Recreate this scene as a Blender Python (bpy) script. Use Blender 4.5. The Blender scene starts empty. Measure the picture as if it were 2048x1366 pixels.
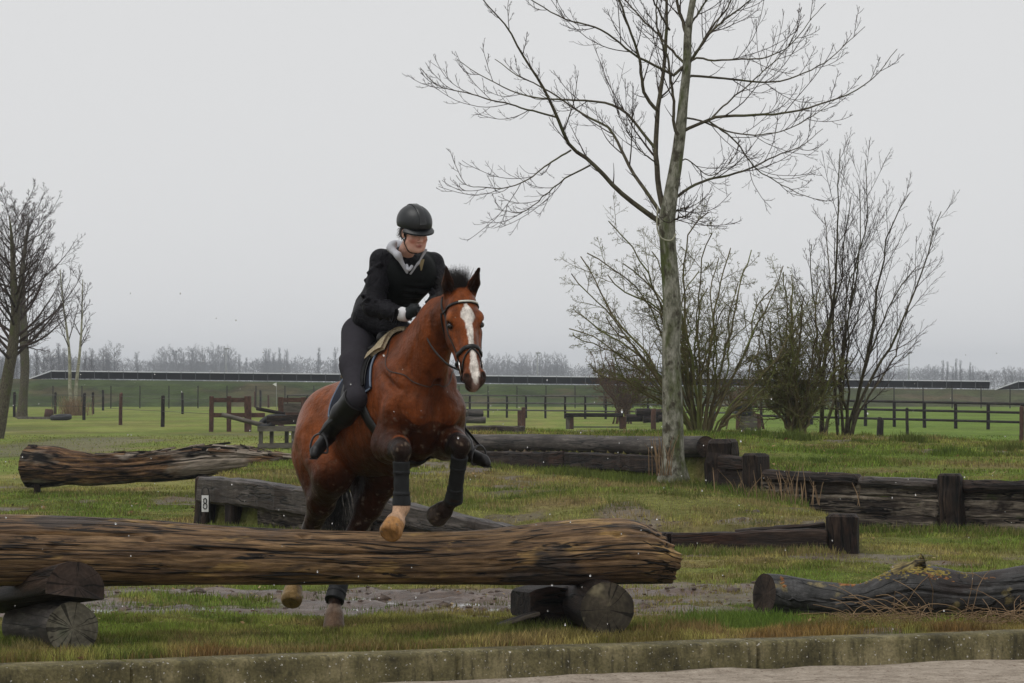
import bpy, math, random
import numpy as np
from math import radians, sin, cos, pi

# ------------------------------------------------------------------ camera, world, sun, exposure
scn = bpy.context.scene
COL = scn.collection
F = 7347.0            # focal length in photo pixels (2048 wide)
CAMZ = 1.70
cam_d = bpy.data.cameras.new('camera')
cam = bpy.data.objects.new('camera', cam_d)
COL.objects.link(cam)
cam.location = (0, 0, CAMZ)
cam.rotation_euler = (radians(90) + math.atan(92 / F), 0, 0)
cam_d.sensor_width = 36.0
cam_d.lens = F / 2048 * 36.0
cam_d.clip_start = 0.5
cam_d.clip_end = 9000
scn.camera = cam

SUN_EL, SUN_AZ = radians(66), radians(-50)     # azimuth measured from the -Y side (behind the camera), towards -X
world = bpy.data.worlds.new('World')
scn.world = world
world.use_nodes = True
wn, wl = world.node_tree.nodes, world.node_tree.links
wn.clear()
w_out = wn.new('ShaderNodeOutputWorld')
w_bg = wn.new('ShaderNodeBackground')
w_sky = wn.new('ShaderNodeTexSky')
w_sky.sky_type = 'NISHITA'
w_sky.sun_disc = False
w_sky.sun_elevation = SUN_EL
w_sky.sun_rotation = radians(180) + SUN_AZ
w_bw = wn.new('ShaderNodeRGBToBW')
w_mix = wn.new('ShaderNodeMix')
w_mix.data_type = 'RGBA'
w_mix.inputs[0].default_value = 0.88            # closed cloud deck
w_mix.inputs[7].default_value = (7.78, 7.83, 7.90, 1)
wl.new(w_sky.outputs[0], w_bw.inputs[0])
wl.new(w_bw.outputs[0], w_mix.inputs[6])
wl.new(w_mix.outputs[2], w_bg.inputs[0])
w_bg.inputs[1].default_value = 0.1
wl.new(w_bg.outputs[0], w_out.inputs[0])

sun_d = bpy.data.lights.new('sun', 'SUN')
sun_d.energy = 1.4
sun_d.angle = radians(40)
sun_d.color = (1.0, 0.97, 0.93)
sun = bpy.data.objects.new('sun', sun_d)
COL.objects.link(sun)
sun.location = (-6, 5, 14)
sun.rotation_euler = (radians(90) - SUN_EL, 0, SUN_AZ)

vs = scn.view_settings
vs.view_transform = 'Standard'
vs.look = 'None'
vs.exposure = 0.0
vs.gamma = 1.0
vs.use_curve_mapping = False
scn.cycles.use_denoising = True
scn.cycles.max_bounces = 6
scn.cycles.diffuse_bounces = 3
scn.cycles.volume_bounces = 0

# ------------------------------------------------------------------ helpers
HAZE = 0.00025
RNG = np.random.default_rng(7)
ORIG = {}


def P(px, py, Y):
    """point that the photo shows at pixel (px, py), at depth Y"""
    return np.array([(px - 1024) / F * Y, Y, CAMZ - (py - 775) / F * Y])


def nrm(v):
    v = np.asarray(v, float)
    return v / np.maximum(np.linalg.norm(v, axis=-1, keepdims=True), 1e-9)


def _h(ix, iy, iz, s):
    n = (ix * 374761393 + iy * 668265263 + iz * 2147483647 + s * 974711) & 0xFFFFFFFF
    n = ((n ^ (n >> 13)) * 1274126177) & 0xFFFFFFFF
    n = ((n ^ (n >> 16)) * 2246822519) & 0xFFFFFFFF
    return ((n ^ (n >> 15)) & 0xFFFFFF) / float(0xFFFFFF)


def vnoise(x, y, z=0.0, s=0):
    flat = np.ndim(z) == 0 and float(z) == math.floor(float(z))
    x, y, z = np.broadcast_arrays(np.asarray(x, float), np.asarray(y, float), np.asarray(z, float))
    ix, iy, iz = np.floor(x).astype(np.int64), np.floor(y).astype(np.int64), np.floor(z).astype(np.int64)
    fx, fy, fz = x - ix, y - iy, z - iz
    fx, fy, fz = fx * fx * (3 - 2 * fx), fy * fy * (3 - 2 * fy), fz * fz * (3 - 2 * fz)
    r = 0
    for a in (0, 1):
        for b in (0, 1):
            for c in ((0,) if flat else (0, 1)):
                w = (fx if a else 1 - fx) * (fy if b else 1 - fy)
                if not flat:
                    w = w * (fz if c else 1 - fz)
                r = r + w * _h(ix + a, iy + b, iz + c, s)
    return r


def fbm(x, y, z=0.0, o=4, s=0):
    r, a, t = 0, 0.5, 0
    for i in range(o):
        r = r + a * vnoise(np.asarray(x) * 2 ** i, np.asarray(y) * 2 ** i, np.asarray(z) * 2 ** i, s + i)
        t += a
        a *= 0.5
    return r / t


def sstep(a, b, x):
    t = np.clip((np.asarray(x, float) - a) / (b - a), 0, 1)
    return t * t * (3 - 2 * t)


def to_mesh(name, V, Fs, mats=None, smooth=True, attrs=None):
    """Fs: list of int arrays (n,3) / (n,4) or lists of index tuples"""
    V = np.asarray(V, np.float32).reshape(-1, 3)
    me = bpy.data.meshes.new(name)
    me.vertices.add(len(V))
    me.vertices.foreach_set('co', V.ravel())
    loops, starts, tot = [], [], 0
    for f in Fs:
        if isinstance(f, np.ndarray):
            if len(f) == 0:
                continue
            k = f.shape[1]
            loops.append(f.astype(np.int32).ravel())
            starts.append(tot + np.arange(len(f), dtype=np.int32) * k)
            tot += f.size
        else:
            for t in f:
                loops.append(np.array(t, np.int32))
                starts.append(np.array([tot], np.int32))
                tot += len(t)
    loops = np.concatenate(loops)
    starts = np.concatenate(starts)
    me.loops.add(len(loops))
    me.loops.foreach_set('vertex_index', loops)
    me.polygons.add(len(starts))
    me.polygons.foreach_set('loop_start', starts)
    if attrs:
        for k, a in attrs.items():
            a = np.asarray(a, np.float32)
            if a.ndim == 1:
                at = me.attributes.new(k, 'FLOAT', 'POINT')
                at.data.foreach_set('value', a)
            elif k.startswith('c'):
                at = me.attributes.new(k, 'FLOAT_COLOR', 'POINT')
                if a.shape[1] == 3:
                    a = np.concatenate([a, np.ones((len(a), 1), np.float32)], 1)
                at.data.foreach_set('color', a.ravel())
            else:
                at = me.attributes.new(k, 'FLOAT_VECTOR', 'POINT')
                at.data.foreach_set('vector', a.ravel())
    me.update(calc_edges=True)
    if len(V) < 20000:
        me.validate()
    me.polygons.foreach_set('use_smooth', np.full(len(me.polygons), smooth, bool))
    if mats is not None:
        for m in (mats if isinstance(mats, (list, tuple)) else [mats]):
            me.materials.append(m)
    return me


def link(name, data, parent=None, loc=(0, 0, 0), rot=None, scale=None):
    o = bpy.data.objects.new(name, data)
    COL.objects.link(o)
    o.location = [float(c) for c in loc]
    if rot is not None:
        o.rotation_euler = rot
    if scale is not None:
        o.scale = scale if hasattr(scale, '__len__') else (scale,) * 3
    if parent is not None:
        o.parent = parent
    return o


def tag(o, label=None, cat=None, group=None, kind=None):
    if label: o['label'] = label
    if cat: o['category'] = cat
    if group: o['group'] = group
    if kind: o['kind'] = kind
    return o


def thing(name, label, cat, loc, group=None):
    o = link(name, None, None, loc)
    ORIG[o.name] = np.array(loc, float)
    return tag(o, label, cat, group)


def obj(name, V, Fs, mat, parent=None, smooth=True, attrs=None, base=None):
    """one mesh object from world-space vertices"""
    V = np.asarray(V, float).reshape(-1, 3)
    if parent is not None:
        o0 = ORIG[parent.name]
        o = link(name, to_mesh(name, V - o0, Fs, mat, smooth, attrs), parent)
        ORIG[o.name] = o0
    else:
        if base is None:
            base = np.array([V[:, 0].mean(), V[:, 1].mean(), V[:, 2].min()])
        o = link(name, to_mesh(name, V - base, Fs, mat, smooth, attrs), None, base)
        ORIG[o.name] = np.array(base, float)
    return o


def copy_tree(o, parent=None):
    c = o.copy()
    COL.objects.link(c)
    if parent is not None:
        c.parent = parent
    for ch in list(o.children):
        copy_tree(ch, c)
    return c


class MB:
    """collects shapes for one mesh"""
    def __init__(self):
        self.V, self.F, self.L, self.n = [], [], [], 0

    def add(self, V, F, L=None):
        V = np.asarray(V, float).reshape(-1, 3)
        for f in F:
            if isinstance(f, np.ndarray):
                self.F.append(f + self.n)
            else:
                self.F.append([tuple(i + self.n for i in t) for t in f])
        self.V.append(V)
        self.L.append(V if L is None else np.asarray(L, float).reshape(-1, 3))
        self.n += len(V)
        return self

    def arr(self):
        return np.concatenate(self.V), self.F, np.concatenate(self.L)

    def obj(self, name, mat, parent=None, smooth=True, base=None, attrs=None):
        V, Fs, L = self.arr()
        a = {'lc': L}
        if attrs: a.update(attrs)
        return obj(name, V, Fs, mat, parent, smooth, a, base)

    def mesh(self, name, mat, smooth=True):
        V, Fs, L = self.arr()
        return to_mesh(name, V, Fs, mat, smooth, {'lc': L})


def tubes(Pt, R, sides=6, cap=False, squash=None):
    """Pt (B,N,3), R (B,N) -> V, [F], L"""
    Pt = np.asarray(Pt, float)
    R = np.asarray(R, float)
    if Pt.ndim == 2:
        Pt, R = Pt[None], np.broadcast_to(R, (len(Pt),))[None]
    B, N, _ = Pt.shape
    T = nrm(np.gradient(Pt, axis=1))
    mean = nrm(Pt[:, -1] - Pt[:, 0])
    ref = np.where(np.abs(mean[:, 2:3]) > 0.75, np.array([[1.0, 0, 0]]), np.array([[0, 0, 1.0]]))[:, None]
    A = nrm(np.cross(T, np.broadcast_to(ref, T.shape)))
    C = nrm(np.cross(A, T))
    an = np.arange(sides) / sides * 2 * pi
    ca, sa = np.cos(an), np.sin(an)
    off = A[:, :, None] * ca[None, None, :, None] + C[:, :, None] * sa[None, None, :, None]
    V = Pt[:, :, None] + off * R[:, :, None, None]
    s = np.concatenate([np.zeros((B, 1)), np.cumsum(np.linalg.norm(np.diff(Pt, axis=1), axis=2), 1)], 1)
    s = s + (np.arange(B) * 1.37)[:, None]
    L = np.stack([np.broadcast_to(s[:, :, None], V.shape[:3]), R[:, :, None] * ca, R[:, :, None] * sa], -1)
    b = (np.arange(B) * N * sides)[:, None, None]
    i = (np.arange(N - 1) * sides)[None, :, None]
    j = np.arange(sides)[None, None]
    j2 = (j + 1) % sides
    Fq = np.stack([b + i + j, b + i + j2, b + i + sides + j2, b + i + sides + j], -1).reshape(-1, 4)
    Fs = [Fq]
    if cap:
        caps = []
        for q in range(B):
            o = q * N * sides
            caps.append(tuple(o + np.arange(sides)[::-1]))
            caps.append(tuple(o + (N - 1) * sides + np.arange(sides)))
        Fs.append(caps)
    return V.reshape(-1, 3), Fs, L.reshape(-1, 3)


def resample(pts, n):
    """smooth (Catmull-Rom) resampling of a polyline with any number of columns"""
    pts = np.asarray(pts, float)
    ext = np.concatenate([[2 * pts[0] - pts[1]], pts, [2 * pts[-1] - pts[-2]]])
    seg = np.linalg.norm(np.diff(pts[:, :3], axis=0), axis=1)
    cum = np.concatenate([[0], np.cumsum(seg)])
    u = np.linspace(0, cum[-1], n)
    k = np.clip(np.searchsorted(cum, u, 'right') - 1, 0, len(seg) - 1)
    t = ((u - cum[k]) / np.maximum(seg[k], 1e-9))[:, None]
    p0, p1, p2, p3 = ext[k], ext[k + 1], ext[k + 2], ext[k + 3]
    return 0.5 * (2 * p1 + (p2 - p0) * t + (2 * p0 - 5 * p1 + 4 * p2 - p3) * t * t + (3 * p1 - p0 - 3 * p2 + p3) * t ** 3)


def box(c, ax, ay, az, hx, hy, hz, bev=0.0, jit=0.0):
    """oriented box, long axis ax; chamfered by bev; returns V,F,L"""
    c = np.asarray(c, float)
    R = np.stack([nrm(ax), nrm(ay), nrm(az)])
    if bev <= 0:
        q = np.array([[x, y, z] for x in (-1, 1) for y in (-1, 1) for z in (-1, 1)], float) * [hx, hy, hz]
        Fq = np.array([[0, 1, 3, 2], [4, 6, 7, 5], [0, 4, 5, 1], [2, 3, 7, 6], [0, 2, 6, 4], [1, 5, 7, 3]])
        if jit: q += RNG.uniform(-jit, jit, q.shape)
        return c + q @ R, [Fq], q + RNG.uniform(0, 40)
    # loft along x with chamfered cross-section
    b = bev
    sec = np.array([[-hy + b, -hz], [hy - b, -hz], [hy, -hz + b], [hy, hz - b], [hy - b, hz], [-hy + b, hz], [-hy, hz - b], [-hy, -hz + b]])
    nx = 2 if jit == 0 else max(4, int(hx * 2 / 0.12))
    xs = np.linspace(-hx + b, hx - b, nx)
    rings = [np.column_stack([np.full(8, -hx), sec * (1 - b / max(hy, hz))])]
    for x in xs:
        rings.append(np.column_stack([np.full(8, x), sec]))
    rings.append(np.column_stack([np.full(8, hx), sec * (1 - b / max(hy, hz))]))
    q = np.array(rings)
    if jit:
        q[1:-1] += RNG.uniform(-jit, jit, q[1:-1].shape)
        w = np.cumsum(RNG.normal(0, jit * .5, (len(q), 1, 3)), 0)
        q += (w - w.mean(0)) * np.array([0, 1, 1])
    n = len(q)
    Fq = np.array([[i * 8 + j, i * 8 + (j + 1) % 8, (i + 1) * 8 + (j + 1) % 8, (i + 1) * 8 + j] for i in range(n - 1) for j in range(8)])
    q = q.reshape(-1, 3)
    return c + q @ R, [Fq, [tuple(range(7, -1, -1)), tuple((n - 1) * 8 + k for k in range(8))]], q + RNG.uniform(0, 40)


def post_mesh(name, mat, r, h, sides=10, top='flat', square=False):
    """an upright post from z=-0.15 to h with slightly worn top (origin at the ground)"""
    mb = MB()
    if square:
        mb.add(*box((0, 0, h / 2 - .1), (0, 0, 1), (1, 0, 0), (0, 1, 0), h / 2 + .1, r, r, bev=r * .16, jit=r * .06))
    else:
        zz = [-.2, .0, h * .33, h * .66, h - r * .35, h]
        rr = [r, r * 1.03, r, r * .98, r * .97, r * .78]
        wob = RNG.normal(0, r * .06, (6, 2))
        mb.add(*tubes(np.column_stack([wob, zz]), rr, sides, cap=True))
    return mb.mesh(name, mat, smooth=not square)


# ------------------------------------------------------------------ materials
def lin(r, g, b):
    f = lambda c: (c / 255 / 12.92) if c <= 10.3 else ((c / 255 + .055) / 1.055) ** 2.4
    return (f(r), f(g), f(b))


class N:
    def __init__(self, name):
        self.m = bpy.data.materials.new(name)
        self.m.use_nodes = True
        self.t = self.m.node_tree
        self.b = self.t.nodes['Principled BSDF']
        self.t.nodes['Material Output'].target = 'ALL'

    def new(self, k, **kw):
        n = self.t.nodes.new(k)
        for a, v in kw.items():
            setattr(n, a, v)
        return n

    def l(self, a, b):
        self.t.links.new(a, b)

    def coord(self, kind, sc=(1, 1, 1), rnd=False):
        if kind == 'obj':
            src = self.new('ShaderNodeTexCoord').outputs['Object']
        elif kind == 'pos':
            src = self.new('ShaderNodeNewGeometry').outputs['Position']
        else:
            src = self.new('ShaderNodeAttribute', attribute_name=kind).outputs['Vector']
        if rnd:
            oi = self.new('ShaderNodeObjectInfo')
            ad = self.new('ShaderNodeVectorMath', operation='MULTIPLY_ADD')
            self.l(oi.outputs['Random'], ad.inputs[0])
            ad.inputs[1].default_value = (57, 31, 43)
            self.l(src, ad.inputs[2])
            src = ad.outputs[0]
        mp = self.new('ShaderNodeVectorMath', operation='MULTIPLY')
        mp.inputs[1].default_value = sc
        self.l(src, mp.inputs[0])
        return mp.outputs[0]

    def noise(self, vec, scale=5, detail=6, rough=.6, dist=0.0):
        n = self.new('ShaderNodeTexNoise')
        n.inputs['Scale'].default_value = scale
        n.inputs['Detail'].default_value = detail
        n.inputs['Roughness'].default_value = rough
        n.inputs['Distortion'].default_value = dist
        self.l(vec, n.inputs['Vector'])
        return n.outputs[0]

    def ramp(self, fac, stops):
        n = self.new('ShaderNodeValToRGB')
        e = n.color_ramp.elements
        while len(e) < len(stops):
            e.new(0.5)
        for el, (p, c) in zip(e, stops):
            el.position = p
            el.color = (*c, 1) if hasattr(c, '__len__') else (c, c, c, 1)
        self.l(fac, n.inputs[0])
        return n.outputs[0]

    def mix(self, fac, a, b, mode='MIX'):
        n = self.new('ShaderNodeMix', data_type='RGBA', blend_type=mode)
        for s, v in ((n.inputs[0], fac), (n.inputs[6], a), (n.inputs[7], b)):
            if hasattr(v, 'is_linked'):
                self.l(v, s)
            elif hasattr(v, '__len__'):
                s.default_value = (*v, 1)
            else:
                s.default_value = v
        return n.outputs[2]

    def math(self, op, a, b=0.0):
        n = self.new('ShaderNodeMath', operation=op)
        for s, v in ((n.inputs[0], a), (n.inputs[1], b)):
            if hasattr(v, 'is_linked'):
                self.l(v, s)
            else:
                s.default_value = v
        return n.outputs[0]

    def bump(self, h, strength=.4, dist=.01):
        n = self.new('ShaderNodeBump')
        n.inputs['Strength'].default_value = strength
        n.inputs['Distance'].default_value = dist
        self.l(h, n.inputs['Height'])
        self.l(n.outputs[0], self.b.inputs['Normal'])

    def fin(self, col, rough=.8, spec=.3):
        if hasattr(col, 'is_linked'):
            self.l(col, self.b.inputs['Base Color'])
        else:
            self.b.inputs['Base Color'].default_value = (*col, 1)
        if hasattr(rough, 'is_linked'):
            self.l(rough, self.b.inputs['Roughness'])
        else:
            self.b.inputs['Roughness'].default_value = rough
        self.b.inputs['Specular IOR Level'].default_value = spec
        return self.m


def noisy(name, stops, sc=(1, 1, 1), ns=5, detail=7, rough=.8, spec=.3, bump=.4, bd=.01, coord='lc', patch=None, fine=None, rnd=True, nr=.62, crack=None):
    """noise-coloured material; patch = (color, scale vec, noise scale, lo, hi) lays a second colour in shaped patches"""
    n = N(name)
    v = n.coord(coord, sc, rnd)
    h = n.noise(v, ns, detail, nr)
    c = n.ramp(h, stops)
    if patch:
        for (pc, psc, pn, lo, hi) in (patch if isinstance(patch, list) else [patch]):
            h2 = n.noise(n.coord(coord, psc, rnd), pn, 5, .6)
            f = n.ramp(h2, [(lo, 0.0), (hi, 1.0)])
            c = n.mix(f, c, pc)
    if fine:
        h3 = n.noise(n.coord(coord, fine[0], rnd), fine[1], 4, .6)
        c = n.mix(1.0, c, n.ramp(h3, [(.25, fine[2]), (.75, fine[3])]), 'MULTIPLY')
    if crack:
        for (csc, cn, w_) in (crack if isinstance(crack, list) else [crack]):
            hc = n.noise(n.coord(coord, csc, rnd), cn, 3, .55)
            ck = n.ramp(hc, [(.5 - w_, 1.0), (.5 - w_ * .3, .06), (.5 + w_ * .3, .06), (.5 + w_, 1.0)])
            c = n.mix(1.0, c, ck, 'MULTIPLY')
            h = n.math('MULTIPLY', h, n.math('ADD', n.math('MULTIPLY', ck, .7), .3))
    if bump:
        n.bump(h, bump, bd)
    return n.fin(c, rough, spec)


def plain(name, col, rough=.6, spec=.4, var=.12, ns=14, metal=0.0, bump=.08):
    n = N(name)
    h = n.noise(n.coord('obj', (1, 1, 1), True), ns, 4, .6)
    c = n.mix(1.0, col, n.ramp(h, [(.25, 1 - var), (.75, 1 + var)]), 'MULTIPLY')
    if bump: n.bump(h, bump, .004)
    n.b.inputs['Metallic'].default_value = metal
    return n.fin(c, rough, spec)


def vcol(name, rough=.7, spec=.3, fine=(40, .8, 1.15), bump=.0, bd=.004, coord='obj', trans=0.0):
    """colour from the mesh's own 'col' attribute, broken up by fine noise"""
    n = N(name)
    a = n.new('ShaderNodeAttribute', attribute_name='col')
    h = n.noise(n.coord(coord), fine[0], 5, .65)
    c = n.mix(1.0, a.outputs['Color'], n.ramp(h, [(.25, fine[1]), (.75, fine[2])]), 'MULTIPLY')
    if bump: n.bump(h, bump, bd)
    return n.fin(c, rough, spec)

# ------------------------------------------------------------------ terrain
LF_X = [-3.9, -3.76, -1.4, 0.0, 1.63, 3.42]
LF_Y = [45.2, 45.0, 41.5, 39.5, 38.2, 38.0]          # front line of the lower bank
LF_Z = [.58, .58, .45, .23, .23, .28]
UP_X = [-9, -2.6, -.9, 2.45, 2.975, 5.13, 6.2, 10, 14]
UP_Y = [54, 54, 53.5, 46.6, 44.8, 43.0, 42.3, 41, 40]  # front line of the upper bank
UB_Z = [.5, .6, .66, .44, .36, .0, .0, .0, .0]
UT_Z = [.9, .98, 1.0, .98, .68, .63, .62, .6, .5]
CR_Z = [.9, .95, .97, .97, .97, .9, .86, .72, .55]


def kerb_y(x):
    return 23.85 + .47 * x


def mud_mask(x, y):
    n = fbm(x * .5, y * .5, 3, 4, 11)
    band = sstep(26.9, 28.3, y + 2.4 * (n - .5)) * (1 - sstep(31.2, 33.4, y + 2.5 * (n - .5))) * (1 - sstep(1.1, 2.6, x - .25 * (y - 29) + 1.6 * (n - .5)))
    isl = sstep(.56, .66, fbm(x * .9, y * 1.3, 7, 4, 15))
    band = band * (1 - .9 * isl)
    band2 = np.exp(-((y - 29.3 - .25 * x) / .9) ** 2) * sstep(2, 3, x) * .75
    bank = .65 * sstep(.59, .70, fbm(x * 1.5, y * .9, 9, 5, 5)) * sstep(36, 38.5, y) * (1 - sstep(43.5, 46, y)) * sstep(-3, -.5, x) * (1 - sstep(3.2, 4, x))
    bank = np.maximum(bank, .9 * sstep(.46, .55, fbm(x * 1.5, y * .8, 2, 4, 6)) * np.exp(-((x - 2.2) / 1.3) ** 2 - ((y - 39.1) / .8) ** 2))
    edge = .7 * sstep(.5, .62, fbm(x * 1.2, y * .7, 4, 4, 8)) * sstep(33, 34, y) * (1 - sstep(36, 38.3, y))
    path = .55 * np.exp(-((y - 134 - 6 * (n - .5)) / 7) ** 2) * sstep(-16, -10, x) * (1 - sstep(-6, -3, x))
    spots = .75 * sstep(.66, .72, fbm(x * .8, y * .35, 6, 4, 21)) * sstep(24, 26, y) * (1 - sstep(60, 80, y))
    wear = .6 * sstep(.52, .66, fbm(x * .22, y * .06, 5, 4, 23)) * sstep(60, 75, y) * (1 - sstep(190, 240, y)) * (1 - sstep(-2, 3, x))
    return np.clip(np.max([band, band2, bank, edge, path, spots, wear], axis=0), 0, 1)


def gz(x, y):
    x, y = np.broadcast_arrays(np.asarray(x, float), np.asarray(y, float))
    lf, zf = np.interp(x, LF_X, LF_Y), np.interp(x, LF_X, LF_Z)
    up, zb, zt, zc = (np.interp(x, UP_X, q) for q in (UP_Y, UB_Z, UT_Z, CR_Z))
    t = np.clip((y - lf) / np.maximum(up - lf, .5), 0, 1)
    low = (zf + (zb - zf) * t ** .8) * sstep(0, .16, y - lf) * sstep(-3.92, -3.72, x) * (1 - sstep(3.45, 3.7, x))
    low = low + .16 * np.exp(-((x - 1.2) / 1.3) ** 2 - ((y - 42.6) / 2.2) ** 2) * sstep(.3, 1.6, y - lf)
    low = low * (1 - sstep(56, 64, y))
    u2 = np.clip((y - up) / np.maximum(60 - up, .5), 0, 1)
    upz = (zt + (zc - zt) * sstep(0, .7, u2)) * (1 - sstep(61, 75, y)) * sstep(-3.4, -1.0, x)
    s = sstep(0.0, .16, y - up)
    z = np.maximum(low, 0) * (1 - s * sstep(-3.4, -1.0, x)) + upz * s
    rough = (1 - sstep(60, 130, y))
    z = z + rough * (.07 * (fbm(x * .8, y * .8, 0, 3, 2) - .5) + .03 * (fbm(x * 4, y * 4, 0, 3, 3) - .5)) * sstep(.1, 1.2, y - kerb_y(x))
    md = mud_mask(x, y)
    track = np.exp(-((y - 29.2) / 2.0) ** 2) * (1 - sstep(1.2, 3.0, x))
    z = z - .045 * track + md * (.10 * (fbm(x * 1.6, y * 2.0, 0, 4, 31) - .50) + .07 * (fbm(x * 6.5, y * 6.5, 0, 3, 32) - .5))
    z = z - .05 * np.exp(-((x + 3.9) / .75) ** 2 - ((y - 57) / 1.2) ** 2)
    return np.where(y < kerb_y(x) + .16, -.30, z)


def grass_rgb(x, y):
    """the turf's own colour: greener and drier patches"""
    a = fbm(x * .35, y * .16, 1, 4, 41)
    b = fbm(x * 1.6, y * .9, 2, 4, 43)
    dry = np.clip(sstep(.40, .66, a) * .52 + sstep(.44, .70, b) * .42, 0, 1)
    kerbstrip = np.exp(-((y - kerb_y(x) - .55) / .4) ** 2)
    dry = np.clip(dry + kerbstrip * sstep(.3, .6, b) * .9, 0, 1)
    far = sstep(62, 110, y)
    dry = dry * (1 - .45 * far)
    g = np.array([.150, .200, .044])
    d = np.array([.290, .245, .098])
    br = np.array([.225, .160, .088])
    c = g + (d - g) * dry[..., None]
    c = c + (br - c) * (sstep(.60, .78, b) * .6 * (1 - .7 * far))[..., None]
    c = c + (np.array([.20, .105, .045]) - c) * (kerbstrip * sstep(.45, .65, fbm(x * 1.1, y, 5, 3, 47)) * .75)[..., None]
    fresh = sstep(2, 12, x) * sstep(75, 100, y)
    c = c + (np.array([.120, .185, .036]) - c) * (fresh * .8)[..., None]
    return c


def axis_pts(segs):
    out = []
    for a, b, st in segs:
        out.append(np.arange(a, b, st))
    return np.concatenate(out)


xs_pos = np.concatenate([np.arange(8, 13, .3), 13 * 1.12 ** np.arange(1, 46)])
xs_neg = -np.concatenate([np.arange(6, 13, .3), 13 * 1.12 ** np.arange(1, 46)])[::-1]
gx = np.concatenate([xs_neg, np.arange(-5.9, 8, .1), xs_pos])
gy = np.concatenate([[-40, 0, 12, 18], np.arange(20, 34, .085), np.arange(34, 64, .14), 64 * 1.03 ** np.arange(0, 135)])
GX, GY = np.meshgrid(gx, gy)
GZ = gz(GX, GY)
V = np.stack([GX, GY, GZ], -1).reshape(-1, 3)
nx_, ny_ = len(gx), len(gy)
ii = (np.arange(ny_ - 1)[:, None] * nx_ + np.arange(nx_ - 1)[None]).ravel()
FQ = np.stack([ii, ii + 1, ii + nx_ + 1, ii + nx_], 1)
mud = mud_mask(V[:, 0], V[:, 1])
soil = np.array([.085, .056, .040])
soil_n = fbm(V[:, 0] * 2, V[:, 1] * 2, 0, 3, 77)[:, None]
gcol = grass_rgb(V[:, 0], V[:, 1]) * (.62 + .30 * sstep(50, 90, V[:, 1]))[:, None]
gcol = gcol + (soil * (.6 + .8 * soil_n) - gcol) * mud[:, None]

n = N('turf_and_soil')
a = n.new('ShaderNodeAttribute', attribute_name='col')
am = n.new('ShaderNodeAttribute', attribute_name='mud')
pos = n.coord('pos')
h1 = n.noise(pos, 9, 9, .72)
h2 = n.noise(n.coord('pos', (1, .35, 1)), 30, 5, .7)
hs = n.noise(n.coord('pos', (1, .3, 1)), 1.7, 6, .7)
c = n.mix(1.0, a.outputs['Color'], n.ramp(h1, [(.28, .45), (.72, 1.55)]), 'MULTIPLY')
c = n.mix(1.0, c, n.ramp(h2, [(.3, .7), (.7, 1.3)]), 'MULTIPLY')
c = n.mix(1.0, c, n.ramp(hs, [(.3, .75), (.7, 1.25)]), 'MULTIPLY')
c = n.mix(1.0, c, n.ramp(n.noise(n.coord('pos', (1, .4, 1)), .22, 6, .65), [(.3, .72), (.7, 1.25)]), 'MULTIPLY')
wet = n.ramp(am.outputs['Fac'], [(.35, .95), (.85, .36)])
n.bump(h1, .8, .03)
n.l(n.ramp(am.outputs['Fac'], [(.3, .02), (.8, .16)]), n.b.inputs['Specular IOR Level'])
M_GROUND = n.fin(c, wet, .3)
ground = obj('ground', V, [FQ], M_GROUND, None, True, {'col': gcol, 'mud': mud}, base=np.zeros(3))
tag(ground, kind='structure')

# standing water on the muddy take-off strip and by the far log
n = N('muddy_water')
hw = n.noise(n.coord('pos'), 3, 4, .6)
n.bump(n.noise(n.coord('pos'), 25, 3, .5), .06, .004)
M_WATER = n.fin(n.ramp(hw, [(.3, (.05, .04, .034)), (.7, (.085, .07, .06))]), .08, .6)


def puddle(x0, x1, y0, y1, z):
    k = 40
    an = np.linspace(0, 2 * pi, k, endpoint=False)
    rr = .85 + .3 * vnoise(np.cos(an) * 2 + x0, np.sin(an) * 2 + y0, 0, 3)
    pts = np.column_stack([(x0 + x1) / 2 + (x1 - x0) / 2 * rr * np.cos(an), (y0 + y1) / 2 + (y1 - y0) / 2 * rr * np.sin(an), np.full(k, z)])
    o = obj('puddle', pts, [[tuple(range(k))]], M_WATER, None, False)
    tag(o, kind='structure')


puddle(-8.5, .6, 27.3, 31.2, -.050)
puddle(.6, 3.2, 28.2, 31.0, -.055)
puddle(-4.75, -3.1, 55.8, 58.2, -.035)

# ------------------------------------------------------------------ arena sand and concrete edge
n = N('arena_sand')
ps = n.coord('pos')
s1, s2, s3 = n.noise(ps, 60, 4, .7), n.noise(ps, 7, 6, .7), n.noise(n.coord('pos', (1, .6, 1)), 28, 5, .7)
c = n.ramp(s2, [(.3, (.19, .155, .12)), (.5, (.295, .25, .20)), (.7, (.39, .335, .275))])
c = n.mix(n.ramp(s3, [(.57, 0.0), (.66, 1.0)]), c, (.10, .062, .042))
c = n.mix(1.0, c, n.ramp(s1, [(.3, .7), (.7, 1.25)]), 'MULTIPLY')
n.bump(s2, .8, .03)
M_SAND = n.fin(c, .95, .15)
sx, sy = np.meshgrid(np.linspace(-14, 14, 260), np.linspace(4, 32, 200))
szv = -.19 + .035 * (fbm(sx * 2.2, sy * 2.2, 0, 4, 61) - .5) + .035 * np.exp(-((kerb_y(sx) - .12 - sy) / .16) ** 2) * fbm(sx * 3, sy, 0, 2, 9)
keep = sy < kerb_y(sx) + .1
iv = (np.arange(199)[:, None] * 260 + np.arange(259)[None])
fq = np.stack([iv, iv + 1, iv + 261, iv + 260], -1)[keep[:-1, :-1]]
sand = obj('sand_arena', np.stack([sx, sy, szv], -1), [fq], M_SAND, None, True, base=np.zeros(3))
tag(sand, kind='structure')

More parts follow.
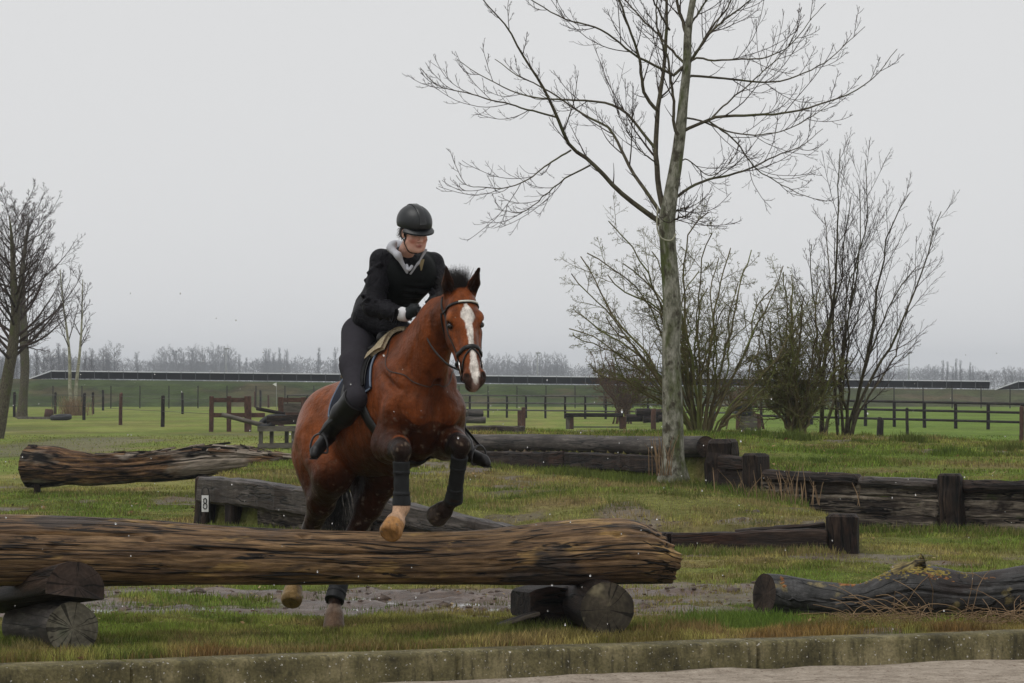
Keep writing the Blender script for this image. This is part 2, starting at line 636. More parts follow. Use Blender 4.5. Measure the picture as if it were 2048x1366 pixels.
n = N('mossy_concrete')
v = n.coord('lc')
b1, b2, b3 = n.noise(v, 2.2, 6, .65), n.noise(v, 55, 3, .6), n.noise(n.coord('lc', (3, 3, .6)), 5, 5, .7)
c = n.ramp(b1, [(.34, (.030, .026, .013)), (.5, (.120, .104, .048)), (.66, (.23, .195, .105))])
c = n.mix(n.ramp(b3, [(.5, 0.0), (.68, .85)]), c, (.026, .023, .013))
c = n.mix(n.ramp(n.noise(v, 48, 2, .5), [(.66, 0.0), (.70, 1.0)]), c, (.42, .40, .36))
c = n.mix(1.0, c, n.ramp(b2, [(.3, .65), (.7, 1.3)]), 'MULTIPLY')
n.bump(b2, .5, .008)
M_KERB = n.fin(c, .85, .25)
kd = nrm([1, .47, 0])
kp = np.array([-kd[1], kd[0], 0])
xs = np.unique(np.concatenate([np.linspace(-9, 9, 180)] + [j + np.array([-.03, -.014, -.006, .006, .014, .03]) for j in np.arange(-8.35, 9, 2.0)]))
prof = np.array([[0, -.40], [0, -.03], [.012, -.008], [.035, 0], [.25, .004], [.275, -.02], [.28, -.4]])
rings = []
for q, x in enumerate(xs):
    p = np.array([x, kerb_y(x), 0.0])
    jt = (fbm(x * 2.5, prof[:, 1] * 6, prof[:, 0] * 9, 3, 3) - .5)[:, None] * .018
    gap = .022 if abs(((x + 8.35 + 1) % 2.0) - 1) < .008 else 0.0
    jt = jt + np.array([[gap], [gap], [gap * .8], [0], [0], [0], [0]])
    rings.append(p + kp * (prof[:, :1] + jt) + np.array([0, 0, 1]) * (prof[:, 1:] + (jt - gap) * .7 - gap * .5))
rings = np.array(rings)
K = len(prof)
iv = (np.arange(len(xs) - 1)[:, None] * K + np.arange(K - 1)[None]).ravel()
Lk = np.stack([np.broadcast_to(xs[:, None], rings.shape[:2]), np.broadcast_to(prof[:, 0], rings.shape[:2]), np.broadcast_to(prof[:, 1], rings.shape[:2])], -1)
kerb = obj('arena_kerb', rings, [np.stack([iv, iv + K, iv + K + 1, iv + 1], 1)], M_KERB, None, True, {'lc': Lk.reshape(-1, 3)}, base=np.array([0, kerb_y(0), -.4]))
tag(kerb, 'low mossy concrete kerb between the sand and the grass', 'kerb')

# ------------------------------------------------------------------ wood
M_LOG = noisy('wet_barkless_wood', [(.30, (.026, .016, .010)), (.42, (.120, .070, .036)), (.54, (.225, .135, .064)), (.66, (.34, .215, .105)), (.8, (.44, .30, .15))],
              (.30, 3.0, 3.0), 3.6, 12, .5, .32, 1.0, .035,
              patch=[((.36, .225, .085), (.8, 2.4, 2.4), 2.6, .58, .64), ((.075, .055, .043), (.6, 1.5, 1.5), 1.7, .57, .65), ((.014, .009, .006), (1.0, 6, 6), 2.8, .635, .66)],
              fine=((.5, 5, 5), 12, .22, 1.6), rnd=False, nr=.74, crack=[((.10, 2.2, 2.2), 3.0, .016), ((.16, 4.5, 4.5), 3.2, .020)])
M_DARKWOOD = noisy('dark_wet_sleeper', [(.34, (.005, .004, .0035)), (.48, (.020, .013, .010)), (.62, (.050, .032, .023)), (.75, (.085, .058, .043))], (.4, 3, 3), 4, 10, .6, .2, 1.0, .025,
                   patch=((.050, .022, .013), (.6, 1.5, 1.5), 2, .58, .70), fine=((.8, 5, 5), 10, .45, 1.4), nr=.72, crack=((.15, 3.5, 3.5), 3, .025))
M_PALEWOOD = noisy('weathered_sleeper', [(.34, (.010, .008, .006)), (.46, (.055, .042, .033)), (.58, (.22, .185, .145)), (.75, (.36, .32, .26))], (.35, 3.5, 3.5), 3, 10, .75, .18, 1.0, .025,
                   patch=[((.018, .012, .009), (.9, .9, .9), 1.5, .54, .60), ((.055, .075, .022), (2, 2, 2), 2.2, .62, .74)], fine=((.8, 5, 5), 10, .5, 1.35), nr=.72, crack=((.15, 3.5, 3.5), 3, .022))
M_GREYTOP = noisy('grey_weathered_oak', [(.34, (.016, .012, .010)), (.5, (.060, .048, .040)), (.68, (.15, .13, .118))], (.4, 4, 4), 4, 10, .5, .3, 1.0, .02,
                  patch=((.026, .016, .011), (.8, 1, 1), 1.8, .48, .60), fine=((.8, 5, 5), 10, .5, 1.35), nr=.72, crack=((.15, 3.5, 3.5), 3, .022))
M_ROUNDLOG = noisy('grey_round_timber', [(.34, (.018, .015, .012)), (.52, (.080, .068, .058)), (.7, (.18, .16, .14))], (.4, 5, 5), 4, 7, .65, .3, .6, .01,
                   patch=((.026, .019, .015), (.5, 2, 2), 1.6, .5, .64), fine=((.8, 5, 5), 10, .5, 1.35), nr=.72, crack=((.12, 3, 3), 3, .018))
M_ROTTEN = noisy('rotten_trunk', [(.36, (.006, .004, .004)), (.46, (.060, .036, .024)), (.56, (.19, .105, .052)), (.7, (.38, .24, .11))], (.5, 5, 5), 3, 10, .75, .15, 1.0, .05,
                 patch=[((.27, .225, .18), (.3, .8, .8), 1.5, .47, .54), ((.008, .006, .005), (.4, 1.6, 1.6), 1.3, .54, .60)], fine=((.8, 6, 6), 6, .35, 1.5), rnd=False, nr=.75, crack=((.12, 2, 2), 3, .03))
M_BARKLOG = noisy('dark_smooth_bark', [(.34, (.006, .006, .005)), (.5, (.030, .029, .028)), (.66, (.085, .083, .082))], (1, 2.5, 2.5), 4, 10, .45, .32, 1.0, .02,
                  patch=[((.014, .008, .006), (.8, 1.5, 1.5), 1.4, .5, .60), ((.15, .12, .05), (2.4, 2.4, 2.4), 2.4, .60, .66)], fine=((5, 2, 2), 7, .5, 1.4), rnd=False, nr=.74, crack=((.5, 2, 2), 2.2, .014))


def end_mat(name, c0, c1, c2, patch=None):
    n = N(name)
    v = n.coord('lc', (1, 1, 1), True)
    r = n.new('ShaderNodeAttribute', attribute_name='rad').outputs['Fac']
    nz = n.noise(v, 6, 6, .65)
    w = n.new('ShaderNodeMath', operation='SINE')
    n.l(n.math('MULTIPLY', n.math('ADD', r, n.math('MULTIPLY', nz, .12)), 190), w.inputs[0])
    c = n.ramp(nz, [(.3, c0), (.52, c1), (.75, c2)])
    c = n.mix(1.0, c, n.ramp(w.outputs[0], [(0, .86), (1, 1.06)]), 'MULTIPLY')
    if patch:
        c = n.mix(n.ramp(n.noise(v, patch[1], 4, .6), [(patch[2], 0.0), (patch[3], 1.0)]), c, patch[0])
    nv = n.new('ShaderNodeVectorMath', operation='NORMALIZE')
    n.l(n.new('ShaderNodeAttribute', attribute_name='lc').outputs['Vector'], nv.inputs[0])
    ad = n.new('ShaderNodeVectorMath', operation='MULTIPLY_ADD')
    n.l(n.noise(v, 5, 3, .6), ad.inputs[0]); ad.inputs[1].default_value = (.25, .25, .25); n.l(nv.outputs[0], ad.inputs[2])
    oi = n.new('ShaderNodeObjectInfo')
    a2 = n.new('ShaderNodeVectorMath', operation='MULTIPLY_ADD')
    n.l(oi.outputs['Random'], a2.inputs[0]); a2.inputs[1].default_value = (9, 5, 7); n.l(ad.outputs[0], a2.inputs[2])
    rc = n.noise(a2.outputs[0], 1.9, 2, .5)
    c = n.mix(1.0, c, n.ramp(rc, [(.475, 1.0), (.492, .25), (.508, .25), (.525, 1.0)]), 'MULTIPLY')
    n.bump(nz, .5, .01)
    return n.fin(c, .75, .2)


M_ENDDARK = end_mat('dark_cut_wood', (.012, .009, .007), (.042, .028, .021), (.085, .055, .040))
M_ENDPALE = end_mat('mouldy_cut_wood', (.055, .050, .036), (.15, .135, .10), (.26, .24, .19), ((.04, .05, .022), 3, .5, .65))
M_ENDMIX = end_mat('blotched_cut_wood', (.02, .017, .013), (.06, .05, .035), (.12, .10, .07), ((.22, .19, .12), 3.2, .56, .64))


def logmesh(pts, R, sides=48, dfun=None, shift=None):
    """pts (N,3), R (N,): lofted trunk; angle 0 faces the camera for a log lying along +X, 90 deg is up. shift(t, V) reshapes the ends"""
    Pt = np.asarray(pts, float)
    R = np.asarray(R, float)
    T = nrm(np.gradient(Pt, axis=0))
    ref = np.array([0, 0, 1.0]) if abs(nrm(Pt[-1] - Pt[0])[2]) < .75 else np.array([1.0, 0, 0])
    A = nrm(np.cross(T, ref))
    C = nrm(np.cross(A, T))
    an = np.arange(sides) / sides * 2 * pi
    s = np.concatenate([[0], np.cumsum(np.linalg.norm(np.diff(Pt, axis=0), axis=1))])
    rr = np.broadcast_to(R[:, None], (len(Pt), sides)).copy()
    if dfun is not None:
        rr = rr + dfun(s[:, None], an[None], R[:, None])
    V = Pt[:, None] + rr[..., None] * (A[:, None] * np.cos(an)[None, :, None] + C[:, None] * np.sin(an)[None, :, None])
    L = np.stack([np.broadcast_to(s[:, None], rr.shape), R[:, None] * np.cos(an), R[:, None] * np.sin(an)], -1)
    if shift is not None:
        V = shift(V, s, an)
    n_ = len(Pt)
    iv = np.arange(n_ - 1)[:, None] * sides
    j = np.arange(sides)[None]
    Fq = np.stack([iv + j, iv + (j + 1) % sides, iv + sides + (j + 1) % sides, iv + sides + j], -1).reshape(-1, 4)
    return V, Fq, L


def cut_end(ring, mat, parent, bulge=.01, name='cut_end', k=6, inset=.004):
    """a disc of rings closing a trunk end; ring (S,3)"""
    c = ring.mean(0)
    S = len(ring)
    nr_ = nrm(np.cross(ring[0] - c, ring[S // 4] - c))
    rows, rad, L = [], [], []
    u = nrm(ring[0] - c)
    w = np.cross(nr_, u)
    for q in range(k):
        f = 1 - q / k
        p = c + (ring - c) * f
        p = p + nr_ * ((fbm((p - c) @ u * 9, (p - c) @ w * 9, c[0], 3, 5)[:, None] - .5) * bulge * (0 if q == 0 else 1))
        rows.append(p)
        rad.append(np.linalg.norm(p - c, axis=1))
        L.append(np.column_stack([(p - c) @ u, (p - c) @ w, np.zeros(S)]))
    V = np.concatenate(rows + [c[None]])
    Fq = np.array([[q * S + j, q * S + (j + 1) % S, (q + 1) * S + (j + 1) % S, (q + 1) * S + j] for q in range(k - 1) for j in range(S)])
    Ft = np.array([[(k - 1) * S + j, (k - 1) * S + (j + 1) % S, k * S] for j in range(S)])
    return obj(name, V, [Fq, Ft], mat, parent, True, {'lc': np.concatenate(L + [np.zeros((1, 3))]), 'rad': np.concatenate(rad + [np.zeros(1)])})


def bark_d(a1, f1, a2=0.0, f2=6, seed=0, cracks=(), knots=()):
    def d(s, an, R):
        x, y = np.cos(an) * R, np.sin(an) * R
        r = a1 * (fbm(s * f1, x * 4, y * 4, 3, seed) - .5) * 2
        if a2:
            r = r + a2 * (fbm(s * 1.3, x * f2 * 6, y * f2 * 6, 4, seed + 7) - .5) * 2
        for (t0, sa, sb, dep, wid) in cracks:
            tt = t0 + .10 * (vnoise(s * 1.6, t0 * 9, 0, 5) - .5) + .06 * (vnoise(s * 6, t0 * 9, 0, 6) - .5)
            dd = np.abs(((an - tt + pi) % (2 * pi)) - pi)
            r = r - dep * np.exp(-(dd / wid) ** 2) * sstep(sa, sa + .25, s) * (1 - sstep(sb - .15, sb, s)) * (.5 + vnoise(s * 3, t0 * 5, 1, 8))
        for (t0, s0, w_, dep) in knots:
            dd = ((((an - t0 + pi) % (2 * pi)) - pi) * R / w_) ** 2 + ((s - s0) / (w_ * 1.9)) ** 2
            r = r + dep * .6 * np.exp(-dd * .25) - dep * 1.9 * np.exp(-dd * 1.6)
        return r
    return d


# ---- the jump: long log on two stacks
def log_y(px):
    k = .36 / F * (px - 1024)
    return (24.95 + .36 * .79) / (1 - k)


prof = np.array([(-420, 1030, 1172), (-200, 1030, 1172), (0, 1029, 1171), (200, 1035, 1172), (400, 1049, 1170), (600, 1058, 1169), (800, 1065, 1168), (950, 1061, 1168), (1050, 1051, 1168),
                 (1150, 1040, 1169), (1240, 1036, 1167), (1300, 1044, 1167), (1345, 1062, 1167)], float)
st = []
for px, a_, b_ in prof:
    Y = log_y(px)
    c = P(px, (a_ + b_) / 2, Y)
    st.append([*c, (b_ - a_) / 2 / F * Y])
st = resample(np.array(st), 340)
LEN = np.linalg.norm(st[-1, :3] - st[0, :3])


def shift_main(V, s, an):
    t = sstep(LEN - .55, LEN, s)[:, None]
    up = np.sin(an)[None]
    V = V.copy()
    V[..., 0] += t * (-.12 * np.maximum(up, 0) * 1.3 + .075 * (fbm(np.cos(an) * 6, np.sin(an) * 6, 0, 4, 4) - .5)[None])
    return V


sx0 = lambda px: (px + 420) / (1345 + 420) * LEN
cr = [(.26, sx0(270), sx0(840), .030, .05), (-.62, sx0(330), sx0(1120), .026, .05), (.55, sx0(-400), sx0(260), .022, .04), (.05, sx0(-300), sx0(120), .014, .03),
      (-.30, sx0(900), sx0(1340), .012, .03), (.9, sx0(800), sx0(950), .022, .05), (.30, sx0(1060), sx0(1340), .012, .03), (1.25, sx0(100), sx0(600), .018, .05), (-.15, sx0(500), sx0(800), .009, .03),
      (.62, sx0(950), sx0(1300), .012, .04), (.75, sx0(300), sx0(640), .012, .04)]
t_log = thing('jump_log', 'long barkless tan log lying on two stacks, the jump under the horse', 'log', P(600, 1172, log_y(600)))
V, Fq, L = logmesh(st[:, :3], st[:, 3], 224, bark_d(.012, .8, .009, 8, 3, cr, [(.45, sx0(248), .026, .022), (.15, sx0(60), .02, .016), (-.1, sx0(940), .022, .016), (.5, sx0(1205), .024, .016), (-.35, sx0(640), .018, .014), (.85, sx0(560), .024, .018)]), shift_main)
obj('trunk', V, [Fq], M_LOG, t_log, True, {'lc': L.reshape(-1, 3)})
cut_end(V[-1], M_ENDDARK, t_log, .03)
cut_end(V[0][::-1], M_ENDDARK, t_log, .03)


def short_log(name, label, p0, p1, r0, r1, mat, emat, sides=48, n=24, a1=.012, half=False, tilt=0.0, cat='log', group=None):
    t = thing(name, label, cat, ((p0[0] + p1[0]) / 2, (p0[1] + p1[1]) / 2, min(p0[2], p1[2]) - r0), group)
    pts = np.linspace(p0, p1, n)
    d0 = bark_d(a1, 3, .006, 5, int(abs(p0[0]) * 100))

    def sh(V, s, an):
        if not half:
            return V
        c = pts[:, None]
        v = V - c
        up = v @ np.array([sin(tilt), 0, cos(tilt)])
        V = V - np.where(up < -.02, up + .02, 0)[..., None] * np.array([sin(tilt), 0, cos(tilt)])
        return V
    V, Fq, L = logmesh(pts, np.linspace(r0, r1, n), sides, d0, sh)
    obj('trunk', V, [Fq], mat, t, True, {'lc': L.reshape(-1, 3)})
    cut_end(V[0][::-1], emat, t, .02)
    cut_end(V[-1], emat, t, .02)
    return t


# the left stack: round log below, half log wedged above
short_log('support_log', 'short round log with mouldy pale cut end under the left of the jump', P(146, 1256, 23.62), P(60, 1232, 25.0) + np.array([0, 0, -.06]), .168, .19, M_ROUNDLOG, M_ENDPALE)
short_log('half_log', 'dark split half log wedged between the jump and its left support', P(150, 1186, 23.60), P(-40, 1216, 25.1), .205, .17, M_DARKWOOD, M_ENDDARK, half=True, tilt=radians(8))
# the right stack
short_log('support_log', 'short round log with blotched cut end under the right of the jump', P(1215, 1218, 25.0), P(1120, 1190, 26.6), .185, .20, M_DARKWOOD, M_ENDMIX)
t = thing('support_block', 'rough black timber block beside the log under the right of the jump', 'timber block', P(1095, 1245, 25.6))
mb = MB()
mb.add(*box(P(1095, 1200, 25.75), (.9, .35, .08), (-.35, .9, 0), (0, 0, 1), .20, .22, .10, .03, .012))
mb.obj('upper_beam', M_DARKWOOD, t, False)
mb = MB()
mb.add(*box(P(1105, 1240, 25.7), (.9, .35, -.05), (-.35, .9, 0), (0, 0, 1), .16, .2, .07, .03, .012))
mb.obj('lower_beam', M_DARKWOOD, t, False)
mb = MB()
mb.add(*box(P(1035, 1238, 25.4), (.9, .2, .25), (-.2, .9, 0), (-.25, 0, 1), .15, .07, .012, .004, .004))
tag(mb.obj('loose_board', M_PALEWOOD, None, False), 'loose broken board lying in the grass beside the right support', 'board')

# ---- fallen trunk with fungus, right front
prof = np.array([(1528, 1146, 1230), (1560, 1148, 1234), (1600, 1155, 1240), (1660, 1163, 1244), (1720, 1165, 1246), (1765, 1150, 1247), (1800, 1134, 1247), (1835, 1127, 1247), (1870, 1132, 1247), (1930, 1143, 1245),
                 (2000, 1137, 1242), (2060, 1128, 1240), (2160, 1124, 1240), (2300, 1128, 1240)], float)
st = []
for px, a_, b_ in prof:
    Y = 27.3 - (px - 1528) * .0006
    st.append([*P(px, (a_ + b_) / 2, Y), (b_ - a_) / 2 / F * Y])
st = resample(np.array(st), 200)


def shift_fallen(V, s, an):
    t = (1 - sstep(0, .35, s))[:, None]
    V = V.copy()
    V[..., 0] += t * (.10 * np.cos(an)[None])       # oblique saw cut
    return V


t_fall = thing('fallen_trunk', 'dark fallen trunk crusted with yellow fungus, lying right of the jump', 'log', P(1800, 1247, 27.1))
cr = [(.12, .3, 2.4, .02, .035), (.4, 1.2, 2.6, .012, .04), (-.5, .1, 1.6, .014, .05)]
V, Fq, L = logmesh(st[:, :3], st[:, 3], 128, bark_d(.014, 2.2, .004, 5, 21, cr), shift_fallen)
obj('trunk', V, [Fq], M_BARKLOG, t_fall, True, {'lc': L.reshape(-1, 3)})
cut_end(V[0][::-1], M_ENDDARK, t_fall, .03)
FV = V
M_FUNGUS = noisy('yellow_fungus', [(.3, (.09, .07, .02)), (.5, (.27, .21, .055)), (.7, (.42, .34, .11))], (1, 1, 1), 20, 5, .85, .2, .6, .01, coord='obj')
M_FUNGO = noisy('orange_fungus', [(.3, (.12, .05, .02)), (.5, (.30, .135, .05)), (.7, (.44, .25, .11))], (1, 1, 1), 24, 5, .85, .2, .6, .01, coord='obj')
mb = {0: MB(), 1: MB()}
rg = np.random.default_rng(5)


def scale_at(i, j, r, w):
    p = FV[i % len(FV), j % 128]
    c0 = st[i % len(FV), :3]
    nr_ = nrm(p - c0)
    t1 = nrm(np.cross(nr_, [0, 0, 1.0]) + 1e-3)
    t2 = np.cross(nr_, t1)
    k = 7
    an = np.linspace(0, 2 * pi, k, endpoint=False)
    rr = r * rg.uniform(.6, 1.3, k)
    rim = p + (np.cos(an) * rr)[:, None] * t1 * 1.6 + (np.sin(an) * rr)[:, None] * t2 * .7 - nr_ * .004
    top = p + nr_ * r * .35 + (rim - p) * .55
    Vv = np.concatenate([rim, top, [p + nr_ * r * .5]])
    Ff = [(a, (a + 1) % k, k + (a + 1) % k, k + a) for a in range(k)] + [(k + a, k + (a + 1) % k, 2 * k) for a in range(k)]
    mb[w].add(Vv, [Ff])


pxi = lambda px: int((px - 1528) / (2300 - 1528) * 199)
for cpx, cj, npt, spx, sj, r0_, r1_, w_ in ((1835, 27, 70, 14, 3, .008, .020, 0), (1850, 19, 60, 22, 2, .006, .016, 0), (1800, 25, 40, 14, 3, .006, .015, 0), (1880, 22, 40, 18, 2, .006, .014, 0), (1765, 29, 22, 12, 2, .005, .012, 0), (1940, 25, 18, 10, 2, .004, .010, 0),
                                            (1700, 27, 45, 13, 2, .005, .012, 1), (1875, 16, 45, 22, 1.2, .005, .011, 1), (1553, 16, 22, 3, 5, .005, .012, 1), (1985, 17, 14, 9, 1, .004, .009, 1)):
    for _ in range(npt):
        scale_at(pxi(np.clip(rg.normal(cpx, spx), 1535, 2100)), int(rg.normal(cj, sj)), rg.uniform(r0_, r1_), w_)
o1 = mb[0].obj('fungus_crust', M_FUNGUS, t_fall, True)
o2 = mb[1].obj('orange_fungus_crust', M_FUNGO, t_fall, True)
o1['kind'] = 'stuff'; o2['kind'] = 'stuff'
o2['label'] = 'orange fungus crust along the bark'
# broken branch stub
mb = MB()
sp = resample(np.array([[*P(1796, 1156, 27.1), .095], [*P(1822, 1138, 27.08), .075], [*P(1845, 1122, 27.05), .022]]), 8)
V, Fq, L = logmesh(sp[:, :3], sp[:, 3], 24, bark_d(.03, 14, .016, 6, 8))
V[-1] += np.random.default_rng(3).normal(0, .02, V[-1].shape)
obj('broken_stub', V, [Fq, [tuple(7 * 24 + np.arange(24))]], noisy('broken_pale_wood', [(.38, (.03, .025, .02)), (.5, (.13, .10, .04)), (.65, (.32, .26, .10))], (1, 6, 6), 6), t_fall, True, {'lc': L.reshape(-1, 3)})

# ---- old arched trunk on the far left
prof = np.array([(60, 890, 974), (100, 893, 973), (150, 901, 971), (200, 906, 969), (260, 905, 967), (320, 902, 962), (380, 894, 957), (440, 891, 949), (500, 896, 941), (560, 905, 934), (620, 912, 936), (680, 920, 942)], float)
st = []
for px, a_, b_ in prof:
    Y = 59 - (px - 60) * .004
    st.append([*P(px, (a_ + b_) / 2, Y), (b_ - a_) / 2 / F * Y])
st = resample(np.array(st), 150)
t_old = thing('rotten_trunk', 'rotten arched trunk with pale flaking sides lying in the left field', 'log', P(300, 985, 58.6))
cr = [(.45, .3, 4.8, .05, .10), (.95, .5, 4.9, .045, .10), (.15, 1.0, 4.6, .03, .07), (1.4, 1, 4.8, .06, .12), (-.3, .2, 2.4, .03, .06), (2.2, .5, 4.5, .05, .1)]
V, Fq, L = logmesh(st[:, :3], st[:, 3], 120, bark_d(.03, 2.5, .018, 4, 33, cr))
obj('trunk', V, [Fq], M_ROTTEN, t_old, True, {'lc': L.reshape(-1, 3)})
mb = MB()   # black plank nailed on the sawn end
mb.add(*box(P(66, 932, 58.9), (.0, .05, 1), (.55, -.85, 0), (.85, .55, 0), .345, .13, .05, .03, .012))
mb.obj('end_board', M_DARKWOOD, t_old, False)
for px, py in ((75, 980), (560, 940)):
    mb = MB()
    mb.add(*box(P(px, py, 58.8), (0, 0, 1), (1, 0, 0), (0, 1, 0), .13, .05, .05, .01))
    mb.obj('peg', M_DARKWOOD, t_old, False)
mb = MB()   # flakes standing off the rotten top
for _ in range(70):
    i = rg.integers(40, 149); j = int(rg.normal(26, 9)) % 120
    p = V[i, j]
    d = nrm(V[min(i + 1, 149), j] - V[i - 1, j])
    up = nrm(p - st[i, :3])
    mb.add(*box(p + up * .012, d + rg.normal(0, .08, 3), np.cross(up, d), up, rg.uniform(.06, .3), rg.uniform(.01, .03), rg.uniform(.004, .012)))
o = mb.obj('wood_flakes', M_ROTTEN, t_old, False)
o['kind'] = 'stuff'


# ------------------------------------------------------------------ timber banks
def sleeper(parent, p0, p1, h, w, mat, name='sleeper', bev=.02, jit=.008, lean=0.0):
    """timber from p0 to p1 (centres of its ends), h tall, w thick"""
    p0, p1 = np.asarray(p0, float), np.asarray(p1, float)
    d = nrm(p1 - p0)
    side = nrm(np.cross(d, [0, 0, 1.0]))
    up = nrm(np.cross(side, d) + side * lean)
    mb = MB()
    mb.add(*box((p0 + p1) / 2, d, np.cross(up, d), up, np.linalg.norm(p1 - p0) / 2, w / 2, h / 2, bev, jit))
    return mb.obj(name, mat, parent, False)


def upright(parent, p, h, w, d, mat, yaw=0.0, name='post', lean=(0, 0)):
    mb = MB()
    ax = nrm([lean[0], lean[1], 1])
    mb.add(*box(np.asarray(p) + ax * (h / 2 - .08), ax, (cos(yaw), sin(yaw), 0), (-sin(yaw), cos(yaw), 0), h / 2 + .08, w / 2, d / 2, min(w, d) * .14, min(w, d) * .05))
    return mb.obj(name, mat, parent, False)


# long step left of and behind the horse
t = thing('timber_step', 'long thick sleeper edging the grass bank behind the horse, number sign at its end', 'timber edging', (-2.0, 42.5, 0))
a0 = np.array([-3.74, 44.85, .45]); a1 = np.array([-1.55, 41.62, .33]); a2 = np.array([-.02, 39.42, .10])
sleeper(t, a0, a1, .32, .26, M_GREYTOP, bev=.03)
sleeper(t, a1 + [.02, -.03, 0], a2, .26, .22, M_GREYTOP, bev=.03)
sleeper(t, a0 + [.75, -1.0, -.33], a1 + [0, .05, -.27], .30, .12, M_PALEWOOD)
sleeper(t, a1 + [.02, .05, -.27], a2 + [-.5, .75, -.15], .26, .12, M_DARKWOOD)
upright(t, (-3.76, 44.8, -.02), .64, .17, .22, M_DARKWOOD, .9, lean=(.05, 0))
upright(t, (-3.35, 44.25, -.02), .5, .2, .14, M_DARKWOOD, .9)

# low step right of the jump's end
t = thing('timber_step', 'low dark sleeper edge ending in a stubby post, right of the jump log', 'timber edging', (2.2, 38.0, 0))
b0, bm, b1 = np.array([.02, 39.28, .08]), np.array([1.63, 37.98, .09]), np.array([3.25, 37.80, .12])
sleeper(t, b0, bm, .22, .18, M_DARKWOOD)
sleeper(t, bm + [.02, -.01, 0], b1, .24, .18, M_DARKWOOD)
sleeper(t, P(1470, 1066, 38.05), P(1650, 1050, 38.0), .07, .15, M_DARKWOOD, bev=.015)
upright(t, (3.42, 37.85, -.02), .42, .33, .26, M_DARKWOOD, -.2, lean=(-.06, 0))

# upper bank wall: posts, coping and rows of sleepers
t = thing('retaining_wall', 'dark sleeper wall with pale patched boards holding the right bank', 'retaining wall', (5.0, 43.2, 0))
sec = [((3.06, 44.6), (5.02, 43.0), (.70, .63)), ((5.2, 42.85), (7.2, 41.85), (.62, .62)), ((7.3, 41.8), (9.4, 41.05), (.62, .6))]
for k, (pa, pb, (ta, tb)) in enumerate(sec):
    pa, pb = np.array([*pa, 0]), np.array([*pb, 0])
    for r_ in range(3):
        za = .09 + r_ * .205
        sleeper(t, pa + [0, 0, za + (ta - .62) * .5], pb + [0, 0, za], .215, .15, M_DARKWOOD if k == 0 and r_ == 5 else M_PALEWOOD)
    m_ = pa * .45 + pb * .55
    sleeper(t, pa + [0, -.03, ta - .07], m_ + [0, -.03, (ta + tb) / 2 - .07], .15, .24, M_DARKWOOD, 'coping', .05)
    sleeper(t, m_ + [.01, -.04, (ta + tb) / 2 - .075], pb + [0, -.03, tb - .075], .13, .22, M_GREYTOP if k == 0 else M_DARKWOOD, 'coping', .045)
upright(t, (5.12, 42.72, -.02), .72, .28, .22, M_DARKWOOD, -.35, lean=(-.03, 0))
upright(t, (7.25, 41.7, -.02), .70, .26, .22, M_DARKWOOD, -.3)
upright(t, (9.4, 40.9, -.02), .70, .26, .22, M_DARKWOOD, -.3)

t = thing('timber_corner', 'two broad black timber posts with sleepers between, right of the tree', 'timber edging', (2.7, 45.6, .35))
upright(t, (2.60, 45.75, .36), .70, .34, .30, M_DARKWOOD, -.5)
upright(t, (2.97, 44.75, .30), .60, .24, .30, M_DARKWOOD, -.7)
sleeper(t, (2.62, 45.5, .78), (2.98, 44.9, .76), .16, .2, M_DARKWOOD)
sleeper(t, (2.62, 45.55, .55), (2.98, 44.9, .55), .26, .16, M_DARKWOOD)

# round log edging the top tier
t = thing('edging_log', 'long grey round log edging the top of the bank behind the tree', 'log', (.8, 50, .8))
pts = resample(np.array([P(840, 888, 54.2), P(1000, 886, 52.2), P(1150, 889, 50.2), P(1300, 893, 48.2), P(1412, 893, 46.6)]), 60)
V, Fq, L = logmesh(pts, np.linspace(.125, .135, 60), 32, bark_d(.008, 1.5, .003, 5, 51))
obj('trunk', V, [Fq], M_ROUNDLOG, t, True, {'lc': L.reshape(-1, 3)})
cut_end(V[-1], M_ENDDARK, t)
t = thing('edging_board', 'dark low board half sunk in grass below the round edging log', 'board', (.6, 51, .6))
sleeper(t, P(890, 917, 53.0), P(1130, 919, 49.85), .225, .1, M_DARKWOOD)
sleeper(t, P(1135, 922, 49.8), P(1345, 928, 47.25), .225, .1, M_DARKWOOD)
tag(sleeper(None, P(800, 862, 58.5), P(1045, 862, 57), .16, .16, M_GREYTOP, 'edging_beam'), 'thin grey beam on the crest left of the bench jump', 'beam')

# number sign on a bent wire hoop
t = thing('number_sign', 'small white sign reading 8 on a black wire hoop', 'number sign', P(411, 1046, 44.4))
ss = 44.4 / F
hp = np.array([P(404, 1050, 44.4), P(404, 1020, 44.4), P(404, 985, 44.4), P(406, 977, 44.4), P(411, 973, 44.4), P(416, 977, 44.4), P(418, 985, 44.4), P(420, 1020, 44.4), P(421, 1050, 44.4)])
Vt, Ft, Lt = tubes(resample(hp, 40), np.full(40, .006), 6)
M_BLACK = plain('black_paint', (.012, .012, .013), .5, .4)
obj('wire_hoop', Vt, Ft, M_BLACK, t)
mb = MB()
mb.add(*box(P(410.5, 1007, 44.37), (1, 0, 0), (0, 1, 0), (0, 0, 1), 6.8 * ss, .004, 16.5 * ss))
plate = mb.obj('plate', plain('white_board', (.74, .74, .73), .5, .4, .05), t, False)
eight = MB()
for cy, ry, rx in ((1001.6, 4.9, 3.1), (1012.2, 5.6, 3.6)):
    an = np.linspace(0, 2 * pi, 33)
    cc = P(410.5, cy, 44.362)
    pts = np.column_stack([cc[0] + np.cos(an) * rx * ss, np.full(33, cc[1]), cc[2] + np.sin(an) * ry * ss])
    eight.add(*tubes(pts, np.full(33, 1.15 * ss), 6))
eight.obj('figure', M_BLACK, plate)

# ------------------------------------------------------------------ embankment and far land
def bank_z(x):
    return np.interp(x, [-47, 46, 90], [2.52, 1.5, 1.35])


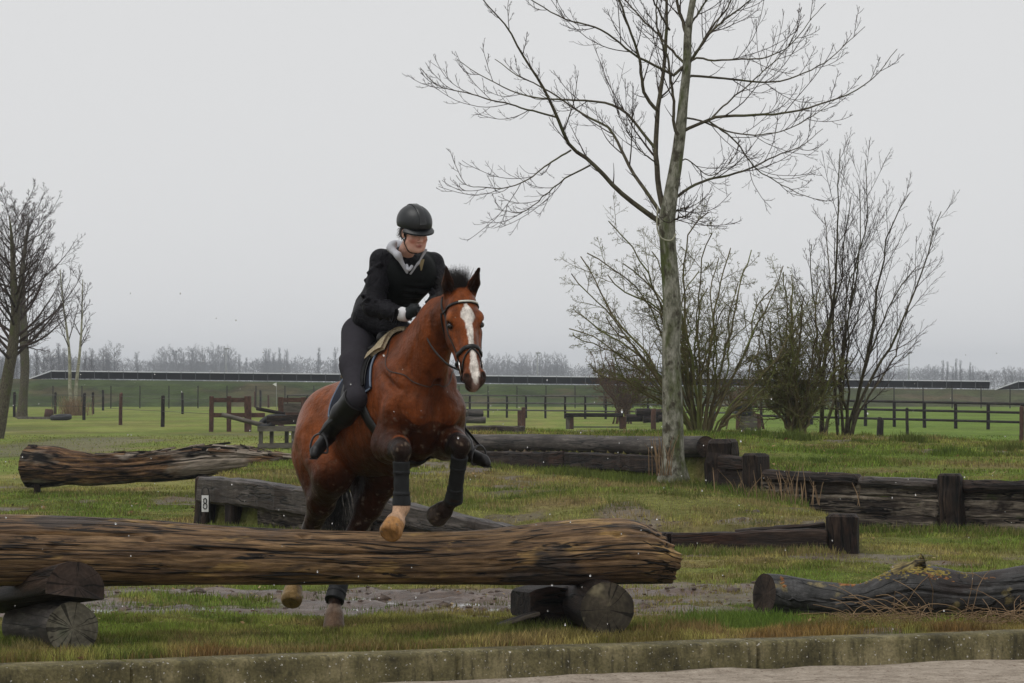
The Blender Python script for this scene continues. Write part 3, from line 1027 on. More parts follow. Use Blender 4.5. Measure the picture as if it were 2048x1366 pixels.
bx, by = np.meshgrid(np.linspace(-150, 150, 700), np.linspace(300, 372, 60))
tt = sstep(318, 343, by) * (1 - sstep(352, 371, by))
bzv = -.4 + (bank_z(bx) + .4) * tt + (fbm(bx * .35, by * .35, 0, 4, 91) - .45) * 1.1 * sstep(.02, .2, tt) * (1 - sstep(.8, .97, tt))
bcol = .62 * np.array([.060, .088, .022]) + .62 * (np.array([.125, .095, .050]) - np.array([.060, .088, .022])) * (.7 * sstep(.54, .70, fbm(bx * .22, by * .22, 3, 4, 93)))[..., None]
bcol = bcol * (.25 + 1.5 * fbm(bx * .55, by * .55, 1, 4, 95))[..., None]
bcol = bcol * (1 - .3 * sstep(20, 40, bx)[..., None]) + np.array([.03, .022, .018]) * sstep(20, 40, bx)[..., None]
iv = (np.arange(59)[:, None] * 700 + np.arange(699)[None]).ravel()
o = obj('embankment', np.stack([bx, by, bzv], -1), [np.stack([iv, iv + 1, iv + 701, iv + 700], 1)], vcol('rank_grass', .95, .15, (3, .6, 1.4), .5, .2, 'pos'), None, True,
        {'col': bcol.reshape(-1, 3)}, base=np.zeros(3))
tag(o, kind='structure')

# rows of solar panels seen from behind
M_PANEL = plain('dark_panel_back', (.010, .011, .014), .45, .4)
M_ALU = plain('pale_aluminium', (.72, .74, .76), .5, .4, .08)


M_POSTM = plain('dull_steel', (.12, .125, .13), .6, .3)


def panel_row(name, label, x0, x1, y, first_slant):
    t = thing(name, label, 'solar panels', ((x0 + x1) / 2, y, float(bank_z((x0 + x1) / 2))))
    step = 1.36
    xs = np.arange(x0, x1, step)
    pm = MB(); pm.add(*box((0, 0, 0), (1, 0, 0), (0, .95, .3), (0, -.3, .95), step / 2 - .004, .02, .34))
    pm = pm.mesh('panel', M_PANEL, False)
    sm = MB(); sm.add(*box((0, 0, .4), (0, 0, 1), (1, 0, 0), (0, 1, 0), .5, .022, .03))
    sm = sm.mesh('post', M_POSTM, False)
    rm = MB(); rm.add(*box((0, 0, 0), (1, 0, 0), (0, 1, 0), (0, 0, 1), step / 2, .10, .05))
    rm = rm.mesh('rail', M_ALU, False)
    o0 = ORIG[t.name]
    for i, x in enumerate(xs):
        z = float(bank_z(x + step / 2))
        sl = math.atan2(float(bank_z(x + step) - bank_z(x)), step)
        link('panel', pm, t, np.array([x + step / 2, y + .12, z + .42]) - o0, (0, -sl, 0))
        link('rail', rm, t, np.array([x + step / 2, y + .02, z + .78]) - o0, (0, -sl, 0))
        link('post', sm, t, np.array([x, y - .12, float(bank_z(x)) - .1]) - o0)
    if first_slant:
        mb = MB()
        z = float(bank_z(x0))
        pa, pb = np.array([x0 - 2.2, y, z + .0]), np.array([x0, y, z + .79])
        mb.add(*box((pa + pb) / 2, pb - pa, (0, 1, 0), np.cross(pb - pa, (0, 1, 0)), np.linalg.norm(pb - pa) / 2, .05, .05))
        mb.obj('end_brace', M_ALU, t, False)
        mb = MB()
        mb.add(np.array([[x0 - 2.1, y + .1, z], [x0, y + .1, z + .7], [x0, y + .1, z + .05], [x0 - 2.1, y + .14, z], [x0, y + .14, z + .7], [x0, y + .14, z + .05]]), [[(0, 1, 2), (5, 4, 3), (0, 3, 4, 1), (1, 4, 5, 2), (2, 5, 3, 0)]])
        mb.obj('end_panel', M_PANEL, t, False)


panel_row('solar_panel_row', 'long row of dark solar panels along the embankment top', -43.4, 44.2, 346, True)
panel_row('solar_panel_row', 'second solar panel row starting near the right edge', 47.0, 62, 341, True)

# ------------------------------------------------------------------ trees
def spawn(Pp, Rp, n, t0, t1, ang, lr, N_, up, wob, rr, rmin, rg, labs=None, flat=None, phi=2.4):
    """children on every parent. lr: child length as a share of the parent's length (or labs absolute range)"""
    B, M, _ = Pp.shape
    Lp = np.linalg.norm(np.diff(Pp, axis=1), axis=2).sum(1)
    t = np.sort(t0 + (t1 - t0) * (np.arange(n)[None] + rg.uniform(0, 1, (B, n))) / n, 1)
    fi = t * (M - 1)
    i0 = np.clip(fi.astype(int), 0, M - 2)
    fr = (fi - i0)[..., None]
    bi = np.arange(B)[:, None]
    base = Pp[bi, i0] * (1 - fr) + Pp[bi, i0 + 1] * fr
    T = nrm(Pp[bi, i0 + 1] - Pp[bi, i0])
    rb = Rp[bi, i0] * (1 - fr[..., 0]) + Rp[bi, i0 + 1] * fr[..., 0]
    az = (np.arange(n)[None] * phi + rg.uniform(0, 6.28, (B, 1)) + rg.normal(0, .5, (B, n)))[..., None]
    ref = np.where(np.abs(T[..., 2:3]) > .8, np.array([1.0, 0, 0]), np.array([0, 0, 1.0]))
    A = nrm(np.cross(T, ref)); C = np.cross(T, A)
    pr = A * np.cos(az) + C * np.sin(az)
    a = (ang * rg.uniform(.7, 1.3, (B, n)))[..., None]
    d = nrm(T * np.cos(a) + pr * np.sin(a))
    if labs is not None:
        ln = rg.uniform(labs[0], labs[1], (B, n)) * (1.2 - .92 * t)
    else:
        ln = Lp[:, None] * lr * rg.uniform(.6, 1.25, (B, n)) * (1.2 - .75 * t)
    d = d.reshape(-1, 3); base = base.reshape(-1, 3); ln = ln.ravel()
    pts = [base]
    st_ = (ln / (N_ - 1))[:, None]
    for q in range(N_ - 1):
        pts.append(pts[-1] + d * st_)
        d = nrm(d + np.array([0, 0, up / N_]) + rg.normal(0, wob, d.shape))
    Pc = np.stack(pts, 1)
    r0 = np.maximum(np.minimum(rb.ravel() * rr, rb.ravel() * .9), rmin)
    Rc = r0[:, None] + (rmin * .7 - r0[:, None]) * np.linspace(0, 1, N_)[None] ** .8
    return Pc, np.maximum(Rc, rmin * .6)


def join_tubes(levels):
    mb = MB()
    for Pp, Rp, s in levels:
        mb.add(*tubes(Pp, Rp, s))
    return mb


M_TRUNK = noisy('mossy_tree_bark', [(.3, (.05, .046, .032)), (.45, (.17, .168, .125)), (.6, (.31, .30, .25)), (.75, (.42, .41, .36))], (2.0, 5, 5), 3.2, 8, .85, .2, .7, .015,
                patch=[((.075, .090, .028), (1.0, 3, 3), 2.0, .50, .66), ((.060, .052, .036), (1.6, 2.2, 2.2), 4.5, .52, .64)], fine=((3, 12, 12), 8, .65, 1.25), rnd=False)
M_LIMB = noisy('limb_bark', [(.3, (.035, .028, .022)), (.5, (.085, .072, .050)), (.7, (.14, .128, .085))], (3, 6, 6), 4, 5, .85, .2, .3, .005, patch=((.075, .080, .032), (1, 2, 2), 1.5, .52, .66))
M_TWIG = noisy('brown_twigs', [(.3, (.026, .018, .016)), (.7, (.070, .048, .038))], (2, 2, 2), 5, 3, .8, .2, 0)
M_BUSHTWIG = noisy('lichened_twigs', [(.3, (.060, .044, .030)), (.5, (.13, .104, .058)), (.7, (.195, .18, .078))], (1.5, 3, 3), 3, 4, .85, .1, 0, patch=((.14, .155, .05), (.7, .7, .7), 1.2, .50, .62))
M_REDTWIG = noisy('reddish_twigs', [(.3, (.06, .034, .024)), (.7, (.17, .105, .066))], (1, 1, 1), 2, 3, .85, .2, 0)
M_FARTREE = noisy('distant_bark', [(.3, (.038, .030, .026)), (.7, (.072, .058, .048))], (1, 1, 1), .6, 3, .9, .1, 0)
M_BIRCH = noisy('pale_birch_bark', [(.3, (.16, .15, .10)), (.6, (.34, .33, .25)), (.8, (.42, .41, .34))], (2, 2, 2), 2.5, 5, .85, .2, .2, patch=((.05, .04, .03), (4, 2, 2), 2, .62, .7))


def limb_paths(lst, Y0, n, rg, px0, lk=1.0, wb=.006):
    """photo polylines -> 3D limbs; every limb leans nearer or farther by a share of its sideways reach"""
    Ps, Rs = [], []
    for q, (pts, r0, r1, dz) in enumerate(lst):
        pts = np.array(pts, float)
        reach = np.concatenate([[0], np.cumsum(np.linalg.norm(np.diff(pts, axis=0), axis=1))]) / F * Y0
        Y = Y0 + dz[0] + reach * dz[1]
        p3 = np.array([P(a, b, y) for (a, b), y in zip(pts, Y)])
        p3 = resample(p3, n)
        p3[2:] += np.cumsum(rg.normal(0, wb, (n - 2, 3)), 0)
        Ps.append(p3)
        Rs.append((r1 + (r0 - r1) * np.linspace(1, 0, n) ** 1.15) * lk / F * Y0)
    return np.array(Ps), np.array(Rs)


rg = np.random.default_rng(11)
TY = 46.3
tz = float(gz(P(1345, 945, TY)[0], TY))
t = thing('bare_tree', 'tall bare tree with pale mossy trunk growing on the bank', 'tree', [P(1345, 945, TY)[0], TY, tz])
tr = np.array([(1348, 1000, 46), (1347, 958, 34), (1347, 935, 27), (1346, 905, 22.5), (1345, 800, 20), (1342, 700, 18.5), (1345, 620, 19), (1341, 560, 17.5), (1336, 490, 16.5), (1334, 440, 17), (1341, 395, 14.5), (1352, 330, 12.5), (1361, 262, 11.5),
               (1367, 200, 9.5), (1374, 130, 8.5), (1376, 70, 8), (1381, 30, 6.5), (1389, -20, 6), (1394, -90, 5), (1402, -190, 3.5)], float)
sp = resample(np.array([[*P(a, b, TY), r / F * TY] for a, b, r in tr]), 130)
V, Fq, L = logmesh(sp[:, :3], sp[:, 3], 36, bark_d(.006, 2.5, .003, 5, 61))
obj('trunk', V, [Fq], M_TRUNK, t, True, {'lc': L.reshape(-1, 3)})
LIMBS = [
    ([(1330, 425), (1319, 385), (1313, 303), (1317, 222), (1328, 171), (1336, 80), (1337, 0), (1333, -90), (1330, -160)], 9.5, 3, (0, .12)),
    ([(1317, 222), (1300, 205), (1284, 180), (1274, 122), (1259, 73), (1230, 0), (1205, -70)], 6, 2, (.1, -.3)),
    ([(1322, 445), (1300, 430), (1235, 380), (1181, 327), (1142, 297), (1113, 234), (1093, 190), (1064, 141), (1030, 88), (1018, 60), (976, 15), (945, -25)], 9, 1.6, (0, -.35)),
    ([(1113, 234), (1025, 210), (966, 195), (869, 166), (832, 129)], 3.2, 1.0, (-.5, -.3)),
    ([(1181, 330), (1132, 356), (1083, 390), (1035, 422), (981, 415)], 3.0, .9, (-.3, .3)),
    ([(1142, 300), (1093, 332), (1049, 363), (1005, 376), (937, 373), (908, 354)], 3.0, .9, (-.4, -.5)),
    ([(1320, 425), (1269, 342), (1240, 288), (1220, 254), (1181, 234), (1142, 210), (1093, 176), (1040, 150), (1000, 120)], 6.5, 1.2, (0, .45)),
    ([(1312, 298), (1259, 234), (1225, 210), (1162, 200), (1064, 195), (981, 161), (918, 117)], 5, 1.0, (.1, .2)),
    ([(1350, 151), (1284, 117), (1211, 68), (1137, 49), (1054, 0), (1010, -30)], 4.5, 1.2, (0, -.25)),
    ([(1368, 125), (1308, 63), (1245, 0), (1190, -60)], 4.2, 1.5, (0, .4)),
    ([(1345, 400), (1380, 375), (1406, 361), (1479, 342), (1552, 312), (1601, 293), (1655, 254)], 5, .9, (0, .35)),
    ([(1362, 265), (1390, 250), (1430, 234), (1503, 230), (1577, 227), (1626, 215), (1699, 190), (1747, 151), (1789, 100)], 5.5, 1.0, (0, -.25)),
    ([(1416, 240), (1469, 283), (1513, 342), (1552, 371), (1601, 395), (1660, 410)], 3.2, .9, (-.1, .35)),
    ([(1370, 158), (1386, 151), (1455, 159), (1528, 168), (1582, 159), (1650, 127), (1699, 88), (1738, 54)], 4.2, .9, (0, .3)),
    ([(1372, 125), (1401, 117), (1455, 120), (1528, 117), (1582, 88), (1621, 34), (1645, 5)], 3.6, .9, (0, -.45)),
    ([(1350, 148), (1382, 117), (1425, 49), (1460, 0), (1490, -60)], 5, 1.6, (-.05, .2)),
    ([(1370, 135), (1390, 112), (1430, 54), (1494, 5), (1545, -40)], 5, 1.4, (0, -.2)),
    ([(1425, 234), (1465, 195), (1503, 161), (1567, 98), (1600, 40)], 3.2, .9, (-.1, .5)),
    ([(1357, 270), (1347, 249), (1345, 195), (1338, 146), (1333, 107), (1318, 49), (1314, -20)], 5.5, 2, (-.15, -.15)),
    ([(1376, 80), (1365, 40), (1356, -10), (1350, -100)], 6, 3, (0, .1)),
    ([(1365, 235), (1400, 240), (1480, 268), (1560, 265), (1620, 235), (1680, 190)], 3.2, .8, (.1, -.5)),
    ([(1350, 345), (1370, 320), (1425, 350), (1480, 300)], 2.6, .8, (.05, .6)),
    ([(1315, 330), (1280, 300), (1262, 270), (1255, 240)], 2.8, .8, (0, -.8)),
    ([(1340, 440), (1360, 432), (1378, 428)], 3.6, 2.2, (0, -.6)),
    ([(1345, 422), (1362, 412), (1374, 408)], 3.6, 2.2, (0, .5)),
    ([(1374, 60), (1420, -10), (1480, -90)], 4, 1.4, (0, .4)),
    ([(1340, 60), (1290, -20), (1240, -110)], 3.5, 1.4, (0, -.3)),
]
LP, LR = limb_paths(LIMBS, TY, 26, rg, 1345, .64)
B1, R1 = spawn(LP, LR, 7, .18, .95, .62, .0, 12, .95, .045, .5, .0044, rg, labs=(.55, 1.35))
B2, R2 = spawn(B1, R1, 5, .15, .97, .65, .36, 7, .8, .05, .6, .0034, rg)
B3, R3 = spawn(B2, R2, 3, .2, .98, .7, .35, 4, .4, .07, .7, .0028, rg)
B1b, R1b = spawn(LP, LR, 9, .12, .99, .8, .0, 6, .9, .06, .35, .0032, rg, labs=(.08, .30))
mb = join_tubes([(LP, LR, 8)])
obj('limbs', *mb.arr()[:2], M_LIMB, t, True, {'lc': mb.arr()[2]})
mb = join_tubes([(B1, R1, 5), (B1b, R1b, 4), (B2, R2, 3), (B3, R3, 3)])
obj('crown', *mb.arr()[:2], M_TWIG, t, True, {'lc': mb.arr()[2]})
vn = resample(np.array([P(1316, 412, TY - .2), P(1314, 450, TY - .25), P(1322, 475, TY - .28), P(1342, 481, TY - .26), P(1352, 468, TY - .2)]), 24)   # dead creeper hanging on the trunk
Vt, Ft, Lt = tubes(vn, np.full(24, .011), 6)
obj('hanging_stem', Vt, Ft, M_BIRCH, t, True, {'lc': Lt})


def bush(name, label, stems, Y0, rg, mats, lv, n0=16, r0=5, r1=1.2, buds=0, group=None, rmin=.004, extra=0, jit=26):
    stems = [np.array(q, float) for q in stems]
    for q in range(extra):
        b_ = stems[rg.integers(0, len(stems) - q)] if q == 0 else stems[rg.integers(0, len(stems) - q)]
        w_ = np.linspace(0, 1, len(b_))[:, None]
        c_ = b_ + rg.normal(0, 5, (1, 2)) * [1, 0] + w_ * rg.normal(0, jit, (1, 2)) + w_ * rg.normal(0, jit * .35, b_.shape)
        c_ = c_[0] + (c_ - c_[0]) * rg.uniform(.55, .98)
        stems.append(c_)
    Ps, Rs = limb_paths([(s, r0 * rg.uniform(.6, 1.2), r1, (rg.uniform(-.25, .25), rg.uniform(-.6, .6))) for s in stems], Y0, n0, rg, 0, wb=.022 * Y0 / 60)
    # the feet reach the ground
    bx_, by_ = Ps[:, 0, 0].mean(), Ps[:, 0, 1].mean()
    Ps[:, 0, 2] = gz(Ps[:, 0, 0], Ps[:, 0, 1]) - .05
    t = thing(name, label, 'bush' if 'bush' in name else 'tree', [bx_, by_, float(gz(bx_, by_))], group)
    mb = join_tubes([(Ps, Rs, 6)])
    obj('stems', *mb.arr()[:2], mats[0], t, True, {'lc': mb.arr()[2]})
    cur = (Ps, Rs)
    levels = []
    for q, kw in enumerate(lv):
        cur = spawn(cur[0], cur[1], rg=rg, rmin=rmin * .8 ** q, **kw)
        levels.append((cur[0], cur[1], 4 if q == 0 else 3))
    mb = join_tubes(levels)
    obj('crown', *mb.arr()[:2], mats[1], t, True, {'lc': mb.arr()[2]})
    if buds:
        tips = np.concatenate([l[0][:, 1:].reshape(-1, 3) for l in levels[-2:]])
        k = rg.choice(len(tips), min(buds, len(tips)), replace=False)
        p = tips[k]
        d1, d2 = nrm(rg.normal(size=p.shape)), nrm(rg.normal(size=p.shape))
        s = rg.uniform(.008, .021, (len(p), 1))
        Vb = np.stack([p, p + (d1 + .5 * d2) * s, p + 1.6 * d1 * s, p + (d1 - .5 * d2) * s], 1).reshape(-1, 3)
        Fb = np.arange(len(p) * 4).reshape(-1, 4)
        ob = obj('buds', Vb, [Fb], mats[2], t, False)
        ob['kind'] = 'stuff'
    return t


M_BUD = noisy('young_buds', [(.3, (.08, .095, .028)), (.6, (.17, .19, .055)), (.8, (.15, .095, .05))], (1, 1, 1), 3, 3, .8, .2, 0, coord='obj')
rg = np.random.default_rng(23)
# hawthorn behind the tree
stems = [
    [(1388, 862), (1350, 800), (1300, 745), (1250, 700), (1200, 668), (1150, 640)],
    [(1385, 862), (1345, 790), (1290, 720), (1240, 660), (1190, 610), (1145, 560)],
    [(1392, 862), (1360, 770), (1330, 690), (1290, 600), (1240, 540), (1180, 500)],
    [(1392, 862), (1368, 750), (1345, 650), (1310, 560), (1270, 490), (1230, 450)],
    [(1395, 862), (1378, 740), (1365, 640), (1350, 540), (1335, 470), (1310, 430)],
    [(1398, 862), (1390, 760), (1375, 650), (1372, 560), (1385, 480), (1420, 440)],
    [(1402, 862), (1400, 760), (1395, 670), (1400, 590), (1410, 520), (1430, 470)],
    [(1408, 862), (1420, 780), (1430, 700), (1440, 620), (1455, 550), (1470, 490)],
    [(1412, 862), (1435, 780), (1455, 710), (1475, 630), (1490, 560), (1510, 490)],
    [(1418, 862), (1445, 800), (1480, 730), (1510, 660), (1545, 590), (1575, 520)],
    [(1424, 862), (1460, 810), (1500, 760), (1540, 710), (1570, 650), (1590, 590)],
    [(1405, 862), (1415, 800), (1425, 740), (1430, 660), (1425, 580), (1440, 520)],
    [(1382, 862), (1360, 820), (1320, 790), (1270, 765), (1220, 750), (1185, 735)],
    [(1430, 862), (1470, 830), (1510, 800), (1540, 760), (1560, 720)],
]
SL = [dict(n=9, t0=.2, t1=.98, ang=.75, lr=.27, N_=7, up=.35, wob=.12, rr=.5), dict(n=8, t0=.1, t1=.98, ang=.85, lr=.42, N_=5, up=.2, wob=.14, rr=.7), dict(n=5, t0=.15, t1=1, ang=.9, lr=.42, N_=3, up=.1, wob=.1, rr=.8)]
bush('hawthorn_bush', 'wide bare bush of many stems directly behind the tall tree', stems, 59, rg, (M_BUSHTWIG, M_BUSHTWIG, M_BUD), SL, r0=3.4, buds=11000, extra=22)
stems = [[(1596 + rg.normal(0, 9), 866), (1596 + dx * .35, 800), (1596 + dx * .7, 730), (1596 + dx, h)] for dx, h in [(-105, 690), (-80, 620), (-55, 640), (-38, 560), (-18, 590), (0, 560), (16, 600), (35, 580), (52, 640), (75, 660), (90, 720), (-60, 720), (45, 720), (-95, 760)]]
bush('dense_bush', 'greenish lichen-covered dense bush between the wide bush and the slim saplings', stems, 60, rg, (M_BUSHTWIG, M_BUSHTWIG, M_BUD),
     [dict(n=12, t0=.15, t1=.98, ang=.8, lr=.3, N_=6, up=.25, wob=.13, rr=.6), dict(n=8, t0=.1, t1=.98, ang=.9, lr=.45, N_=4, up=.15, wob=.13, rr=.7), dict(n=4, t0=.2, t1=1, ang=.9, lr=.4, N_=3, up=.1, wob=.1, rr=.8)], r0=3.2, buds=12000, extra=14)
# slim saplings
stems = [
    [(1686, 872), (1682, 771), (1694, 693), (1702, 595), (1714, 525), (1725, 478), (1738, 390), (1748, 310)],
    [(1702, 872), (1725, 751), (1749, 634), (1764, 556), (1788, 478), (1806, 425), (1830, 385)],
    [(1642, 870), (1648, 740), (1659, 634), (1665, 556), (1668, 400), (1667, 300)],
    [(1690, 872), (1696, 800), (1692, 720), (1690, 640), (1700, 540), (1708, 440), (1712, 350)],
    [(1700, 872), (1720, 800), (1760, 720), (1800, 640), (1830, 560), (1855, 470), (1872, 410)],
    [(1646, 870), (1640, 760), (1632, 660), (1622, 560), (1625, 480)],
    [(1694, 872), (1712, 770), (1735, 690), (1765, 620), (1800, 560), (1828, 520)],
    [(1650, 870), (1668, 780), (1690, 720), (1690, 650)],
]
bush('sapling_clump', 'slim upright bare saplings right of the bushes', stems, 61, rg, (M_LIMB, M_TWIG, M_BUD),
     [dict(n=14, t0=.22, t1=.98, ang=.5, lr=.27, N_=8, up=.6, wob=.04, rr=.45), dict(n=7, t0=.15, t1=.98, ang=.55, lr=.42, N_=6, up=.5, wob=.05, rr=.6), dict(n=3, t0=.2, t1=1, ang=.6, lr=.4, N_=3, up=.3, wob=.05, rr=.8)], r0=4.6, r1=.8, extra=5)
# reddish bush farther off
stems = [[(1250 + rg.normal(0, 16), 832), (1250 + dx * .5, 790), (1250 + dx * .85, 750), (1250 + dx, h)] for dx, h in [(-70, 720), (-58, 690), (-45, 700), (-30, 680), (-15, 700), (5, 710), (25, 720), (45, 730), (62, 745), (78, 760), (-40, 740), (30, 750)]]
bush('reddish_bush', 'reddish twiggy bush beyond the bench jump, left of the trunk', stems, 172, rg, (M_REDTWIG, M_REDTWIG, M_BUD), SL[:2] + [dict(n=3, t0=.2, t1=1, ang=.8, lr=.45, N_=3, up=.2, wob=.1, rr=.8)], r0=1.5, r1=.7, rmin=.010, extra=14, jit=14)
stems = [[(1480 + rg.normal(0, 20), 836), (1480 + dx * .6, 800), (1480 + dx, h)] for dx, h in [(-40, 740), (-20, 750), (0, 735), (25, 745), (50, 760), (70, 770), (-60, 765)]]
bush('reddish_bush', 'low reddish bush half hidden behind the wide bush', stems, 150, rg, (M_REDTWIG, M_REDTWIG, M_BUD), SL[:2], r0=1.5, r1=.7, rmin=.009, extra=8, jit=12)


def grown_tree(name, label, trunk, Y0, rg, nl, mats, lim, lv, rmin, group=None, ln=.42, ang=.85, sides=12, t0=.3):
    sp = resample(np.array([[*P(a, b, Y0), r / F * Y0] for a, b, r in trunk]), 40)
    sp[0, 2] = float(gz(sp[0, 0], Y0)) - .1
    t = thing(name, label, 'tree', [sp[0, 0], Y0, sp[0, 2] + .1], group)
    V, Fq, L = logmesh(sp[:, :3], sp[:, 3], sides, bark_d(.01, 2, .004, 5, int(Y0)))
    obj('trunk', V, [Fq], mats[0], t, True, {'lc': L.reshape(-1, 3)})
    cur = spawn(sp[None, :, :3], sp[None, :, 3], nl, t0, .97, ang, ln, 12, lim, .05, .34, rmin * 1.6, rg)
    levels = [(cur[0], cur[1], 5)]
    for q, kw in enumerate(lv):
        cur = spawn(cur[0], cur[1], rg=rg, rmin=rmin * (1 - .12 * q), **kw)
        levels.append((cur[0], cur[1], 3))
    mb = join_tubes(levels)
    obj('crown', *mb.arr()[:2], mats[1], t, True, {'lc': mb.arr()[2]})
    return t


rg = np.random.default_rng(31)
TL = [dict(n=9, t0=.15, t1=.97, ang=.6, lr=.34, N_=7, up=.6, wob=.06, rr=.5), dict(n=7, t0=.15, t1=.98, ang=.7, lr=.4, N_=5, up=.4, wob=.08, rr=.7), dict(n=3, t0=.2, t1=1, ang=.8, lr=.45, N_=3, up=.2, wob=.08, rr=.8)]
grown_tree('bare_tree', 'leaning bare tree cut off by the left edge', [(-8, 880, 15), (0, 850, 13), (14, 760, 12), (26, 690, 11), (31, 620, 9.5), (27, 560, 7), (25, 510, 5), (22, 465, 3), (18, 430, 1.2)], 122, rg, 34, (M_LIMB, M_TWIG), .6, TL, .0068, ln=.46, ang=1.0, t0=.34)
grown_tree('bare_tree', 'upright dark-trunked bare tree behind the leaning one at left', [(43, 836, 13), (46, 800, 9.5), (50, 740, 9), (48, 690, 9), (46, 620, 7), (42, 560, 5.5), (48, 510, 4), (54, 465, 2.5), (57, 435, 1)], 205, rg, 30, (M_LIMB, M_TWIG), .7, TL, .0095, ln=.5, ang=.9, t0=.3)
# pale twin birch
t = thing('pale_birch', 'pale slender twin-stemmed tree with reeds at its foot', 'tree', [*P(146, 828, 228)[:2], 0])
TW, TR = limb_paths([([(143, 830), (141, 770), (139, 700), (134, 660), (128, 620), (122, 570), (120, 540)], 4.4, 1, (0, .0)), ([(149, 830), (153, 770), (160, 710), (164, 660), (166, 610), (168, 560)], 4.4, 1, (0, .1))], 228, 30, rg, 0)
for k in range(2):
    mb = join_tubes([(TW[k:k + 1], TR[k:k + 1], 8)])
    obj('stem', *mb.arr()[:2], M_BIRCH, t, True, {'lc': mb.arr()[2]})
C1 = spawn(TW, TR, 11, .45, .97, .6, .30, 8, .5, .04, .55, .014, rg)
C2 = spawn(*C1, 6, .2, .98, .6, .4, 5, .4, .06, .7, .012, rg)
C3 = spawn(*C2, 3, .2, 1, .7, .45, 3, .3, .06, .8, .011, rg)
mb = join_tubes([(*C1, 4), (*C2, 3), (*C3, 3)])
obj('crown', *mb.arr()[:2], M_TWIG, t, True, {'lc': mb.arr()[2]})

# ---- distant trees: a few shapes, copied
rg = np.random.default_rng(41)
PROTO = []
for k in range(6):
    h = 1.0
    zz = np.linspace(0, h * .9, 10)
    tp = np.column_stack([np.cumsum(rg.normal(0, .006, 10)), np.cumsum(rg.normal(0, .006, 10)), zz])[None]
    tr_ = np.linspace(.018, .004, 10)[None]
    up = [.5, .5, .9, .9, .3, .3][k]
    c1 = spawn(tp, tr_, 22, .18, .97, [.9, .8, .45, .4, 1.0, .9][k], [.44, .42, .36, .32, .46, .5][k], 7, up, .05, .4, .0032, rg)
    c2 = spawn(*c1, 9, .15, .98, .7, .42, 5, .4, .06, .7, .0022, rg)
    c3 = spawn(*c2, 5, .2, 1, .8, .45, 3, .2, .08, .8, .0018, rg)
    m1 = join_tubes([(tp, tr_, 5)]).mesh('trunk', M_FARTREE)
    m2 = join_tubes([(*c1, 3), (*c2, 3), (*c3, 3)]).mesh('crown', M_FARTREE)
    PROTO.append((m1, m2))
FAR = []
ORD = {}
ORDW = ['leftmost', 'second', 'third', 'fourth', 'fifth', 'sixth', 'seventh', 'eighth', 'ninth', 'tenth', 'eleventh', 'twelfth', 'thirteenth', 'fourteenth', 'fifteenth', 'sixteenth', 'seventeenth', 'eighteenth']


def far_tree(px, top, Y, k, label, group, wid=1.0, base=-.5):
    Y = Y * 1.9
    if group:
        q = ORD[group] = ORD.get(group, -1) + 1
        label = (ORDW[q] + ' ' if q == 0 else ORDW[q] + ' from left ') + label
    zt = CAMZ - (top - 775) / F * Y
    h = (zt - base)
    t = thing('distant_tree', label, 'tree', [(px - 1024) / F * Y, Y, base], group)
    t.rotation_euler = (0, 0, rg.uniform(0, 6.28))
    t.scale = (h * wid, h * wid, h)
    link('trunk', PROTO[k][0], t)
    link('crown', PROTO[k][1], t)


for px in np.arange(322, 470, 10.5):
    far_tree(px + rg.normal(0, 2), 692 + rg.normal(0, 5), 1150 + rg.normal(0, 40), rg.integers(0, 4), 'hazy tree of the tall grove above the panels', 'trees of the tall left grove', .8)
for px in (480, 492, 530, 538, 549, 560, 572):
    far_tree(px, 694 + rg.normal(0, 5) + (8 if px < 500 else 0), 1200 + rg.normal(0, 40), rg.integers(2, 4), 'slim hazy tree between tall grove and rider', 'slim trees beside the rider', .75)
for px in (637, 672):
    far_tree(px, 690, 1050, 3, 'lone slim poplar just left of the rider', 'lone poplars left of the rider', .8)
for px in (205, 215, 228):
    far_tree(px, 692 + rg.normal(0, 5), 900 + rg.normal(0, 40), rg.integers(0, 2), 'hazy round-topped tree beside the pale twin tree', 'distant trees right of the pale tree')
far_tree(275, 702, 1000, 2, 'lone hazy pointed tree between the pale tree and the tall grove', None, .8)
for px in np.arange(-60, 190, 16):
    far_tree(px + rg.normal(0, 3), 694 + rg.normal(0, 8), 620 + rg.normal(0, 40), rg.integers(0, 4), 'brownish distant tree behind the bare left trees', 'distant trees behind the left trees', .9)
for px in (975, 988, 1002, 1014):
    far_tree(px, 706 + rg.normal(0, 3), 1150 + rg.normal(0, 20), 1, 'tree of the small hazy group right of the horse head', 'trees right of the horse head', .8)
for px in (1042, 1054, 1066, 1078, 1090, 1102, 1116, 1128):
    far_tree(px, 703 + abs(px - 1085) * .12 + rg.normal(0, 2), 1100 + rg.normal(0, 20), 1, 'tree of the hazy domed group left of the bushes', 'trees of the domed group', .85)
for px in np.arange(1650, 1790, 14):
    far_tree(px, 730 + rg.normal(0, 6), 1000 + rg.normal(0, 40), rg.integers(0, 4), 'hazy distant tree seen through the saplings', 'distant trees behind the saplings')
for px in (1840, 1855, 1868):
    far_tree(px, 728 + rg.normal(0, 3), 1250, rg.integers(0, 2), 'pale hazy tree right of the grey mast', 'hazy trees by the mast')
for px in (1885, 1894, 1905, 1912, 1922, 1940, 1946):
    far_tree(px, 722 + rg.normal(0, 4), 950, 3, 'slim tree of the upright far group near right edge', 'upright trees near the right edge', .7)
for px in (1988, 2012, 2026, 2040, 2056):
    far_tree(px, 734 + rg.normal(0, 4), 900, rg.integers(0, 2), 'round distant tree at the far right edge', 'round trees at the right edge')
for px in (1968, 1975):
    far_tree(px, 742, 800, 4, 'low brown far shrub above the second panel row', 'brown shrubs above the second panel row', 1.3)

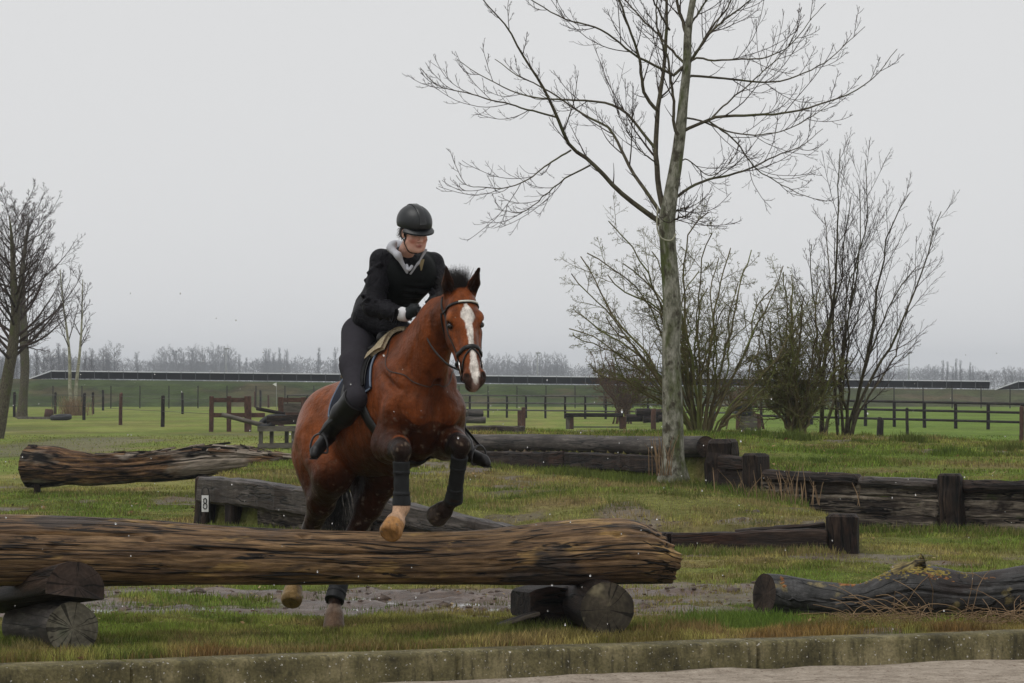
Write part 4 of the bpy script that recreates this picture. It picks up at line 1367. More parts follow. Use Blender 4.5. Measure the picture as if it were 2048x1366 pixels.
# the continuous wood on the horizon
mb = MB()
xs = rg.uniform(-560, 560, 900)
for x in xs:
    Y = rg.uniform(2350, 2850)
    pxp = x / Y * F + 1024
    top = np.interp(pxp, [-300, 100, 250, 700, 1000, 1200, 1700, 1850, 2048, 2400], [700, 706, 716, 717, 722, 728, 738, 735, 744, 744]) + rg.normal(0, 4)
    h = CAMZ - (top - 775) / F * Y + .5
    k = 150
    rr_ = rg.uniform(0, 1, k)
    p0 = np.column_stack([x + rg.normal(0, h * .22, k), Y + rg.normal(0, h * .22, k), h * (.05 + .85 * rr_ ** .8) - .5])
    p0[:, 2] -= np.abs(p0[:, 0] - x) * .35
    d = nrm(np.column_stack([rg.normal(0, .7, k), rg.normal(0, .7, k), rg.uniform(.2, 1, k)]))
    ln_ = h * rg.uniform(.06, .16, k)
    w_ = nrm(np.column_stack([rg.normal(0, 1, k), rg.normal(0, .3, k), rg.normal(0, .3, k)])) * (h * .011)
    mb.add(np.stack([p0 - w_, p0 + w_, p0 + d * ln_[:, None]], 1).reshape(-1, 3), [np.arange(3 * k).reshape(-1, 3)])
    zt_ = np.array([[x - h * .015, Y, -.5], [x + h * .015, Y, -.5], [x, Y, h * .8]])
    mb.add(zt_, [np.array([[0, 1, 2]])])
o = mb.obj('distant_wood', M_FARTREE, None, False)
tag(o, 'hazy grey wood along the whole horizon', 'wood', kind='stuff')

# masts
M_MAST = plain('grey_steel', (.30, .31, .32), .5, .4)
for px, top, Y, lab in ((1818, 706, 700, 'tall thin grey mast on the horizon right of the saplings'), (1075, 706, 640, 'thin grey lamp mast in front of the domed trees'), (452, 697, 640, 'thin grey lamp mast right of the tall left grove')):
    t = thing('mast', lab, 'mast', [(px - 1024) / F * Y, Y, 0])
    zt = CAMZ - (top - 775) / F * Y
    b = P(px, 775, Y); b[2] = 0
    Vt, Ft, Lt = tubes(np.array([b, b + [0, 0, zt * .5], b + [0, 0, zt]]), [.14, .12, .09], 8, True)
    obj('pole', Vt, Ft, M_MAST, t)
    mb = MB(); mb.add(*box(b + [0.1, 0, zt], (1, 0, 0), (0, 1, 0), (0, 0, 1), .45, .15, .12, .03))
    mb.obj('lamp_head', M_MAST, t, False)

# ------------------------------------------------------------------ fences and field jumps
M_FPOST = noisy('dark_fence_wood', [(.3, (.007, .006, .006)), (.55, (.022, .017, .015)), (.75, (.045, .034, .029))], (2, 2, 2), 3, 5, .8, .2, .3, .01)
M_BROWN = noisy('brown_stained_wood', [(.3, (.032, .017, .013)), (.55, (.080, .040, .028)), (.75, (.13, .068, .046))], (2, 4, 4), 3, 6, .75, .25, .3, .01)
M_RAIL = noisy('grey_rail', [(.3, (.045, .042, .040)), (.6, (.085, .08, .076)), (.8, (.15, .145, .14))], (1, 3, 3), 3, 5, .7, .25, .3, .01)
M_RUBBER = plain('black_rubber', (.010, .010, .011), .6, .4)
M_GREYBOARD = noisy('greyish_board', [(.3, (.055, .048, .04)), (.6, (.14, .125, .105)), (.8, (.2, .18, .155))], (1, 4, 4), 3, 6, .8, .2, .4, .01)


def rail(parent, p0, p1, r, mat, name='rail', sides=8):
    Vt, Ft, Lt = tubes(np.linspace(p0, p1, 4), np.full(4, r), sides, True)
    return obj(name, Vt, Ft, mat, parent, True, {'lc': Lt})


def board(parent, p0, p1, h, w, mat, name='rail', bev=.0):
    p0, p1 = np.asarray(p0, float), np.asarray(p1, float)
    d = nrm(p1 - p0)
    s = nrm(np.cross(d, [0, 0, 1.0]))
    mb = MB()
    mb.add(*box((p0 + p1) / 2, d, s, np.cross(s, d), np.linalg.norm(p1 - p0) / 2, w / 2, h / 2, bev))
    return mb.obj(name, mat, parent, False)


def rail_fence(label, pa, pb, n, zs, r, pr, hp, pm, rm, group=None):
    """pa/pb: (px, Y) of first and last post"""
    A_, B_ = P(pa[0], 775, pa[1]), P(pb[0], 775, pb[1])
    A_[2] = B_[2] = 0
    t = thing('rail_fence', label, 'fence', (A_ + B_) / 2)
    me = post_mesh('post', pm, pr, hp, 8)
    pts = [A_ + (B_ - A_) * i / (n - 1) for i in range(n)]
    for i, p in enumerate(pts):
        sag = np.interp(i / (n - 1), [0, 1], [0, 1])
        link('post', me, t, p - ORIG[t.name] + np.array([0, 0, -.02]), (0, 0, i * 1.1), (1, 1, 1 - zs[1] * sag))
        if i:
            for z in zs[0]:
                k0, k1 = 1 - zs[1] * (i - 1) / (n - 1), 1 - zs[1] * i / (n - 1)
                rail(t, pts[i - 1] + [0, -pr * .8, z * k0], p + [0, -pr * .8, z * k1], r, rm)
    return t


rail_fence('dark three-rail fence crossing the field on the right', (1475, 178), (2190, 139), 13, ([1.16, .78, .36], .12), .05, .075, 1.22, M_FPOST, M_FPOST)
rail_fence('grey three-rail fence across the field between horse head and bushes', (868, 214), (1475, 186), 16, ([1.26, .84, .44], .06), .04, .065, 1.32, M_FPOST, M_RAIL)
rail_fence('short dark two-rail fence beyond the brown fence, left of the rider', (575, 232), (770, 232), 6, ([1.2, .62], .0), .05, .05, 1.25, M_FPOST, M_RAIL)

# wire fence at the foot of the embankment
t = thing('wire_fence', 'thin dark wire fence along the foot of the embankment', 'fence', (0, 300, 0))
me = post_mesh('post', M_FPOST, .045, 1.85, 6)
for i, px in enumerate(np.arange(-300, 2400, 58)):
    link('post', me, t, P(px, 775, 300)[0] * np.array([1, 0, 0]) + np.array([0, 0, 0]), (0, 0, i))
for z in (.5, 1.0, 1.45, 1.8):
    rail(t, np.array([-55, 300, z]), np.array([57, 300, z]), .008, M_RAIL, 'wire', 4)


def field_fence(label, posts, wires, group=None, mats=None):
    """posts: (px, top, base) -> depth from the base on the flat field"""
    pts = []
    for px, tp, bs in posts:
        Y = CAMZ * F / (bs - 775)
        pts.append((P(px, bs, Y), (bs - tp) / F * Y))
    t = thing('wire_fence', label, 'fence', np.mean([p for p, h in pts], 0) * np.array([1, 1, 0]), group)
    for i, (p, h) in enumerate(pts):
        o = link('post', post_mesh('post', (mats or [M_FPOST])[i % len(mats or [1])], .085, h, 9), t, p - ORIG[t.name], (RNG.normal(0, .015), RNG.normal(0, .015), i))
        if i:
            for k in wires:
                rail(t, pts[i - 1][0] + [0, 0, pts[i - 1][1] * k], p + [0, 0, h * k], .009, M_RAIL, 'wire', 4)


field_fence('near row of wooden wire-fence posts running to the brown fence', [(-60, 783, 829), (29, 784, 834), (168, 786, 840), (241, 786, 850), (325, 791, 854), (423, 793, 862)], (.9, .5), mats=[M_FPOST, M_FPOST, M_FPOST, M_BROWN, M_FPOST, M_BROWN])
field_fence('second row of dark wire-fence posts in the left field', [(13, 787, 830), (111, 785, 828), (186, 785, 828), (365, 785, 828)], (.9,))
for px, tp, bs, lab in ((74, 775, 811, 'thin dark post left of the pale tree, near the embankment'), (206, 780, 821, 'thin dark post right of the pale tree, taller of two'), (224, 777, 812, 'thin dark post right of the pale tree, farther of two'),
                        (355, 779, 810, 'thin far post left of the brown fence'), (510, 783, 815, 'thin far post just right of the brown fence'), (521, 780, 815, 'dark far post behind the tyre jump'), (537, 790, 815, 'short brown far post near the white flag')):
    Y = CAMZ * F / (bs - 775)
    p = P(px, bs, Y)
    tag(link('field_post', post_mesh('field_post', M_FPOST if 'brown' not in lab else M_BROWN, .09, (bs - tp) / F * Y, 8), None, p), lab, 'post')

# brown timber fence
t = thing('timber_fence', 'open brown timber fence with three posts, left of the rider', 'fence', [*P(460, 864, 142)[:2], 0])
Yg = 141
for px, w in ((423, .085), (458, .085), (496, .13)):
    p = P(px, 775, Yg) * [1, 1, 0]
    link('post', post_mesh('post', M_BROWN, w, 1.37, 10, square=True), t, p - ORIG[t.name])
for z, x1 in ((1.22, 496), (.64, 530)):
    for a_, b_ in ((423, 458), (458, 496)) + (((496, x1),) if x1 > 496 else ()):
        board(t, P(a_, 775, Yg) * [1, 1, 0] + [0, -.02, z], P(b_, 775, Yg) * [1, 1, 0] + [0, -.02, z], .17, .06, M_BROWN)
t = thing('timber_fence', 'brown timber fence with grey panel board beside the rider', 'fence', [*P(620, 864, 146)[:2], 0])
Yg = 146
for px, w in ((562, .11), (606, .09), (650, .09), (700, .09)):
    link('post', post_mesh('post', M_BROWN, w, 1.32, 10, square=True), t, P(px, 775, Yg) * [1, 1, 0] - ORIG[t.name])
for a_, b_ in ((562, 606), (606, 650), (650, 700)):
    for z in (1.2, .62):
        board(t, P(a_, 775, Yg) * [1, 1, 0] + [0, -.02, z], P(b_, 775, Yg) * [1, 1, 0] + [0, -.02, z], .18, .06, M_BROWN)
board(t, P(566, 775, Yg + .5) * [1, 1, 0] + [0, 0, .86], P(606, 775, Yg + .5) * [1, 1, 0] + [0, 0, .86], .42, .05, M_GREYBOARD, 'panel')
board(t, P(606, 775, Yg + .5) * [1, 1, 0] + [0.01, 0, .86], P(650, 775, Yg + .5) * [1, 1, 0] + [0, 0, .86], .42, .05, M_GREYBOARD, 'panel')


def tyre(label, c, R, r, tilt=(0, 0), group=None, squash=1.0):
    """lying tyre: torus with tread blocks and an open hole"""
    S, Q = 40, 14
    u = np.linspace(0, 2 * pi, S, endpoint=False)[:, None]
    v = np.linspace(0, 2 * pi, Q, endpoint=False)[None]
    rv = r * (1 + .06 * np.cos(u * 20) * (np.cos(v) > .6))
    x = (R + rv * np.cos(v) * .9) * np.cos(u); y = (R + rv * np.cos(v) * .9) * np.sin(u); z = rv * np.sign(np.sin(v)) * np.abs(np.sin(v)) ** .7 * squash + 0 * u
    V = np.stack([x, y, z], -1).reshape(-1, 3)
    V = np.column_stack([V[:, 0], V[:, 1] * cos(tilt[0]) - V[:, 2] * sin(tilt[0]), V[:, 1] * sin(tilt[0]) + V[:, 2] * cos(tilt[0])])
    V = np.column_stack([V[:, 0] * cos(tilt[1]) - V[:, 2] * sin(tilt[1]), V[:, 1], V[:, 0] * sin(tilt[1]) + V[:, 2] * cos(tilt[1])])
    i, j = np.arange(S)[:, None], np.arange(Q)[None]
    Fq = np.stack([i * Q + j, ((i + 1) % S) * Q + j, ((i + 1) % S) * Q + (j + 1) % Q, i * Q + (j + 1) % Q], -1).reshape(-1, 4)
    return tag(obj('tyre', V + np.asarray(c), [Fq], M_RUBBER), label, 'tyre', group)


# pallet table with tyres and poles
Yt = 102.0
c0 = P(558, 897, Yt); c0[2] = 0
t = thing('pallet_jump', 'grey pallet-wood stand with four legs carrying tyres and poles', 'jump', c0)
for px, dy in ((524, -.45), (541, .5), (571, .55), (589, -.4)):
    p = P(px, 775, Yt) * [1, 0, 0] + [0, Yt + dy, 0]
    link('leg', post_mesh('leg', M_GREYBOARD, .055, .52, 8, square=True), t, p - ORIG[t.name])
xl, xr = P(518, 0, Yt)[0], P(596, 0, Yt)[0]
for dy in (-.5, 0, .5):
    board(t, (xl, Yt + dy, .08), (xr, Yt + dy, .10), .13, .12, M_GREYBOARD, 'foot_board')
    board(t, (xl, Yt + dy, .56), (xr, Yt + dy, .56), .14, .3, M_GREYBOARD, 'top_board')
board(t, (xl + .25, Yt - .2, .78), (xr + .1, Yt - .2, .82), .26, .5, M_DARKWOOD, 'top_beam')
tyre('black tyre lying on the pallet stand beside the poles', P(556, 838, Yt - .1), .24, .11, (.15, -.05), squash=.9)
tyre('second tyre leaning at the left end of the pallet stand', P(535, 846, Yt - .2), .2, .1, (.5, .5))
tag(rail(None, P(443, 829, Yt - .3), P(536, 853, Yt - .2), .065, M_GREYBOARD, 'loose_pole'), 'grey pole sticking out left from the pallet stand', 'pole')
tag(rail(None, P(513, 817, Yt + .3), P(570, 828, Yt + .2), .05, M_FPOST, 'loose_pole'), 'short dark pole lying across the top tyre', 'pole')
tag(rail(None, P(590, 862, Yt - .3), P(640, 872, Yt - .3), .05, M_FPOST, 'loose_pole'), 'dark pole sticking out right from the pallet stand', 'pole')

# flag
t = thing('marker_flag', 'small white triangular flag on a thin pole', 'flag', [*P(553, 815, 300)[:2], 0])
p = P(553, 775, 260); p[2] = 0
rail(t, p, p + [0, 0, 2.05], .015, M_MAST, 'pole', 6)
q = np.array([p + [0, 0, 2.05], p + [-.28, 0, 1.93], p + [0, 0, 1.78]])
obj('cloth', np.concatenate([q, q + [0, .012, 0]]), [[(0, 1, 2), (5, 4, 3), (0, 3, 4, 1), (1, 4, 5, 2), (2, 5, 3, 0)]], plain('white_cloth', (.75, .75, .74), .8, .2, .05), t, False)

# items in the left field
pl = board(None, P(42, 836, 198), P(104, 836, 196), .14, .5, M_GREYBOARD, 'plank_stack')
tag(pl, 'low grey plank lying in the far left field', 'plank')
tyre('black tyre lying by the plank in the far left field', P(122, 836, 190) * [1, 1, 0] + [0, 0, .15], .42, .16, (.1, .05), squash=.85)
c = P(98, 829, 200)
Vt, Ft, Lt = tubes(np.array([c * [1, 1, 0] + [-.05, 0, .0], c * [1, 1, 0] + [0, 0, .25], c * [1, 1, 0] + [.02, 0, .52]]), [.24, .25, .23], 16, True)
tag(obj('drum', Vt, Ft, M_BROWN, None, True, {'lc': Lt}), 'small reddish-brown drum beside the plank at far left', 'drum')
rg = np.random.default_rng(52)


def reeds(label, c, n, h, sp, mat, r=.012):
    d = rg.normal(0, .28, (n, 2)); b = rg.normal(0, sp, (n, 2))
    p0 = np.column_stack([c[0] + b[:, 0], c[1] + b[:, 1], np.zeros(n) + c[2]])
    hh = h * rg.uniform(.5, 1.1, n)
    p2 = p0 + np.column_stack([d[:, 0] * hh, d[:, 1] * hh, hh])
    p1 = (p0 + p2) / 2 + np.column_stack([-d[:, 0] * hh * .12, -d[:, 1] * hh * .12, hh * .06])
    V, Ff, L = tubes(np.stack([p0, p1, p2], 1), np.stack([np.full(n, r), np.full(n, r), np.full(n, r * .4)], 1), 3)
    return tag(obj('dry_reeds', V, Ff, mat, None, True, {'lc': L}), label, 'reeds', kind='stuff')


M_STRAW = noisy('dry_straw', [(.3, (.13, .085, .05)), (.7, (.32, .22, .13))], (1, 1, 1), 3, 3, .9, .1, 0)
reeds('dry reeds round the foot of the pale twin tree', P(148, 775, 222) * [1, 1, 0], 260, 1.1, .42, M_STRAW)

# far jumps between horse and tree
Yb = 150.0
t = thing('bench_jump', 'low bench-like wooden jump with white-edged legs right of the horse head', 'jump', P(1186, 775, Yb) * [1, 1, 0])
board(t, P(1130, 830, Yb), P(1246, 830, Yb), .16, .45, M_FPOST, 'top_beam', .03)
board(t, P(1146, 854, Yb - .1), P(1238, 854, Yb - .1), .05, .3, M_RAIL, 'lower_rail')
for px, m_ in ((1136, M_GREYBOARD), (1143, M_BROWN), (1243, M_BROWN), (1248, M_BROWN)):
    link('leg', post_mesh('leg', m_, .09, .52, 8, square=True), t, P(px, 775, Yb) * [1, 1, 0] - ORIG[t.name])
t = thing('marker_post', 'pair of brown upright boards standing right of the horse muzzle', 'post', P(1043, 775, 140) * [1, 1, 0])
for px, h in ((1039, .82), (1047, .95)):
    link('board', post_mesh('board', M_BROWN, .075, h, 8, square=True), t, P(px, 775, 140) * [1, 1, 0] - ORIG[t.name])


def pile_log(label, px, py, Y, hw, r, group, mat=None):
    a_, b_ = P(px - hw, py, Y), P(px + hw, py, Y + .1)
    tt_ = thing('pile_log', label, 'log', (a_ + b_) / 2 - [0, 0, r], group)
    V, Fq, L = logmesh(np.linspace(a_, b_, 8), np.full(8, r), 16, bark_d(.03, 2, .01, 4, int(px)))
    obj('trunk', V, [Fq], mat or M_ROUNDLOG, tt_, True, {'lc': L.reshape(-1, 3)})
    cut_end(V[0][::-1], M_ENDMIX, tt_, k=3); cut_end(V[-1], M_ENDMIX, tt_, k=3)


g = 'short logs piled right of the horse chest'
pile_log('upper right short log of the pile behind the horse chest', 951, 827, 152, 15, .15, g)
pile_log('upper left short log of the pile behind the horse chest', 922, 828, 152.3, 13, .15, g)
pile_log('lower right short log of the pile behind the horse chest', 952, 840, 151.6, 19, .14, g)
pile_log('lower left short log of the pile behind the horse chest', 917, 841, 152, 15, .14, g)
g = 'dark logs piled behind the tall tree'
for k, (px, py, hw) in enumerate(((1268, 836, 16), (1302, 838, 16), (1330, 836, 14), (1286, 824, 14), (1316, 825, 14))):
    pile_log(['lower left dark log piled right of the bench jump', 'lower middle dark log piled right of the bench jump', 'lower right dark log of the pile beside the trunk', 'upper left dark log piled right of the bench jump', 'upper right dark log piled beside the trunk'][k], px, py, 158, hw, .16, g, M_DARKWOOD)
tag(link('field_post', post_mesh('field_post', M_BROWN, .1, .9, 8), None, P(1307, 775, 139) * [1, 1, 0]), 'reddish-brown post left of the tall trunk before the log pile', 'post')
# crate with tyres behind the bush
t = thing('crate_jump', 'pale box jump half hidden behind the bushes', 'jump', P(1497, 775, 125) * [1, 1, 0])
for z in (.2, .42, .64):
    board(t, P(1474, 775, 125) * [1, 1, 0] + [0, 0, z], P(1520, 775, 125) * [1, 1, 0] + [0, 0, z], .2, .5, M_GREYBOARD, 'board', .01)
for px in (1476, 1518):
    link('post', post_mesh('post', M_BROWN, .06, .8, 8, square=True), t, P(px, 775, 124.6) * [1, 1, 0] - ORIG[t.name])
for k, z in enumerate((.83, 1.03)):
    tyre(['lower black tyre on the box jump behind the bushes', 'upper black tyre on the box jump behind the bushes'][k], P(1487, 775, 125) * [1, 1, 0] + [0, 0, z], .22, .1, squash=.95)

# posts on the right
t = thing('field_post', 'thick black post with a cap, right of the saplings', 'post', P(1760, 775, 112) * [1, 1, 0])
link('shaft', post_mesh('shaft', M_FPOST, .105, .72, 12), t)
link('cap', post_mesh('cap', M_FPOST, .085, .08, 12), t, (0, 0, .70))
tag(link('field_post', post_mesh('field_post', M_FPOST, .05, 1.05, 8), None, P(1814, 775, 116) * [1, 1, 0]), 'slim dark post right of the thick black post', 'post')
tag(link('field_post', post_mesh('field_post', M_BROWN, .07, 1.12, 8), None, P(2043, 775, 112) * [1, 1, 0]), 'reddish-brown post cut by the right edge', 'post')

# ------------------------------------------------------------------ smooth bodies: distance fields turned into one continuous surface
class Field:
    def __init__(self, lo, hi, h):
        self.lo, self.h = np.array(lo, float), h
        self.n = np.ceil((np.array(hi) - self.lo) / h).astype(int) + 1
        self.d = np.full(self.n, 1.0, np.float32)
        self.ax = [self.lo[i] + np.arange(self.n[i]) * h for i in range(3)]

    def _win(self, a, b):
        i0 = np.maximum(((np.array(a) - self.lo) / self.h).astype(int) - 1, 0)
        i1 = np.minimum(((np.array(b) - self.lo) / self.h).astype(int) + 2, self.n)
        return tuple(slice(p, max(q, p)) for p, q in zip(i0, i1))

    def _grid(self, w):
        return np.stack(np.meshgrid(*[self.ax[i][w[i]] for i in range(3)], indexing='ij'), -1).astype(np.float32)

    def _put(self, w, d, k, sub):
        f = self.d[w]
        if sub:
            hh = np.maximum(k - np.abs(f + d), 0) / k
            self.d[w] = np.maximum(f, -d) + hh * hh * k * .25
        else:
            hh = np.maximum(k - np.abs(f - d), 0) / k
            self.d[w] = np.minimum(f, d) - hh * hh * k * .25

    def cone(self, a, b, ra, rb, k=.03, sub=False, flat=None):
        """tapered capsule a-b; flat=(axis, factor): thickness along axis is divided by factor"""
        a, b = np.asarray(a, float), np.asarray(b, float)
        m = max(ra, rb) * 1.6 + k + 3 * self.h
        w = self._win(np.minimum(a, b) - m, np.maximum(a, b) + m)
        p = self._grid(w)
        if p.size == 0: return self
        ba = (b - a).astype(np.float32)
        pa = p - a.astype(np.float32)
        t = np.clip(pa @ ba / max(ba @ ba, 1e-9), 0, 1)
        v = pa - t[..., None] * ba
        if flat is not None:
            n_ = nrm(flat[0]).astype(np.float32)
            v = v + (v @ n_)[..., None] * n_ * (flat[1] - 1)
        d = np.linalg.norm(v, axis=-1) - (ra + (rb - ra) * t)
        self._put(w, d, k, sub)
        return self

    def ell(self, c, R, r, k=.03, sub=False):
        """ellipsoid; R rows = axes, r = radii"""
        c = np.asarray(c, float)
        R = nrm(np.asarray(R, float))
        r = np.asarray(r, float)
        m = np.sqrt(((R * r[:, None]) ** 2).sum(0)) + k + 3 * self.h
        w = self._win(c - m, c + m)
        p = self._grid(w)
        if p.size == 0: return self
        q = (p - c.astype(np.float32)) @ R.T.astype(np.float32)
        k0 = np.linalg.norm(q / r, axis=-1)
        k1 = np.linalg.norm(q / (r * r), axis=-1)
        d = k0 * (k0 - 1) / np.maximum(k1, 1e-6)
        self._put(w, d, k, sub)
        return self

    def clip(self, c, n_):
        """keep the side of the plane the normal points away from"""
        w = tuple(slice(0, q) for q in self.n)
        X = (self.ax[0] - c[0])[:, None, None] * n_[0] + (self.ax[1] - c[1])[None, :, None] * n_[1] + (self.ax[2] - c[2])[None, None] * n_[2]
        self.d = np.maximum(self.d, X.astype(np.float32))
        return self

    def sample(self, p):
        q = (np.asarray(p) - self.lo) / self.h
        i = np.clip(np.floor(q).astype(int), 0, self.n - 2)
        f = np.clip(q - i, 0, 1)
        r = 0
        for a in (0, 1):
            for b in (0, 1):
                for c in (0, 1):
                    w = (f[..., 0] if a else 1 - f[..., 0]) * (f[..., 1] if b else 1 - f[..., 1]) * (f[..., 2] if c else 1 - f[..., 2])
                    r = r + w * self.d[i[..., 0] + a, i[..., 1] + b, i[..., 2] + c]
        return r

    def grad(self, p):
        e = self.h
        return nrm(np.stack([self.sample(p + np.eye(3)[i] * e) - self.sample(p - np.eye(3)[i] * e) for i in range(3)], -1))

    def project(self, p, off=0.0, it=12):
        p = np.array(p, float)
        for _ in range(it):
            p = p - self.grad(p) * np.clip(self.sample(p) - off, -.05, .05)[..., None] * .9
        return p

    def mesh(self):
        """naive surface nets"""
        d = self.d
        s = d < 0
        n0, n1, n2 = d.shape
        cnt = np.zeros((n0 - 1, n1 - 1, n2 - 1), np.uint8)
        for a in (0, 1):
            for b in (0, 1):
                for c in (0, 1):
                    cnt += s[a:n0 - 1 + a, b:n1 - 1 + b, c:n2 - 1 + c]
        act = np.argwhere((cnt > 0) & (cnt < 8))
        idx = np.full(cnt.shape, -1, np.int32)
        idx[tuple(act.T)] = np.arange(len(act))
        acc, num = np.zeros((len(act), 3)), np.zeros(len(act))
        cor = np.array([[a, b, c] for a in (0, 1) for b in (0, 1) for c in (0, 1)])
        vals = np.stack([d[tuple((act + q).T)] for q in cor], 1)
        for i in range(8):
            for j in range(i + 1, 8):
                if np.abs(cor[i] - cor[j]).sum() != 1: continue
                va, vb = vals[:, i], vals[:, j]
                x = (va < 0) != (vb < 0)
                t = np.where(x, va / np.where(x, va - vb, 1), 0)[:, None]
                acc += np.where(x[:, None], cor[i] + (cor[j] - cor[i]) * t, 0)
                num += x
        V = self.lo + (act + acc / num[:, None]) * self.h
        Fs = []
        for ax in range(3):
            o1, o2 = [(1, 2), (2, 0), (0, 1)][ax]
            sl0 = [slice(None)] * 3; sl1 = [slice(None)] * 3
            sl0[ax] = slice(0, -1); sl1[ax] = slice(1, None)
            x = s[tuple(sl0)] != s[tuple(sl1)]
            e = np.argwhere(x)
            ok = np.ones(len(e), bool)
            for o in (o1, o2):
                ok &= (e[:, o] > 0) & (e[:, o] < d.shape[o] - 1)
            e = e[ok]
            ins = s[tuple(e.T)]
            def cell(du, dv):
                q = e.copy(); q[:, o1] -= du; q[:, o2] -= dv
                return idx[tuple(q.T)]
            f = np.stack([cell(1, 1), cell(0, 1), cell(0, 0), cell(1, 0)], 1)
            f[~ins] = f[~ins][:, ::-1]
            Fs.append(f)
        Fq = np.concatenate(Fs)
        return V, Fq[(Fq >= 0).all(1)]


def mirror2(fn):
    fn(1); fn(-1)


# ------------------------------------------------------------------ horse
W = np.array([-.787, 25.35, 2.045])         # withers
yaw_f = nrm([.49, -.87, 0])                  # heading, towards the camera and to the right
HL = nrm([.87, .49, 0])                      # the horse's left
pit = radians(20)
HF = yaw_f * cos(pit) + np.array([0, 0, 1]) * sin(pit)
HU = -yaw_f * sin(pit) + np.array([0, 0, 1]) * cos(pit)


def H(l, f, u):
    return W + l * HL + f * HF + u * HU


AX = np.stack([HL, HF, HU])
hf = Field((-1.95, 24.0, -.02), (-.1, 26.85, 2.62), .0108)
# trunk
hf.ell(H(0, -.36, -.46), AX, (.300, .56, .385), .06)          # ribcage
hf.ell(H(0, -.62, -.43), AX, (.300, .42, .32), .08)          # belly
hf.ell(H(0, -.02, -.44), AX, (.255, .34, .41), .08)           # shoulders
hf.cone(H(0, .05, -.09), H(0, -.28, -.14), .075, .09, .10)    # withers
hf.cone(H(0, -.25, -.20), H(0, -.9, -.16), .13, .16, .10)     # back
for s in (1, -1):
    hf.ell(H(s * .135, -.98, -.28), AX, (.175, .30, .25), .08)    # croup
    hf.ell(H(s * .165, -1.12, -.44), AX, (.140, .22, .30), .07)   # buttock
    hf.ell(H(s * .17, .14, -.47), AX, (.105, .20, .27), .05)      # shoulder blade
    hf.ell(H(s * .120, .25, -.61), AX, (.105, .125, .15), .035)      # point of shoulder / breast
hf.ell(H(0, .17, -.64), AX, (.15, .14, .21), .05)
hf.cone(H(0, .08, -.80), H(0, -.35, -.82), .10, .07, .08)
# neck
poll = P(922, 590, 24.55)
nb = H(0, .10, -.30)
nk = nb + (poll - nb) * .55 + np.array([-.01, 0, .02])
nside = nrm(np.cross(poll - nb, [0, 0, 1]))
hf.cone(nb + [0, 0, -.02], nk, .245, .165, .06, flat=(nside, 1.30))
hf.cone(nk, poll + [-.005, .04, -.06], .165, .115, .05, flat=(nside, 1.28))
hf.cone(H(0, -.02, -.10), nk + [0, 0, .14], .07, .045, .07)
hf.cone(nk + [0, 0, .14], poll + [-.01, .06, .0], .045, .05, .05)     # crest
hf.cone(H(0, .28, -.46), nk + [.01, -.05, -.12], .14, .075, .07)        # underside

# head frame: D down the face, NF out of the face, S to the horse's left (image right)
muz = P(951, 772, 24.22)
D = nrm(muz - (poll + [0, 0, .0]))
NF = nrm(np.array([.22, -.97, 0]) - D * (np.array([.22, -.97, 0]) @ D))
S = nrm(np.cross(NF, D))
if S[0] < 0: S = -S
AH = np.stack([S, NF, D])


def K_(s, n_, d):
    return poll + s * 1.13 * S + n_ * 1.06 * NF + d * 1.035 * D


AHR = AH
hf.ell(K_(0, -.03, .06), AHR, (0.0960, 0.1060, 0.1040), .04)
hf.ell(K_(0, -.02, .17), AHR, (0.1130, 0.0901, 0.1456), .04)           # forehead
hf.cone(K_(0, .005, .16), K_(0, .012, .54), .072, .046, .04)   # nasal bone
hf.cone(K_(0, -.06, .30), K_(0, -.035, .58), .075, .052, .05)
for s in (1, -1):
    hf.ell(K_(s * .058, -.125, .20), AHR, (0.0475, 0.1113, 0.1300), .035)      # cheek
    hf.ell(K_(s * .088, .012, .185), AHR, (0.0294, 0.0318, 0.0499), .03)       # brow
    hf.cone(K_(s * .075, -.04, .25), K_(s * .050, -.03, .46), .026, .014, .025)   # facial crest
    hf.ell(K_(s * .040, .012, .615), AHR, (0.0339, 0.0360, 0.0520), .025)      # nostril wing
    hf.cone(K_(s * .052, -.17, .22), K_(s * .028, -.105, .55), .035, .030, .03)   # jaw
hf.ell(K_(0, -.02, .62), AHR, (0.0633, 0.0530, 0.0728), .03)          # upper lip
hf.ell(K_(0, -.075, .63), AHR, (0.0497, 0.0382, 0.0437), .02)         # lower lip
hf.cone(K_(0, -.10, .52), K_(0, -.085, .62), .04, .035, .03)
for s in (1, -1):                                             # nostrils, mouth, eye sockets
    hf.ell(K_(s * .052, .042, .625), AHR, (0.0136, 0.0170, 0.0270), .01, True)
    hf.cone(K_(s * .02, -.052, .69), K_(s * .062, -.055, .60), .006, .004, .008, True)
    hf.ell(K_(s * .108, .002, .225), AHR, (0.0203, 0.0233, 0.0229), .02, True)
# ears
EARS = []
for s in (1, -1):
    eb = K_(s * .066, -.035, -.015)
    tip = (P(957, 538, 24.47) if s > 0 else P(893, 537, 24.45))
    ed = nrm(tip - eb)
    es = nrm(S - ed * (S @ ed))
    en = nrm(np.cross(ed, es))
    if en @ NF < 0: en = -en
    L_ = np.linalg.norm(tip - eb)
    tip = eb + ed * L_ * 1.06
    AE = np.stack([es, en, ed])
    hf.cone(eb, eb + ed * L_ * .45, .036, .042, .03, flat=(en, 1.45))
    hf.cone(eb + ed * L_ * .45, tip, .042, .010, .012, flat=(en, 1.5))
    hf.cone(eb + ed * L_ * .22 + en * .026, eb + ed * L_ * .86 + en * .018, .026, .008, .010, True)
    EARS.append((eb, tip, en, es))

